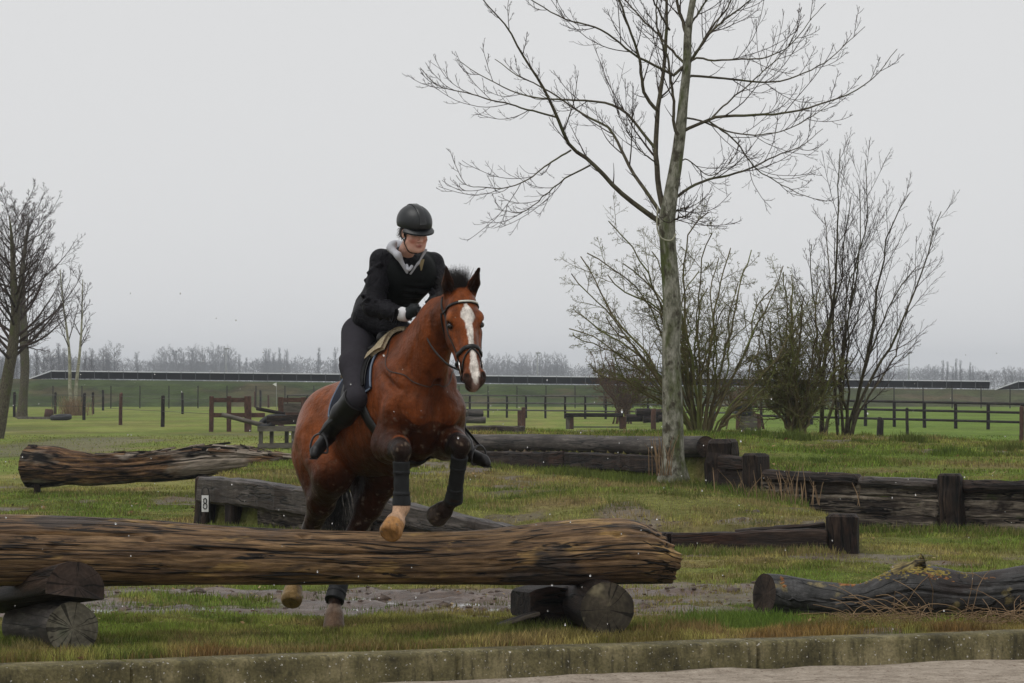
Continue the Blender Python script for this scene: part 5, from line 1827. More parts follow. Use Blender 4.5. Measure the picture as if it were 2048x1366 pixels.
hf.cone(H(0, .43, -.42), H(0, .36, -.74), .022, .030, .05, True)      # furrow between the breasts
for s in (1, -1):
    hf.cone(H(s * .275, .05, -.20), H(s * .23, .30, -.50), .012, .014, .045, True)   # edge of the shoulder
    hf.cone(H(s * .33, -.92, -.62), H(s * .30, -.72, -.42), .02, .015, .06, True)     # flank hollow
# forelegs
fl = {}
fl['R'] = dict(el=H(-.215, .03, -.79), kn=P(803, 900, 24.60), fe=P(803, 1014, 24.62), pa=P(794, 1038, 24.58), ho=P(783, 1060, 24.50))
fl['L'] = dict(el=H(.215, .03, -.77), kn=P(922, 890, 24.84), fe=P(908, 996, 25.02), pa=P(892, 1016, 25.09), ho=P(876, 1030, 25.15))
for q, g_ in fl.items():
    s = -1 if q == 'R' else 1
    hf.cone(H(s * .19, .18, -.60), g_['el'], .125, .122, .06)
    mid = g_['el'] * .45 + g_['kn'] * .55
    hf.cone(g_['el'], mid, .125, .092, .05)
    hf.cone(mid, g_['kn'], .090, .060, .04)
    hf.ell(g_['kn'], np.eye(3), (.066, .068, .072), .025)
    cm = g_['kn'] * .45 + g_['fe'] * .55
    hf.cone(g_['kn'], cm, .054, .042, .02)
    hf.cone(cm, g_['fe'], .042, .050, .02)
    hf.ell(g_['fe'], np.eye(3), (.056, .060, .058), .015)
    hf.cone(g_['fe'], g_['pa'], .048, .046, .02)
    hd = nrm(g_['ho'] - g_['pa'])
    hf.cone(g_['pa'], g_['pa'] + hd * .03, .052, .064, .012)
    hf.cone(g_['pa'] + hd * .03, g_['ho'] + hd * .005, .066, .078, .006)
    hf.ell(g_['ho'] + hd * .092, np.stack([np.cross(hd, [1, 0, 0]) + 1e-3, nrm(np.cross(hd, np.cross(hd, [1, 0, 0]))), hd]), (.12, .12, .048), .008, True)
    g_['hd'] = hd
# hind legs
hl = {}
hl['L'] = dict(hip=H(.19, -.98, -.40), st=H(.20, -.86, -.70), ho_=P(707, 1072, 26.02), fe=P(672, 1190, 25.72), pa=P(669, 1220, 25.68), ho=P(668, 1252, 25.63))
hl['R'] = dict(hip=H(-.19, -.98, -.40), st=H(-.22, -.86, -.70), ho_=P(622, 1058, 26.15), fe=P(594, 1148, 26.02), pa=P(588, 1172, 25.95), ho=P(584, 1196, 25.88))
for q, g_ in hl.items():
    s = -1 if q == 'R' else 1
    hf.cone(g_['hip'], g_['st'], .20, .145, .07)
    hf.cone(H(s * .19, -1.16, -.46), g_['st'] * .45 + g_['ho_'] * .55, .15, .085, .07)
    mid = g_['st'] * .5 + g_['ho_'] * .5
    hf.cone(g_['st'], mid, .135, .088, .05)
    hf.cone(mid, g_['ho_'], .090, .062, .04)
    back = np.array([-.012, .045, .03])
    hf.cone(g_['ho_'] + back, mid + back * 1.2, .024, .03, .03)      # tendon to the hock point
    hf.ell(g_['ho_'], np.eye(3), (.052, .066, .075), .03)
    cm = g_['ho_'] * .5 + g_['fe'] * .5
    hf.cone(g_['ho_'], cm, .056, .046, .025)
    hf.cone(cm, g_['fe'], .045, .050, .02)
    hf.ell(g_['fe'], np.eye(3), (.054, .058, .056), .015)
    hf.cone(g_['fe'], g_['pa'], .048, .045, .02)
    hd = nrm(g_['ho'] - g_['pa'])
    hf.cone(g_['pa'], g_['pa'] + hd * .03, .050, .062, .012)
    hf.cone(g_['pa'] + hd * .03, g_['ho'] + hd * .005, .064, .076, .006)
    hf.ell(g_['ho'] + hd * .092, np.stack([np.cross(hd, [1, 0, 0]) + 1e-3, nrm(np.cross(hd, np.cross(hd, [1, 0, 0]))), hd]), (.12, .12, .05), .008, True)
    g_['hd'] = hd
V, Fq = hf.mesh()
GR = hf.grad(V)

# coat colours: bay with black points, a blaze and pale pasterns; some shading painted in
def seg_t(p, a, b):
    ba = b - a
    t = np.clip((p - a) @ ba / (ba @ ba), 0, 1)
    return t, np.linalg.norm(p - a - t[:, None] * ba, axis=1)


nz = fbm(V[:, 0] * 3, V[:, 1] * 3, V[:, 2] * 3, 4, 71)
nz2 = fbm(V[:, 0] * 14, V[:, 1] * 14, V[:, 2] * 14, 3, 73)
bay = np.array([.165, .043, .0125]); dark = np.array([.034, .0095, .0045]); black = np.array([.012, .010, .010])
col = bay + (dark - bay) * (sstep(.42, .64, nz) * .55)[:, None]
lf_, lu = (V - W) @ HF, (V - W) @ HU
rump = np.exp(-(((V - H(-.1, -1.0, -.25)) / .42) ** 2).sum(1))  # lighter rump top: a highlight painted into the coat
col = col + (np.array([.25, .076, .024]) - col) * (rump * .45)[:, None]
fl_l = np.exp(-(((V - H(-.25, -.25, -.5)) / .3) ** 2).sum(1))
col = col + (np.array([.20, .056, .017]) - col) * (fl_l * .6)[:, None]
chest = np.exp(-(((V - H(0, .3, -.5)) / .26) ** 2).sum(1))  # breast: darker coat, with shade painted in for contrast
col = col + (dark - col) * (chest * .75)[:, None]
belly = sstep(-.52, -.80, lu) * (lf_ < .3) * (lf_ > -1.3)  # underside: dark coat deepened by painted shade
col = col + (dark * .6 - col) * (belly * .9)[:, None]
rear = sstep(-.70, -1.05, lf_) * sstep(-.42, -.80, lu)  # lower hindquarters: part dark coat, part shade put into the colour
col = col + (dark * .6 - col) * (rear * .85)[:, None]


def paint(mask, c, f=1.0):
    global col
    col = col + (np.asarray(c) - col) * (np.clip(mask, 0, 1) * f)[:, None]


for q, g_ in fl.items():
    t_, d_ = seg_t(V, g_['el'], g_['kn'])
    paint(sstep(.62, .98, t_ + .2 * (nz2 - .5)) * (d_ < .125), black)
    for a_, b_ in (('kn', 'fe'), ('fe', 'pa'), ('pa', 'ho')):
        t_, d_ = seg_t(V, g_[a_], g_[b_])
        paint((d_ < .125), black)
g_ = fl['R']
for a_, b_, r_ in (('fe', 'pa', .09), ('pa', 'ho', .12)):
    t_, d_ = seg_t(V, g_[a_] - (g_['fe'] - g_['kn']) * .10 if a_ == 'fe' else g_[a_], g_[b_])
    paint(sstep(r_, r_ - .02, d_), (.42, .27, .175))
t_, d_ = seg_t(V, g_['pa'] + g_['hd'] * .04, g_['ho'] + g_['hd'] * .03)
paint(sstep(.11, .09, d_) * sstep(.02, .12, t_ + 0 * d_), (.34, .175, .065))
for g2, c2, c3 in ((fl['L'], (.016, .013, .012), (.045, .038, .032)), (hl['L'], (.15, .11, .085), (.11, .075, .052)), (hl['R'], (.07, .045, .03), (.20, .135, .055))):
    t_, d_ = seg_t(V, g2['fe'], g2['pa'])
    paint(sstep(.10, .075, d_), c2)
    t_, d_ = seg_t(V, g2['pa'] + g2['hd'] * .035, g2['ho'])
    paint(sstep(.11, .085, d_) * (t_ > .02), c3)
for q, g_ in hl.items():
    t_, d_ = seg_t(V, g_['st'], g_['ho_'])
    paint(sstep(.45, 1.0, t_) * (d_ < .14), black + [.012, .004, .002])
    t_, d_ = seg_t(V, g_['ho_'], g_['fe'])
    paint((d_ < .09) * (t_ > .0), black + [.006, .003, .002])
# head
hs_, hn, hd_ = (V - poll) @ S / 1.13, (V - poll) @ NF / 1.06, (V - poll) @ D / 1.035
ishead = (hd_ > -.02) & (hd_ < .75) & (np.abs(hs_) < .16) & (hn > -.30)
paint(ishead * sstep(-.02, -.2, hn), dark, .5)
paint(ishead * sstep(.08, .16, hd_) * (1 - sstep(.28, .34, hd_)) * sstep(.075, .11, np.abs(hs_)) * sstep(-.05, .02, hn), (.22, .07, .022), .7)
wb = np.interp(hd_, [.10, .13, .165, .20, .25, .33, .42, .50, .56, .62, .66, .68], [.0, .018, .040, .050, .024, .018, .016, .022, .032, .030, .014, .0])
cx = np.interp(hd_, [.1, .2, .4, .6], [.004, .004, .006, .000])
blaze = sstep(1.0, .80, np.abs(hs_ - cx + .012 * (nz2 - .5)) / np.maximum(wb, 1e-4)) * (wb > .001) * (hn > -.03)
muzzle = ishead * sstep(.575, .63, hd_ + .02 * (nz2 - .5))
paint(muzzle, (.030, .022, .020), .93)
paint(ishead * sstep(.635, .665, hd_) * sstep(.03, .012, np.abs(hs_)), (.30, .20, .17), .8)
paint(ishead * blaze, (.70, .655, .60))
paint(ishead * (((np.abs(hs_) - .052) / .016) ** 2 + ((hd_ - .625) / .03) ** 2 < 1) * (hn > -.01), (.008, .006, .006))
for s in (1, -1):
    e_ = np.linalg.norm(V - K_(s * .104, .0, .225), axis=1)
    paint(sstep(.044, .026, e_), (.018, .010, .008))
for (eb, tip, en, es) in EARS:
    t_, d_ = seg_t(V, eb, tip)
    m_ = (d_ < .075) * sstep(.05, .2, t_)
    paint(m_ * sstep(.0, .25, GR @ en), (.012, .009, .008), .95)
    paint(m_ * sstep(.62, .85, t_), (.014, .010, .009), .95)
spl = fbm(V[:, 0] * 38, V[:, 1] * 38, V[:, 2] * 38, 2, 83)
lowm = np.clip(sstep(-.55, -.85, lu) + sstep(1.0, .5, V[:, 2]), 0, 1) * (1 - ishead)
paint(sstep(.70, .76, spl) * lowm, (.15, .115, .085), .75)      # dried mud splashes
col = col * (.86 + .28 * nz2)[:, None]
gl = np.clip(1 - muzzle, 0, 1)

n = N('bay_coat')
a = n.new('ShaderNodeAttribute', attribute_name='col')
hh = n.noise(n.coord('obj', (1, 1, .35)), 160, 4, .7)
h5 = n.noise(n.coord('obj'), 22, 5, .7)
c = n.mix(1.0, a.outputs['Color'], n.ramp(hh, [(.3, .78), (.7, 1.22)]), 'MULTIPLY')
c = n.mix(1.0, c, n.ramp(h5, [(.3, .80), (.7, 1.2)]), 'MULTIPLY')
hw_ = n.noise(n.coord('obj', (1, 1, .22)), 26, 4, .6)
c = n.mix(1.0, c, n.ramp(hw_, [(.32, .62), (.5, 1.0), (.7, 1.22)]), 'MULTIPLY')
hb = n.noise(n.coord('obj'), 7, 3, .5)
n.bump(n.math('ADD', n.math('MULTIPLY', hb, 1.0), n.math('MULTIPLY', hh, .10)), .9, .04)
n.b.inputs['Specular Tint'].default_value = (.62, .30, .15, 1)
M_COAT = n.fin(c, .40, .30)
t_horse = thing('horse', 'bay horse with white blaze leaping over the log, rider on its back', 'horse', P(650, 1262, 25.6) * [1, 1, 0])
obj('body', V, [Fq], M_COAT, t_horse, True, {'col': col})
M_EYE = plain('dark_eye', (.006, .004, .003), .08, .6, .02)


def ball(c, r, n=16, sc=None):
    u = np.linspace(0, 2 * pi, n, endpoint=False)[None]
    v = np.linspace(.02, pi - .02, n // 2 + 1)[:, None]
    q = np.stack([np.sin(v) * np.cos(u), np.sin(v) * np.sin(u), np.cos(v) + 0 * u], -1)
    if sc is not None: q = q @ np.asarray(sc)
    k = n // 2 + 1
    i, j = np.arange(k - 1)[:, None], np.arange(n)[None]
    Ff = np.stack([i * n + j, (i + 1) * n + j, (i + 1) * n + (j + 1) % n, i * n + (j + 1) % n], -1).reshape(-1, 4)
    return (np.asarray(c) + q * r).reshape(-1, 3), [Ff]


for s in (1, -1):
    obj('eye', *ball(K_(s * .093, -.004, .225), .021), M_EYE, t_horse)


# hair: tapered strands
def strands(p0, d0, ln, curl, w, rg, k=6, g=0.0):
    n_ = len(p0)
    pts = [p0]; d = nrm(d0)
    for i in range(k - 1):
        pts.append(pts[-1] + d * (ln / (k - 1))[:, None])
        d = nrm(d + rg.normal(0, curl, d.shape) + np.array([0, 0, g / k]))
    Pt = np.stack(pts, 1)
    R = w * np.linspace(1, .25, k)[None] * np.ones((n_, 1))
    return tubes(Pt, R, 3)


rg = np.random.default_rng(61)
M_TAIL = noisy('black_tail_hair', [(.3, (.004, .0035, .003)), (.7, (.016, .013, .011))], (1, 1, 1), 8, 3, .6, .2, 0)
M_HAIR = noisy('black_horse_hair', [(.3, (.010, .009, .009)), (.7, (.055, .050, .048))], (1, 1, 1), 8, 3, .55, .4, 0)
k = 2600
p0 = poll + rg.uniform(-.050, .045, (k, 1)) * S + rg.uniform(-.10, .0, (k, 1)) * NF + np.array([0, 0, 1]) * rg.uniform(-.01, .02, (k, 1)) + D * .0
d0 = np.array([-.18, .05, 1.0]) + rg.normal(0, .24, (k, 3))
Vs, Fs_, Ls = strands(p0, d0, rg.uniform(.07, .215, k), .12, .0013, rg, g=-.25)
obj('forelock', Vs, Fs_, M_HAIR, t_horse, True, {'lc': Ls})
k = 500   # short mane along the crest
tt_ = rg.uniform(0, 1, k)
cr0, cr1, cr2 = H(0, -.02, -.02), nk + [0, 0, .185], poll + [-.01, .06, .06]
cp = np.where(tt_[:, None] < .5, cr0 + (cr1 - cr0) * tt_[:, None] * 2, cr1 + (cr2 - cr1) * (tt_[:, None] - .5) * 2)
cp = hf.project(cp + HL * rg.normal(0, .006, (k, 1)), -.004)
Vs, Fs_, Ls = strands(cp, np.array([.25, .15, .8]) + rg.normal(0, .25, (k, 3)), rg.uniform(.03, .07, k), .12, .002, rg, g=-1.2)
obj('mane', Vs, Fs_, M_HAIR, t_horse, True, {'lc': Ls})
k = 300   # tail hanging between the hind legs
p0 = H(0, -1.20, -.30) + rg.normal(0, .025, (k, 3))
Vs, Fs_, Ls = strands(p0, np.array([.02, .25, -1]) + rg.normal(0, .10, (k, 3)), rg.uniform(.55, .85, k), .05, .0042, rg, k=9, g=-.6)
obj('tail', Vs, Fs_, M_TAIL, t_horse, True, {'lc': Ls})

# ---- tack
M_LEATHER = plain('black_leather', (.007, .0065, .0065), .42, .32, .25, 30)
M_BROWNLEATHER = plain('dark_brown_leather', (.022, .014, .011), .45, .5, .2, 30)
M_STEEL = plain('bit_steel', (.55, .55, .54), .25, .5, .05, metal=1.0)
M_STIRRUP = plain('dull_black_stirrup', (.03, .03, .032), .4, .5, .1)
M_FLEECE = noisy('sheepskin', [(.3, (.26, .21, .13)), (.7, (.52, .44, .30))], (1, 1, 1), 45, 5, .95, .1, 1.0, .02, coord='obj')
M_NAVY = plain('navy_cloth', (.010, .013, .024), .85, .2, .25, 60)
M_TRIM = plain('pale_blue_trim', (.13, .17, .23), .7, .3, .2, 60)
M_WHITECL = plain('white_cotton', (.62, .62, .63), .85, .2, .1, 20)


def ribbon(path, nor, w, th, mat, name, parent, closed=False):
    """flat strap following path with surface normals nor"""
    path, nor = np.asarray(path), nrm(nor)
    T = nrm(np.gradient(path, axis=0))
    if closed:
        T[0] = T[-1] = nrm(path[1] - path[-2])
    side = nrm(np.cross(T, nor))
    sec = np.array([[-1, 0], [-.85, 1], [.85, 1], [1, 0], [.85, -.6], [-.85, -.6]])
    V = path[:, None] + side[:, None] * (sec[:, 0] * w / 2)[None, :, None] + nor[:, None] * (sec[:, 1] * th)[None, :, None]
    n_, k = len(path), 6
    i, j = np.arange(n_ - 1)[:, None], np.arange(k)[None]
    Fq = np.stack([i * k + j, i * k + (j + 1) % k, (i + 1) * k + (j + 1) % k, (i + 1) * k + j], -1).reshape(-1, 4)
    return obj(name, V.reshape(-1, 3), [Fq, [tuple(range(k)), tuple((n_ - 1) * k + q for q in range(k - 1, -1, -1))]], mat, parent, True)


def strap(field, pts, w, th, mat, name, parent, n=40, off=.004):
    p = resample(np.asarray(pts), n)
    p = field.project(p, off)
    for _ in range(2):
        p[1:-1] = (p[:-2] + 2 * p[1:-1] + p[2:]) / 4
    p = field.project(p, off, 4)
    return ribbon(p, field.grad(p), w, th, mat, name, parent)


bridle = obj('bridle', *tubes(np.array([K_(-.09, -.10, -.02), K_(-.03, -.11, -.05), K_(.03, -.11, -.05), K_(.09, -.10, -.02)]), np.full(4, .008), 6)[:2], M_LEATHER, t_horse)
a_ = [K_(q, n_, d_) for q, n_, d_ in ((-.115, -.10, .07), (-.10, .0, .085), (-.05, .06, .092), (0, .09, .094), (.05, .06, .092), (.10, .0, .085), (.115, -.10, .07))]
strap(hf, a_, .020, .005, M_LEATHER, 'browband', bridle)
strap(hf, [K_(-.045, .09, .091), K_(0, .1, .093), K_(.05, .08, .091), K_(.085, .04, .087)], .012, .005, plain('pale_browband_trim', (.55, .56, .50), .4, .5, .2, 200), 'browband_trim', bridle, off=.011)
for s in (1, -1):
    strap(hf, [K_(s * .07, -.11, -.03), K_(s * .115, -.09, .07), K_(s * .13, -.07, .16), K_(s * .12, -.065, .27), K_(s * .10, -.06, .38), K_(s * .085, -.055, .47)], .018, .004, M_LEATHER, 'cheekpiece', bridle)
    strap(hf, [K_(s * .10, -.12, .06), K_(s * .12, -.16, .14), K_(s * .10, -.24, .22), K_(s * .03, -.28, .22)], .014, .004, M_LEATHER, 'throatlash', bridle)
    an = np.linspace(0, 2 * pi, 25)
    rc = hf.project(K_(s * .075, -.058, .505)[None], .012)[0]
    rp = rc + np.cos(an)[:, None] * (NF * .7 + S * s * .2) * .042 + np.sin(an)[:, None] * D * .042
    obj('bit_ring', *tubes(rp, np.full(25, .0055), 7)[:2], M_STEEL, bridle)
a_ = [K_(q, n_, d_) for q, n_, d_ in ((-.03, -.20, .46), (-.085, -.14, .45), (-.10, -.05, .435), (-.07, .04, .425), (0, .09, .42), (.07, .04, .425), (.10, -.05, .435), (.085, -.14, .45), (.03, -.20, .46))]
strap(hf, a_, .030, .007, M_LEATHER, 'noseband', bridle, 60)
for s in (1, -1):
    strap(hf, [K_(s * .0, .09, .435), K_(s * .05, .055, .47), K_(s * .085, -.02, .53), K_(s * .06, -.12, .57), K_(0, -.16, .575)], .013, .004, M_LEATHER, 'flash_strap', bridle)
# reins to the hands
HANDR, HANDL = P(835, 622, 25.02), P(868, 612, 25.28)
for s, hnd in ((-1, HANDR), (1, HANDL)):
    a0 = hf.project(K_(s * .075, -.075, .51)[None], .016)[0]
    mid_ = hf.project(((a0 * .55 + hnd * .45) + S * s * .10)[None], .03)[0]
    pts = resample(np.array([a0, a0 * .75 + mid_ * .25 + S * s * .035, mid_, hnd]), 24)
    nn = np.tile(S * s, (24, 1))
    ribbon(pts, nn, .016, .004, M_LEATHER, 'rein', bridle)
    # neck strap of the martingale
strap(hf, [H(-.02, .03, .02), H(-.14, .10, -.12), H(-.20, .20, -.30), H(-.14, .36, -.46), H(0, .42, -.52), H(.14, .36, -.46), H(.20, .20, -.30)], .007, .002, M_BROWNLEATHER, 'neck_strap', t_horse, 60)

# saddle cloth: a patch laid over the back
def patch(field, fs, angs, off, mat, name, parent, th=.012, cut=None, axis_u=-.42):
    """patch over the trunk: fs along the horse, angs around it (0 = spine, + = left)"""
    fg, ag = np.meshgrid(fs, angs, indexing='ij')
    if cut is not None:
        fg, ag = cut(fg, ag)
    p = W + HF * fg[..., None] + HU * (axis_u + .62 * np.cos(ag))[..., None] + HL * (.55 * np.sin(ag))[..., None]
    # march inwards
    dirn = nrm(W + HF * fg[..., None] + HU * axis_u - p)
    for _ in range(60):
        dd = field.sample(p)
        p = p + dirn * np.clip(dd - off, -.02, .02)[..., None] * .8
    g_ = field.grad(p)
    a_, b_ = p.shape[:2]
    V = np.concatenate([p.reshape(-1, 3), (p - g_ * th).reshape(-1, 3)])
    i, j = np.arange(a_ - 1)[:, None], np.arange(b_ - 1)[None]
    q = np.stack([i * b_ + j, (i + 1) * b_ + j, (i + 1) * b_ + j + 1, i * b_ + j + 1], -1).reshape(-1, 4)
    rim = [*(0 * b_ + np.arange(b_)), *(np.arange(1, a_) * b_ + b_ - 1), *((a_ - 1) * b_ + np.arange(b_ - 2, -1, -1)), *(np.arange(a_ - 2, 0, -1) * b_)]
    rim = np.array(rim); r2 = np.roll(rim, -1); o_ = a_ * b_
    edge = np.stack([rim, rim + o_, r2 + o_, r2], 1)
    ob = obj(name, V, [q, q[:, ::-1] + o_, edge], mat, parent, True)
    return ob, p, g_, rim


an = np.linspace(-1.42, 1.42, 60)


def padcut(f, a_):
    k = np.abs(a_) / 1.42
    return f + .05 * sstep(.4, 1, k) * (f + .60) / .6, a_


saddle = None
pad, pp, pg, rim = patch(hf, np.linspace(-.60, -.05, 40), an, .012, M_NAVY, 'saddle_cloth', t_horse, .012, padcut)
rp = pp.reshape(-1, 3)[rim]; rn = pg.reshape(-1, 3)[rim]
rp = np.concatenate([rp, rp[:1]]); rn = np.concatenate([rn, rn[:1]])
obj('edging', *tubes(rp + rn * .001, np.full(len(rp), .007), 6)[:2], M_TRIM, pad)
# sheepskin half pad, thick at the withers
def fleececut(f, a_):
    return f, a_
fl_, pp2, pg2, rim2 = patch(hf, np.linspace(-.55, .085, 36), np.linspace(-.60, .60, 30), .045, M_FLEECE, 'sheepskin_pad', t_horse, .030)
# saddle
sf = Field((-1.6, 25.0, 1.5), (-.4, 26.4, 2.4), .011)
sf.ell(H(0, -.34, -.005), AX, (.15, .24, .050), .04)
sf.cone(H(-.07, -.09, .03), H(.07, -.09, .03), .045, .045, .04)
sf.cone(H(-.13, -.57, .05), H(.13, -.57, .05), .045, .045, .05)
sf.cone(H(0, -.57, .055), H(0, -.3, .01), .06, .07, .05)
V, Fq = sf.mesh()
saddle = obj('saddle', V, [Fq], M_LEATHER, t_horse)


def flapcut(f, a_):
    k = sstep(.25, 1.9, np.abs(a_))
    return f + .10 * k * (1 - .5 * k), a_


for s in (1, -1):
    patch(hf, np.linspace(-.42, -.10, 24), s * np.linspace(.3, 1.30, 24), .040, M_LEATHER, 'flap', saddle, .012, flapcut)
strap(hf, [H(-.30, -.16, -.38), H(-.30, -.10, -.60), H(-.2, -.07, -.78), H(0, -.05, -.86), H(.2, -.07, -.78), H(.30, -.10, -.60), H(.30, -.16, -.38)], .085, .010, M_LEATHER, 'girth', saddle, 60, .008)

# leg boots
def leg_boot(a_, b_, ra, rm_, rb, name, extra=None):
    f_ = Field(np.minimum(a_, b_) - .13, np.maximum(a_, b_) + .13, .006)
    m_ = (a_ + b_) / 2
    f_.cone(a_, m_, ra, rm_, .02).cone(m_, b_, rm_, rb, .02)
    f_.ell(b_ * .9 + a_ * .1 + np.array([.0, .03, 0]), np.eye(3), (.058, .062, .065), .02)
    dd = nrm(b_ - a_)
    f_.clip(b_, dd).clip(a_, -dd)
    V, Fq = f_.mesh()
    ob = obj(name, V, [Fq], M_NEOPRENE, t_horse)
    for q in (.25, .72):
        c_ = a_ + (b_ - a_) * q
        an = np.linspace(0, 2 * pi, 29)
        u_ = nrm(np.cross(dd, [0, 1, 0])); v_ = np.cross(dd, u_)
        rr = np.interp(q, [0, .5, 1], [ra, rm_, rb]) + .002
        ring = c_ + rr * (np.cos(an)[:, None] * u_ + np.sin(an)[:, None] * v_)
        ribbon(f_.project(ring, .001), f_.grad(ring), .026, .0018, M_NEOPRENE, 'strap', ob)


M_NEOPRENE = plain('black_neoprene', (.010, .011, .012), .6, .25, .35, 14, bump=.3)
for q in ('R', 'L'):
    g_ = fl[q]
    leg_boot(g_['kn'] * .80 + g_['fe'] * .20, g_['fe'] * 1.0 + g_['kn'] * .0 + nrm(g_['fe'] - g_['kn']) * (-.01 if q == 'R' else .03), .060, .048, .062, 'tendon_boot')
g_ = hl['L']
leg_boot(g_['fe'] * .62 + g_['ho_'] * .38, g_['fe'] + nrm(g_['fe'] - g_['ho_']) * .05, .060, .062, .070, 'fetlock_boot')
g_ = hl['R']
leg_boot(g_['fe'] * .62 + g_['ho_'] * .38, g_['fe'] + nrm(g_['fe'] - g_['ho_']) * .03, .060, .062, .068, 'fetlock_boot')

# ------------------------------------------------------------------ rider
HC = P(829, 462, 25.16)                        # centre of the head
hface = nrm([.42, -.86, -.30])
hup = nrm(np.array([.05, -.25, 1.0]) - hface * (np.array([.05, -.25, 1.0]) @ hface))
hside = nrm(np.cross(hup, hface))              # the rider's left is +hside when it points to image right
if hside[0] < 0: hside = -hside
HA = np.stack([hside, hface, hup])


HK = 1.08


def G(s, f, u):
    return HC + HK * (s * hside + f * hface + u * hup)


SHR, SHL = P(762, 520, 25.42), P(866, 526, 25.62)       # shoulders (rider's right is image left)
ELR, ELL = P(746, 614, 25.30), P(890, 590, 25.50)
WRR, WRL = P(812, 630, 25.08), P(872, 600, 25.36)
NECK = P(812, 505, 25.36)
CHEST = P(812, 555, 25.50)
WAIST = P(765, 622, 25.68)
HIP = P(748, 662, 25.80)
HPR, HPL = HIP + np.array([-.10, -.05, -.02]), HIP + np.array([.11, .05, -.0])
KNR, KNL = H(-.325, -.13, -.40), H(.325, -.13, -.40)
ANR, ANL = P(655, 866, 25.46), P(934, 898, 25.60)
TOR, TOL = P(632, 900, 25.30), P(968, 919, 25.46)
sp_r = nrm(SHR - SHL)                                  # across the shoulders
tfw = nrm(np.cross(NECK - HIP, sp_r))
if tfw[1] > 0: tfw = -tfw                              # towards the camera
TA = np.stack([sp_r, tfw, nrm(NECK - HIP)])
t_per = thing('person', 'rider in black jacket and helmet, crouched forward over the jumping horse', 'person', H(0, -.34, .02))

M_SKIN = vcol('skin', .5, .35, (60, .93, 1.07), .1, .002)
bf = Field(np.array([-1.55, 24.85, 1.15]), np.array([-.2, 26.3, 3.0]), .0075)
# torso and limbs under the clothes
bf.cone(HIP, WAIST, .12, .11, .05).cone(WAIST, CHEST, .11, .12, .05).ell(CHEST, TA, (.155, .10, .16), .05)
bf.cone(SHR, SHL, .055, .055, .05).cone(CHEST, NECK, .09, .052, .04)
for a_, b_, c_ in ((SHR, ELR, WRR), (SHL, ELL, WRL)):
    bf.cone(a_, b_, .05, .04, .03).cone(b_, c_, .04, .028, .03)
for a_, b_, c_, d_ in ((HPR, KNR, ANR, TOR), (HPL, KNL, ANL, TOL)):
    bf.cone(a_, b_, .085, .055, .04).cone(b_, c_, .050, .036, .03).cone(c_, c_ * .4 + d_ * .6, .028, .020, .03)
V, Fq = bf.mesh()
# the head and neck at a finer grid, rooted inside the collar
ff = Field(HC - .20, HC + .17, .0042)
ff.cone(NECK, G(0, -.02, -.06), .058, .055, .02)
ff.ell(G(0, -.015, .045), HA * 1, HK * np.array([.075, .092, .085]), .03)              # skull
ff.ell(G(0, .025, -.035), HA * 1, HK * np.array([.060, .068, .078]), .03)              # face
ff.cone(G(-.030, .045, -.095), G(.030, .045, -.095), .028, .028, .03)   # jaw
ff.ell(G(0, .068, -.108), HA * 1, HK * np.array([.020, .018, .018]), .02)              # chin
for s in (1, -1):
    ff.ell(G(s * .038, .068, -.030), HA * 1, HK * np.array([.022, .018, .020]), .018)  # cheekbone
    ff.ell(G(s * .030, .086, .012), HA * 1, HK * np.array([.024, .010, .009]), .012)   # brow
    ff.ell(G(s * .031, .090, -.006), HA * 1, HK * np.array([.016, .012, .010]), .010, True)   # socket
    ff.ell(G(s * .031, .078, -.006), HA * 1, HK * np.array([.0125, .0125, .0125]), .003)
    ff.ell(G(s * .011, .098, -.043), HA * 1, HK * np.array([.008, .010, .007]), .006)  # nostril wing
    ff.cone(G(s * .048, .03, -.06), G(s * .028, .055, -.10), .028, .022, .02)
    ff.ell(G(s * .074, -.005, -.015), HA * 1, HK * np.array([.010, .020, .030]), .008)  # ear
ff.cone(G(0, .088, .008), G(0, .112, -.034), .008, .0115, .010)     # nose
ff.ell(G(0, .110, -.038), HA * 1, HK * np.array([.011, .010, .009]), .008)
ff.ell(G(0, .088, -.068), HA * 1, HK * np.array([.021, .010, .0065]), .006)            # upper lip
ff.ell(G(0, .086, -.080), HA * 1, HK * np.array([.018, .010, .0065]), .006)            # lower lip
ff.cone(G(-.019, .100, -.0735), G(.019, .100, -.0735), .0028, .0028, .003, True)
Vf, Ff_ = ff.mesh()
cs, cf, cu = (Vf - HC) @ hside / HK, (Vf - HC) @ hface / HK, (Vf - HC) @ hup / HK
scol = np.tile(np.array([.66, .385, .30]), (len(Vf), 1))
nzf = fbm(Vf[:, 0] * 40, Vf[:, 1] * 40, Vf[:, 2] * 40, 3, 3)


def fp(mask, c, f=1.0):
    global scol
    scol = scol + (np.array(c) - scol) * (np.clip(mask, 0, 1) * f)[:, None]


for s in (1, -1):
    fp(np.exp(-((cs - s * .042) / .022) ** 2 - ((cu + .045) / .024) ** 2) * (cf > .03), (.62, .22, .17), .75)     # flushed cheeks
    fp(np.exp(-((cs - s * .031) / .013) ** 2 - ((cu + .006) / .005) ** 2) * (cf > .05), (.05, .03, .025), .9)   # lashes
    fp(np.exp(-((cs - s * .031) / .018) ** 2 - ((cu - .017) / .0045) ** 2) * (cf > .05), (.10, .055, .035), .8)   # brows
fp(np.exp(-(cs / .020) ** 2 - ((cu + .074) / .011) ** 2) * (cf > .05), (.36, .09, .075), .95)
fp(np.exp(-((np.abs(cs) - .010) / .005) ** 2 - ((cu + .049) / .004) ** 2) * (cf > .05), (.12, .04, .03), .9)
fp(np.exp(-((np.abs(cs) - .031) / .024) ** 2 - ((cu - .002) / .014) ** 2) * (cf > .03), (.34, .17, .13), .6)
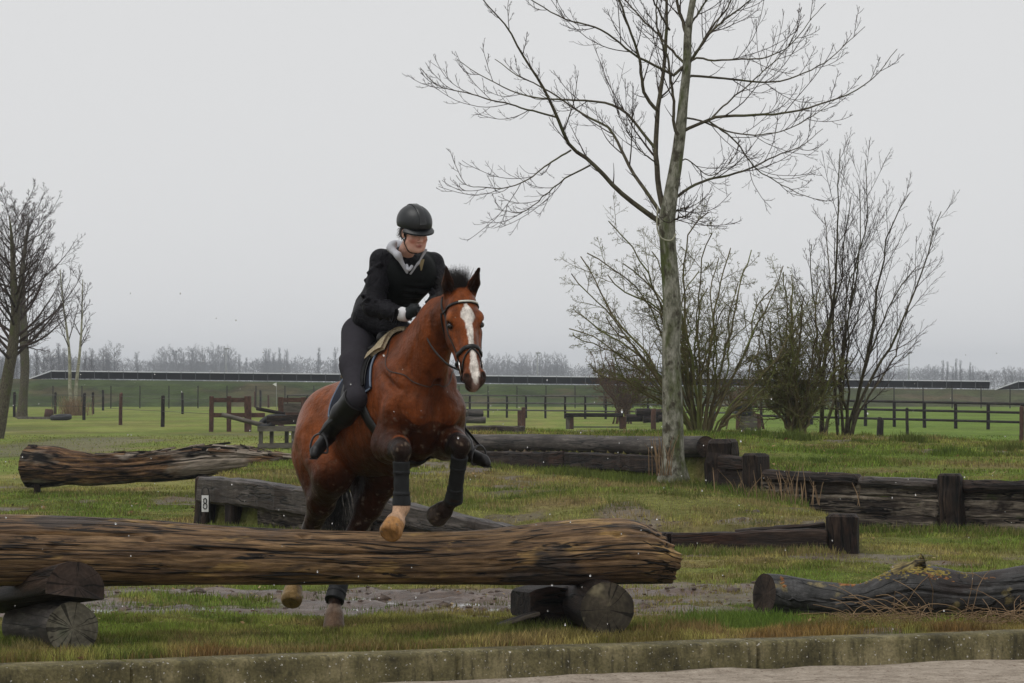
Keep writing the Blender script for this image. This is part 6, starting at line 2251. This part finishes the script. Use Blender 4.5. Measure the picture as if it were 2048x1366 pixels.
fp(np.exp(-(cs / .016) ** 2 - ((cu + .0738) / .0022) ** 2) * (cf > .05), (.09, .03, .03), .9)
scol = scol * (.94 + .12 * nzf)[:, None]
nV = len(V)
bcol_ = np.concatenate([np.tile(np.array([.45, .26, .2]), (nV, 1)), scol])
obj('body', np.concatenate([V, Vf]), [Fq, Ff_ + nV], M_SKIN, t_per, True, {'col': bcol_})

# hair tucked under the helmet
M_RHAIR = noisy('dark_brown_hair', [(.3, (.012, .008, .006)), (.7, (.045, .028, .018))], (1, 1, 1), 30, 3, .5, .4, 0)
rg = np.random.default_rng(71)
k = 260
sd = np.where(rg.uniform(size=k) < .5, 1, -1)
p0 = HC + hside * (sd * rg.uniform(.066, .080, k))[:, None] + hface * rg.uniform(-.06, .035, (k, 1)) + hup * rg.uniform(-.005, .03, (k, 1))
Vs, Fs_, Ls = strands(p0, -hup * 1.0 - hface * .9 + rg.normal(0, .18, (k, 3)), rg.uniform(.05, .11, k), .06, .0024, rg)
obj('hair', Vs, Fs_, M_RHAIR, t_per, True, {'lc': Ls})

# helmet: shell, raised centre panel, peak, harness
M_SHELL = plain('matt_black_helmet', (.014, .016, .018), .40, .40, .15, 60)
M_SHELL2 = plain('glossy_black_helmet_panel', (.012, .013, .014), .25, .5, .1, 60)
hm = Field(HC - .16, HC + .21, .0045)
hm.ell(G(0, -.012, .058), HA * 1, HK * np.array([.110, .136, .110]), .01)
hm.clip(G(0, -.02, .028), nrm(-hup + hface * .10))
hm.ell(G(0, -.014, .045), HA * 1, HK * np.array([.095, .121, .092]), .006, True)
hm.ell(G(0, .03, -.045), HA * 1, HK * np.array([.075, .12, .072]), .01, True)
V, Fq = hm.mesh()
helmet = obj('helmet', V, [Fq], M_SHELL, t_per)
u = np.linspace(-1, 1, 25)[:, None]; v = np.linspace(0, 1, 9)[None]
an_ = u * 1.25
pk = G(0, 0, 0) + HK * ((np.sin(an_) * (.095 + .020 * v))[..., None] * hside + (.082 * np.cos(an_) + .015 + v * .056 * np.cos(an_ * 1.05))[..., None] * hface + (.044 - .026 * v - .004 * np.cos(an_) + 0 * u)[..., None] * hup)
i, j = np.arange(24)[:, None], np.arange(8)[None]
q = np.stack([i * 9 + j, (i + 1) * 9 + j, (i + 1) * 9 + j + 1, i * 9 + j + 1], -1).reshape(-1, 4)
top = pk.reshape(-1, 3); bot = top - hup * .007
rim = np.array([*range(9), *(np.arange(1, 25) * 9 + 8), *(24 * 9 + np.arange(7, -1, -1)), *(np.arange(23, 0, -1) * 9)]); r2 = np.roll(rim, -1)
obj('peak', np.concatenate([top, bot]), [q, q[:, ::-1] + len(top), np.stack([rim, rim + len(top), r2 + len(top), r2], 1)], M_SHELL, helmet)
pc = resample(np.array([G(0, .120, .075), G(0, .105, .125), G(0, .05, .165), G(0, -.03, .172), G(0, -.10, .145)]), 24)
pcs = hm.project(pc, .001)
ribbon(pcs, hm.grad(pcs), .050, .003, M_SHELL2, 'centre_panel', helmet)
for s in (1, -1):
    for f0 in (.035, -.055):
        pts = np.array([G(s * .088, f0, .035), G(s * .082, f0 * .6 + .01, -.03), G(s * .066, .02, -.085), G(s * .03, .048, -.128), G(0, .056, -.134)])
        pts = ff.project(resample(pts, 26), .004)
        ribbon(pts, ff.grad(pts), .013, .003, M_LEATHER, 'harness_strap', helmet)

# grey hood and collar
M_HOOD = plain('pale_grey_fleece', (.44, .45, .49), .9, .2, .1, 45, bump=.3)
hd = Field(NECK - .26, NECK + .24, .006)
hd.ell(NECK + np.array([-.070, .085, .045]), TA, (.065, .048, .045), .03)
hd.cone(P(781, 497, 25.34), P(789, 486, 25.28), .026, .020, .03)
hd.cone(P(781, 496, 25.30), P(797, 512, 25.23), .028, .020, .03).cone(P(796, 510, 25.23), P(814, 545, 25.26), .021, .009, .03)
hd.cone(P(852, 500, 25.27), P(836, 526, 25.25), .010, .008, .02).cone(P(836, 526, 25.25), P(821, 548, 25.27), .008, .007, .02)
hd.cone(G(0, .0, -.16), G(0, -.02, .07), .062, .092, .02, True)
V, Fq = hd.mesh()
obj('hood', V, [Fq], M_HOOD, t_per)
obj('shirt_collar', *tubes(resample(np.array([P(813, 530, 25.26), P(817, 540, 25.22), P(824, 532, 25.25)]), 12), np.full(12, .011), 10, True)[:2], M_HOOD, t_per)

# jacket
n = N('black_jacket_cloth')
v = n.coord('obj')
h1 = n.noise(v, 13, 5, .6, 1.2)
c = n.ramp(n.noise(v, 40, 4, .6), [(.3, (.006, .0058, .0075)), (.7, (.013, .0125, .016))])
n.bump(h1, .9, .03)
M_JACKET = n.fin(c, .5, .09)
M_VEST = noisy('black_body_protector', [(.3, (.0035, .0042, .0042)), (.7, (.008, .0095, .0095))], (1, 1, 1), 35, 4, .6, .08, .4, .006, coord='obj')
jf = Field(np.array([-1.35, 24.9, 1.9]), np.array([-.3, 26.15, 2.85]), .0085)
jf.cone(HIP + TA[2] * .05, WAIST, .165, .15, .06, flat=(tfw, 1.12))
jf.cone(WAIST, CHEST, .145, .165, .06, flat=(tfw, 1.15))
jf.ell(CHEST + TA[2] * .04, TA, (.185, .135, .17), .06)
jf.cone(SHR, SHL, .066, .066, .06)
jf.cone(NECK - TA[2] * .10, NECK - TA[2] * .05, .10, .085, .03)
for a_, b_, c_, r_ in ((SHR, ELR, WRR, 1.0), (SHL, ELL, WRL, .95)):
    m1 = a_ * .5 + b_ * .5
    jf.cone(a_, m1, .074 * r_, .073 * r_, .04).cone(m1, b_, .073 * r_, .068 * r_, .03)
    m2 = b_ * .5 + c_ * .5
    jf.cone(b_, m2, .068 * r_, .060 * r_, .025).cone(m2, c_ - nrm(c_ - b_) * .015, .058 * r_, .046 * r_, .02)
rgj = np.random.default_rng(9)
for (a_, b_, rr_) in ((SHR, ELR, .075), (ELR, WRR, .06), (SHL, ELL, .07), (ELL, WRL, .056)):      # sleeve creases
    dd = nrm(b_ - a_)
    for q in np.linspace(.15, .95, 8):
        pdir = nrm(np.cross(dd, rgj.normal(size=3)))
        c_ = a_ + (b_ - a_) * q + pdir * rr_ * .95
        t1 = nrm(np.cross(dd, pdir) + dd * rgj.uniform(-.8, .8))
        jf.cone(c_ - t1 * .055, c_ + t1 * .055, .013, .009, .014)
jf.cone(P(775, 550, 25.66), P(745, 622, 25.78), .12, .12, .08)
jf.cone(P(742, 622, 25.78), P(727, 640, 25.80), .125, .085, .05)
jf.cone(P(730, 634, 25.66), P(800, 662, 25.50), .085, .085, .06)
jf.cone(NECK + [.01, -.12, -.06], NECK + [.01, -.10, .12], .045, .085, .02, True)
V, Fq = jf.mesh()
obj('jacket', V, [Fq], M_JACKET, t_per)
# body protector worn over it
vf = Field(np.array([-1.3, 25.0, 2.15]), np.array([-.35, 26.1, 2.85]), .0085)
vf.cone(WAIST, CHEST, .168, .188, .05, flat=(tfw, 1.08))
vf.ell(CHEST + TA[2] * .04, TA, (.205, .162, .165), .05)
vf.cone(SHR * .88 + SHL * .12, SHL * .88 + SHR * .12, .080, .080, .04)
for q in (SHR, SHL):
    sgn = 1 if q is SHR else -1
    vf.ell(q + sp_r * sgn * .035 - TA[2] * .05, TA, (.062, .16, .125), .015, True)
vf.clip(WAIST + TA[2] * .00, -TA[2])
vf.cone(NECK + [.005, -.06, -.11], NECK + [.01, -.12, .10], .035, .085, .02, True)
for q in np.linspace(-.12, .10, 5):                     # quilting grooves
    c_ = CHEST + TA[2] * q
    vf.cone(c_ - sp_r * .22 + tfw * .172, c_ + sp_r * .22 + tfw * .172, .016, .016, .010, True)
zc = CHEST + tfw * .18
vf.cone(zc + TA[2] * .12, zc - TA[2] * .2, .006, .006, .008, True)
V, Fq = vf.mesh()
vest = obj('body_protector', V, [Fq], M_VEST, t_per)
mb = MB()
bp = vf.project(P(853, 522, 25.28)[None], .004)[0]
mb.add(*box(bp, (.25, .0, 1), (.9, -.3, -.2), (.3, 1, 0), .040, .013, .006, .002))
mb.obj('tan_tab', plain('tan_webbing', (.30, .24, .13), .8, .2), vest, False)

# shirt cuff and gloves
obj('cuff', *tubes(np.linspace(WRR - nrm(WRR - ELR) * .045, WRR + nrm(WRR - ELR) * .022, 5), np.array([.050, .049, .047, .045, .040]), 16, True)[:2], M_WHITECL, t_per)
M_GLOVE = plain('black_riding_glove', (.007, .010, .011), .6, .2, .2, 40)


def hand(w, e, target, mir):
    """closed hand at wrist w coming from elbow e, fist towards target"""
    d = nrm(target - w)
    fwd = nrm(w - e)
    upv = nrm(np.array([0, 0, 1.0]) - d * d[2])
    sidev = np.cross(d, upv) * mir
    f_ = Field(w - .16, w + .16, .0045)
    f_.cone(w - fwd * .03, w + d * .02, .034, .034, .02, flat=(sidev, 1.1))
    f_.cone(w + d * .01, w + d * .075, .036, .040, .02, flat=(sidev, 1.35))
    for q in range(4):
        off = upv * (.030 - .0205 * q)
        ln_ = [.030, .034, .031, .025][q]
        kx = w + d * (.080 - .004 * abs(q - 1)) + off + sidev * .010
        k1 = kx + d * ln_ * .9 - sidev * .012
        k2 = k1 - sidev * .030 - d * .006
        k3 = k2 - d * .026 + sidev * .004
        f_.cone(kx - d * .02, k1, .0115, .0105, .005).cone(k1, k2, .0105, .0095, .004).cone(k2, k3, .0095, .0085, .004)
    tb = w + d * .03 + upv * .030
    f_.cone(tb, tb + d * .035 + upv * .014 - sidev * .012, .0145, .012, .010)
    f_.cone(tb + d * .035 + upv * .014 - sidev * .012, tb + d * .062 + upv * .006 - sidev * .022, .012, .0095, .006)
    V, Fq = f_.mesh()
    return obj('glove', V, [Fq], M_GLOVE, t_per)


hand(WRR, ELR, P(846, 612, 25.0), 1)
hand(WRL, ELL, P(858, 618, 25.24), -1)

# breeches
M_BREECH = plain('dark_grey_breeches', (.030, .028, .034), .85, .12, .15, 30, bump=.25)
pf = Field(np.array([-1.5, 24.9, 1.4]), np.array([-.3, 26.3, 2.4]), .0085)
pf.ell(HIP + np.array([0, .0, -.01]), TA, (.175, .14, .13), .05)
for a_, b_, c_, s in ((HPR, KNR, ANR, -1), (HPL, KNL, ANL, 1)):
    m1 = a_ * .5 + b_ * .5 + HL * s * .02
    pf.cone(a_, m1, .130, .104, .05).cone(m1, b_, .104, .072, .05)
    pf.cone(b_, b_ * .75 + c_ * .25, .072, .066, .03)
    for q in (.72, .84):
        kc = a_ * (1 - q) + b_ * q
        pf.cone(kc + HL * s * .07 - HF * .05, kc + HL * s * .075 + HF * .06, .012, .008, .02)
V, Fq = pf.mesh()
obj('breeches', V, [Fq], M_BREECH, t_per)
# tall boots with stirrups
for a_, b_, c_, s in ((KNR, ANR, TOR, -1), (KNL, ANL, TOL, 1)):
    f_ = Field(np.minimum(np.minimum(a_, b_), c_) - .14, np.maximum(np.maximum(a_, b_), c_) + .14, .007)
    top_ = a_ + (b_ - a_) * .02
    m1 = a_ * .55 + b_ * .45
    cv = nrm(HF * -1 + np.array([0, 0, -.1]))
    f_.cone(top_, m1, .096, .084, .03).cone(m1 + cv * .010, b_ - (b_ - a_) * .12, .080, .054, .04).cone(b_ - (b_ - a_) * .12, b_, .054, .050, .03)
    ft = nrm(c_ - b_)
    heel = b_ - ft * .045 + np.array([0, 0, -.055])
    f_.cone(b_ + [0, 0, -.02], heel, .045, .036, .03)
    f_.cone(b_ + [0, 0, -.025], c_, .044, .036, .03)
    f_.cone(heel, c_ + ft * .03 + [0, 0, -.018], .034, .030, .03)
    f_.clip(top_, nrm(a_ - b_))
    V, Fq = f_.mesh()
    bt = obj('boot', V, [Fq], M_LEATHER, t_per)
    # sole
    sl = resample(np.array([heel + [0, 0, -.034], (heel + c_) / 2 + [0, 0, -.036], c_ + ft * .05 + [0, 0, -.034]]), 12)
    ribbon(sl, np.tile(np.array([0, 0, 1.0]), (12, 1)), .062, .006, M_RUBBER, 'sole', bt)
    # stirrup hanging from its leather: top-level part of the saddle
    sb = c_ * .72 + b_ * .28 + np.array([0, 0, -.052])
    sd_ = nrm(np.cross(ft, [0, 0, 1]))
    ring = np.array([sb - sd_ * .062, sb - sd_ * .066 + [0, 0, .05], sb - sd_ * .045 + [0, 0, .105], sb + [0, 0, .130], sb + sd_ * .045 + [0, 0, .105], sb + sd_ * .066 + [0, 0, .05], sb + sd_ * .062, sb, sb - sd_ * .062])
    st_o = obj('stirrup', *tubes(resample(ring, 40), np.full(40, .0075), 7)[:2], M_STIRRUP, saddle)
    lt = np.array([sb + [0, 0, .13], (sb + [0, 0, .13]) * .5 + H(s * .32, -.2, -.42) * .5 + HL * s * .03, H(s * .32, -.2, -.42)])
    lt = resample(lt, 14)
    ribbon(lt, np.tile(HL * s, (14, 1)), .026, .004, M_LEATHER, 'stirrup_leather', saddle)

# ------------------------------------------------------------------ grass blades
def blades(name, x, y, h, w, col, lean, rg, label, parent=None):
    n_ = len(x)
    z = gz(x, y) - .005
    az = rg.uniform(0, 2 * pi, n_)
    wd = np.column_stack([np.cos(az), np.sin(az), np.zeros(n_)]) * (w / 2)[:, None]
    la = rg.uniform(0, 2 * pi, n_)
    ld = np.column_stack([np.cos(la), np.sin(la), np.zeros(n_)]) * (h * lean * rg.uniform(.2, 1, n_))[:, None]
    b = np.column_stack([x, y, z])
    up = np.array([0, 0, 1.0])
    V = np.stack([b - wd, b + wd, b - wd * .7 + ld * .35 + up * (h * .6)[:, None], b + wd * .7 + ld * .35 + up * (h * .6)[:, None], b + ld + up * h[:, None]], 1)
    i = (np.arange(n_) * 5)[:, None]
    Fq = i + np.array([[0, 1, 3, 2]])
    Ft = i + np.array([[2, 3, 4]])
    c5 = np.repeat(col, 5, 0)
    o = obj(name, V.reshape(-1, 3), [Fq, Ft], M_BLADE, None, True, {'col': c5}, base=np.zeros(3))
    tag(o, label, 'grass', kind='stuff')
    return o


n = N('grass_blades')
a = n.new('ShaderNodeAttribute', attribute_name='col')
n.b.inputs['Transmission Weight'].default_value = 0.0
tr = n.new('ShaderNodeBsdfTranslucent')
ms = n.new('ShaderNodeMixShader'); ms.inputs[0].default_value = .25
n.l(a.outputs['Color'], tr.inputs[0])
n.l(n.b.outputs[0], ms.inputs[1]); n.l(tr.outputs[0], ms.inputs[2])
n.l(ms.outputs[0], n.t.nodes['Material Output'].inputs['Surface'])
M_BLADE = n.fin(a.outputs['Color'], .8, .05)


def scatter(n_, y0, y1, margin, rg, dens=None):
    """points in the strip of ground the lens covers (with a margin to both sides)"""
    y = rg.uniform(y0, y1, n_ * 2)
    keep = rg.uniform(0, 1, n_ * 2) < (y / y1) ** .0
    x = rg.uniform(-1, 1, n_ * 2) * (y * .1394 + margin)
    ok = y > kerb_y(x) + .30
    m = mud_mask(x, y)
    ok &= rg.uniform(0, 1, len(x)) > m * 1.15
    ok &= ~((np.abs(x - 3.0) > 99))
    x, y = x[ok][:n_], y[ok][:n_]
    return x, y


def blade_cols(x, y, rg, k=.5):
    c = grass_rgb(x, y) * (.65 + .75 * sstep(.3, .7, fbm(x * 4, y * 3, 3, 3, 99)))[:, None]
    c = c * (1 + rg.uniform(-k, k, (len(x), 1))) * np.array([1.05, 1.05, .9])
    straw = rg.uniform(0, 1, len(x)) < .10
    c[straw] = np.array([.24, .175, .085]) * rg.uniform(.6, 1.1, (straw.sum(), 1))
    return c


rg = np.random.default_rng(81)
for (nm, n_, y0, y1, h0, h1, w0, w1, lab) in (('near_grass', 170000, 22.5, 29, .018, .048, .003, .006, 'short mixed green and dry grass around the jump'),
                                             ('middle_grass', 130000, 29, 44, .02, .050, .005, .009, 'short grass in front of and on the lower bank'),
                                             ('bank_grass', 120000, 44, 66, .02, .055, .007, .013, 'short grass on the upper bank and behind it'),
                                             ('field_grass', 60000, 66, 130, .02, .05, .014, .025, 'thin grass of the flat field')):
    x, y = scatter(n_, y0, y1, 1.2, rg)
    cl = fbm(x * 1.3, y * 1.3, 0, 3, 87)
    h = rg.uniform(h0, h1, len(x)) * (.45 + 1.1 * sstep(.35, .7, cl))
    kk = np.exp(-((y - kerb_y(x) - .7) / .5) ** 2)
    h = h * (1 + .5 * kk)
    blades(nm, x, y, h, rg.uniform(w0, w1, len(x)), blade_cols(x, y, rg), .7, rg, lab)


def clump(spots, label, rg, name='tall_grass'):
    X, Yy, Hh, Cc = [], [], [], []
    for (cx, cy, sx_, sy_, n_, h0, h1, tint) in spots:
        x = rg.normal(cx, sx_, n_); y = rg.normal(cy, sy_, n_)
        X.append(x); Yy.append(y); Hh.append(rg.uniform(h0, h1, n_) * rg.uniform(.35, 1, n_) * .8)
        c = grass_rgb(x, y)
        Cc.append((c * (1 - .65) + np.array(tint) * .65) * rg.uniform(.6, 1.3, (n_, 1)))
    x, y, h, c = np.concatenate(X), np.concatenate(Yy), np.concatenate(Hh), np.concatenate(Cc)
    ok = y > kerb_y(x) + .28
    x, y, h, c = x[ok], y[ok], h[ok], c[ok]
    blades(name, x, y, h, rg.uniform(.004, .008, len(x)) * np.clip(y / 30, 1, 2.2), c, .55, rg, label)


GRN, DRY, DKG, RUST = (.125, .185, .032), (.32, .245, .115), (.065, .100, .022), (.27, .165, .075)
gp = lambda px, Y: (px - 1024) / F * Y
near = []
for px in np.arange(-60, 320, 26):
    near.append((gp(px, 23.9), kerb_y(gp(px, 23.9)) + rg.uniform(.4, .9), .12, .1, 260, .04, .13, DKG if 180 < px < 320 else RUST))
for px in np.arange(300, 1050, 22):
    near.append((gp(px, 24.6), kerb_y(gp(px, 24.6)) + rg.uniform(.5, 1.9), .14, .22, 300, .04, .12, [DKG, GRN, DRY, GRN][rg.integers(0, 4)]))
for px in np.arange(280, 1050, 20):
    near.append((gp(px, 24.3), kerb_y(gp(px, 24.3)) + rg.uniform(.35, .6), .12, .06, 240, .03, .09, RUST if rg.uniform() < .7 else DRY))
for px in np.arange(940, 1140, 16):
    near.append((gp(px, 25.2), 25.2 + rg.uniform(-.25, .6), .10, .14, 420, .07, .20, [GRN, DKG][rg.integers(0, 2)]))
for px in np.arange(1270, 1420, 16):
    near.append((gp(px, 25.6), 25.6 + rg.uniform(-.4, .5), .08, .18, 330, .05, .16, [DRY, GRN, RUST][rg.integers(0, 3)]))
for px in np.arange(1380, 1560, 16):
    near.append((gp(px, 26.6), 26.6 + rg.uniform(-.7, .5), .12, .2, 420, .06, .17, (.11, .20, .03)))
for px in np.arange(1560, 2080, 22):
    near.append((gp(px, 26.6), 26.45 + rg.uniform(-.15, .1), .12, .09, 200, .02, .06, [DRY, RUST, DKG][rg.integers(0, 3)]))
for px in np.arange(20, 240, 18):
    near.append((gp(px, 23.9), 23.85 + rg.uniform(-.35, .4), .07, .10, 200, .05, .16, [DKG, DRY][rg.integers(0, 2)]))
for _ in range(46):
    px = rg.uniform(-40, 1500); Y = rg.uniform(26.9, 31.5)
    near.append((gp(px, Y), Y, rg.uniform(.08, .3), rg.uniform(.08, .25), 220, .02, .09, [GRN, DRY, DKG][rg.integers(0, 3)]))
clump(near, 'longer tufts along the kerb and round the log supports', rg)
mid = []
for px in np.arange(1360, 1640, 14):
    mid.append((gp(px, 37.7), 37.6 + rg.uniform(-.4, .2), .12, .12, 240, .05, .16, [GRN, DRY, DKG][rg.integers(0, 3)]))
for px in np.arange(1550, 2080, 16):
    yy = np.interp(gp(px, 43), UP_X, UP_Y)
    mid.append((gp(px, yy), yy - rg.uniform(.25, .6), .16, .14, 240, .06, .20, [GRN, DKG, GRN, DRY][rg.integers(0, 4)]))
for px in np.arange(1500, 1660, 14):
    mid.append((gp(px, 44), np.interp(gp(px, 44), UP_X, UP_Y) - rg.uniform(.3, .8), .12, .2, 160, .08, .26, [DRY, GRN][rg.integers(0, 2)]))
for px in np.arange(1120, 1460, 12):
    yy = np.interp(gp(px, 48), UP_X, UP_Y)
    mid.append((gp(px, yy), yy - rg.uniform(.3, 1.3), .16, .25, 300, .06, .20, [GRN, (.07, .12, .02), DKG][rg.integers(0, 3)]))
for px in np.arange(930, 1130, 16):
    yy = np.interp(gp(px, 51), UP_X, UP_Y)
    mid.append((gp(px, yy), yy - rg.uniform(.3, 1.0), .2, .25, 240, .05, .16, [GRN, DKG][rg.integers(0, 2)]))
for _ in range(90):
    px = rg.uniform(960, 2080); Y = rg.uniform(47, 60)
    if gz(gp(px, Y), Y) < .55: continue
    mid.append((gp(px, Y), Y, rg.uniform(.06, .22), rg.uniform(.06, .2), 200, .04, rg.uniform(.09, .20), [GRN, DKG, DRY, GRN][rg.integers(0, 4)]))
for px, Y in ((1505, 56), (1590, 54), (1585, 54.3), (1820, 55), (1900, 50), (2030, 52)):
    mid.append((gp(px, Y), Y, .14, .14, 500, .10, .28, DKG))
for _ in range(70):
    px = rg.uniform(930, 1640); Y = rg.uniform(38.5, 47)
    mid.append((gp(px, Y), Y, rg.uniform(.08, .25), rg.uniform(.08, .25), 160, .04, .13, [GRN, DRY, DRY, DKG][rg.integers(0, 4)]))
for px in np.arange(500, 940, 12):
    Y = np.interp(gp(px, 43), LF_X, LF_Y)
    mid.append((gp(px, Y + 1.2), Y + rg.uniform(.4, 2.5), .18, .3, 200, .05, .18, [GRN, DRY][rg.integers(0, 2)]))
for px in np.arange(420, 700, 14):
    Y = np.interp(gp(px, 44), LF_X, LF_Y)
    mid.append((gp(px, Y), Y - rg.uniform(.25, .5), .14, .1, 130, .05, .16, [GRN, DKG][rg.integers(0, 2)]))
for px in np.arange(60, 520, 20):
    mid.append((gp(px, 58), 57.6 + rg.uniform(-.5, .4), .2, .15, 100, .04, .14, [GRN, DRY][rg.integers(0, 2)]))
for px in np.arange(1300, 1400, 6):
    mid.append((gp(px, 45.9), 45.9 + rg.uniform(-.15, .25), .06, .08, 150, .06, .20, [GRN, DKG, DRY][rg.integers(0, 3)]))
clump(mid, 'longer tufts along the sleeper walls and over the banks', rg)

# dry bramble stalks in front of the fallen trunk
k = 210
px = rg.uniform(1700, 2110, k)
yb = 26.75 + rg.uniform(-.25, .15, k)
b = np.column_stack([gp(px, yb), yb, np.zeros(k) + .0])
lng = rg.uniform(.12, .55, k)
d = nrm(np.column_stack([rg.normal(0, 1, k), rg.normal(0, .4, k), rg.uniform(.05, .9, k)]))
pts = [b]
for q in range(8):
    pts.append(pts[-1] + d * (lng / 8)[:, None]); d = nrm(d + np.array([0, 0, -.16]) + rg.normal(0, .09, d.shape))
Pt = np.stack(pts, 1)
Pt[..., 2] = np.maximum(Pt[..., 2], gz(Pt[..., 0], Pt[..., 1]) + .004)
V, Ff, L = tubes(Pt, np.full((k, 9), .0026), 4)
tag(obj('dry_stalks', V, Ff, M_STRAW, None, True, {'lc': L}), 'tangle of dry bramble stalks before the fallen trunk', 'stalks', kind='stuff')
reeds('dry stalks standing against the sleeper wall', np.array([gp(1560, 44.2), 44.0, .3]), 60, .45, .35, M_STRAW, .006)
reeds('dry stalks at the foot of the tall tree', np.array([gp(1322, 46.2), 46.0, .6]), 22, .55, .10, M_STRAW, .006)

# leaf litter and broken straw lying in the turf
k = 2600
y = np.concatenate([rg.uniform(22.8, 33, 1500), rg.uniform(33, 58, 1100)])
x = rg.uniform(-1, 1, k) * (y * .1394 + .8)
ok = y > kerb_y(x) + .3
x, y = x[ok], y[ok]
z = gz(x, y) + rg.uniform(.012, .035, len(x))
az = rg.uniform(0, 6.28, len(x))
sz_ = rg.uniform(.010, .026, len(x)) * np.clip(y / 32, 1, 1.7)
asp = rg.choice([.25, .6, .8], len(x))
u_ = np.column_stack([np.cos(az), np.sin(az), rg.normal(0, .25, len(x))]) * sz_[:, None]
v_ = np.column_stack([-np.sin(az), np.cos(az), rg.normal(0, .35, len(x))]) * (sz_ * asp)[:, None]
c_ = np.column_stack([x, y, z])
V = np.stack([c_ - u_, c_ - v_ * .9 + np.array([0, 0, .003]), c_ + u_, c_ + v_ * .9], 1).reshape(-1, 3)
lc_ = np.array([[.16, .09, .05], [.30, .20, .10], [.09, .055, .035], [.36, .28, .16]])[rg.integers(0, 4, len(x))] * rg.uniform(.6, 1.2, (len(x), 1))
tag(obj('leaf_litter', V, [np.arange(len(V)).reshape(-1, 4)], M_BLADE, None, False, {'col': np.repeat(lc_, 4, 0)}, base=np.zeros(3)), 'dead leaves and straw scattered in the grass', 'litter', kind='stuff')

# clods of trodden mud
k = 520
x = rg.uniform(-4.2, 4.2, k * 4); y = rg.uniform(27, 33, k * 4)
ok = (mud_mask(x, y) > .5)
x2 = rg.uniform(-1, 3.4, 500); y2 = rg.uniform(36, 43, 500); ok2 = mud_mask(x2, y2) > .5
x, y = np.concatenate([x[ok][:k], x2[ok2]]), np.concatenate([y[ok][:k], y2[ok2]])
z = gz(x, y)
mb = MB()
bv, bf_ = ball((0, 0, 0), 1, 8)
for a_, b_, c_ in zip(x, y, z):
    r_ = rg.uniform(.006, .022) if rg.uniform() < .97 else .05
    mb.add(np.array([a_, b_, c_]) + bv * rg.uniform(.6, 1.3, bv.shape) * r_ * np.array([1.4, 1.2, .75]), bf_)
o = mb.obj('mud_clods', noisy('trodden_mud', [(.3, (.04, .027, .020)), (.7, (.11, .075, .055))], (1, 1, 1), 12, 5, .55, .35, .5, .01, coord='obj', rnd=False), None, True)
tag(o, 'small clods of trodden mud', 'mud', kind='stuff')

# ------------------------------------------------------------------ falling sleet
k = 420
Y = 6 + 34 * rg.uniform(0, 1, k) ** .7
px, py = rg.uniform(-200, 2250, k), rg.uniform(420, 1330, k)
mb = MB()
bv, bf_ = ball((0, 0, 0), 1, 8)
for a_, b_, y_ in zip(px, py, Y):
    p = P(a_, b_, y_)
    if p[2] < .1 or p[2] > 2.05: continue
    r_ = rg.uniform(.0016, .0042) * (y_ / 22) ** .5
    mb.add(p + bv * r_ * np.array([1, 1, rg.uniform(1, 1.9)]), bf_)
n = N('wet_snow')
n.b.inputs['Transmission Weight'].default_value = .95
n.b.inputs['IOR'].default_value = 1.31
M_SNOW = n.fin(n.ramp(n.noise(n.coord('obj'), 40, 2, .5), [(.3, (.90, .91, .92)), (.7, (.97, .98, .98))]), .12, .5)
tag(mb.obj('sleet', M_SNOW, None, True), 'scattered white flakes of falling sleet', 'sleet', kind='stuff')

# ------------------------------------------------------------------ haze
hz = N('haze_air')
pv = hz.new('ShaderNodeVolumePrincipled')
pv.inputs['Density'].default_value = HAZE
pv.inputs['Color'].default_value = (.86, .92, 1.0, 1)
pv.inputs['Anisotropy'].default_value = 0.0
out = hz.t.nodes['Material Output']
hz.t.nodes.remove(hz.b)
hz.l(pv.outputs[0], out.inputs['Volume'])
mb = MB()
mb.add(*box((0, 1690, 15.5), (1, 0, 0), (0, 1, 0), (0, 0, 1), 3000, 1760, 17.5))
o = mb.obj('haze', hz.m, None, False)
tag(o, kind='stuff')
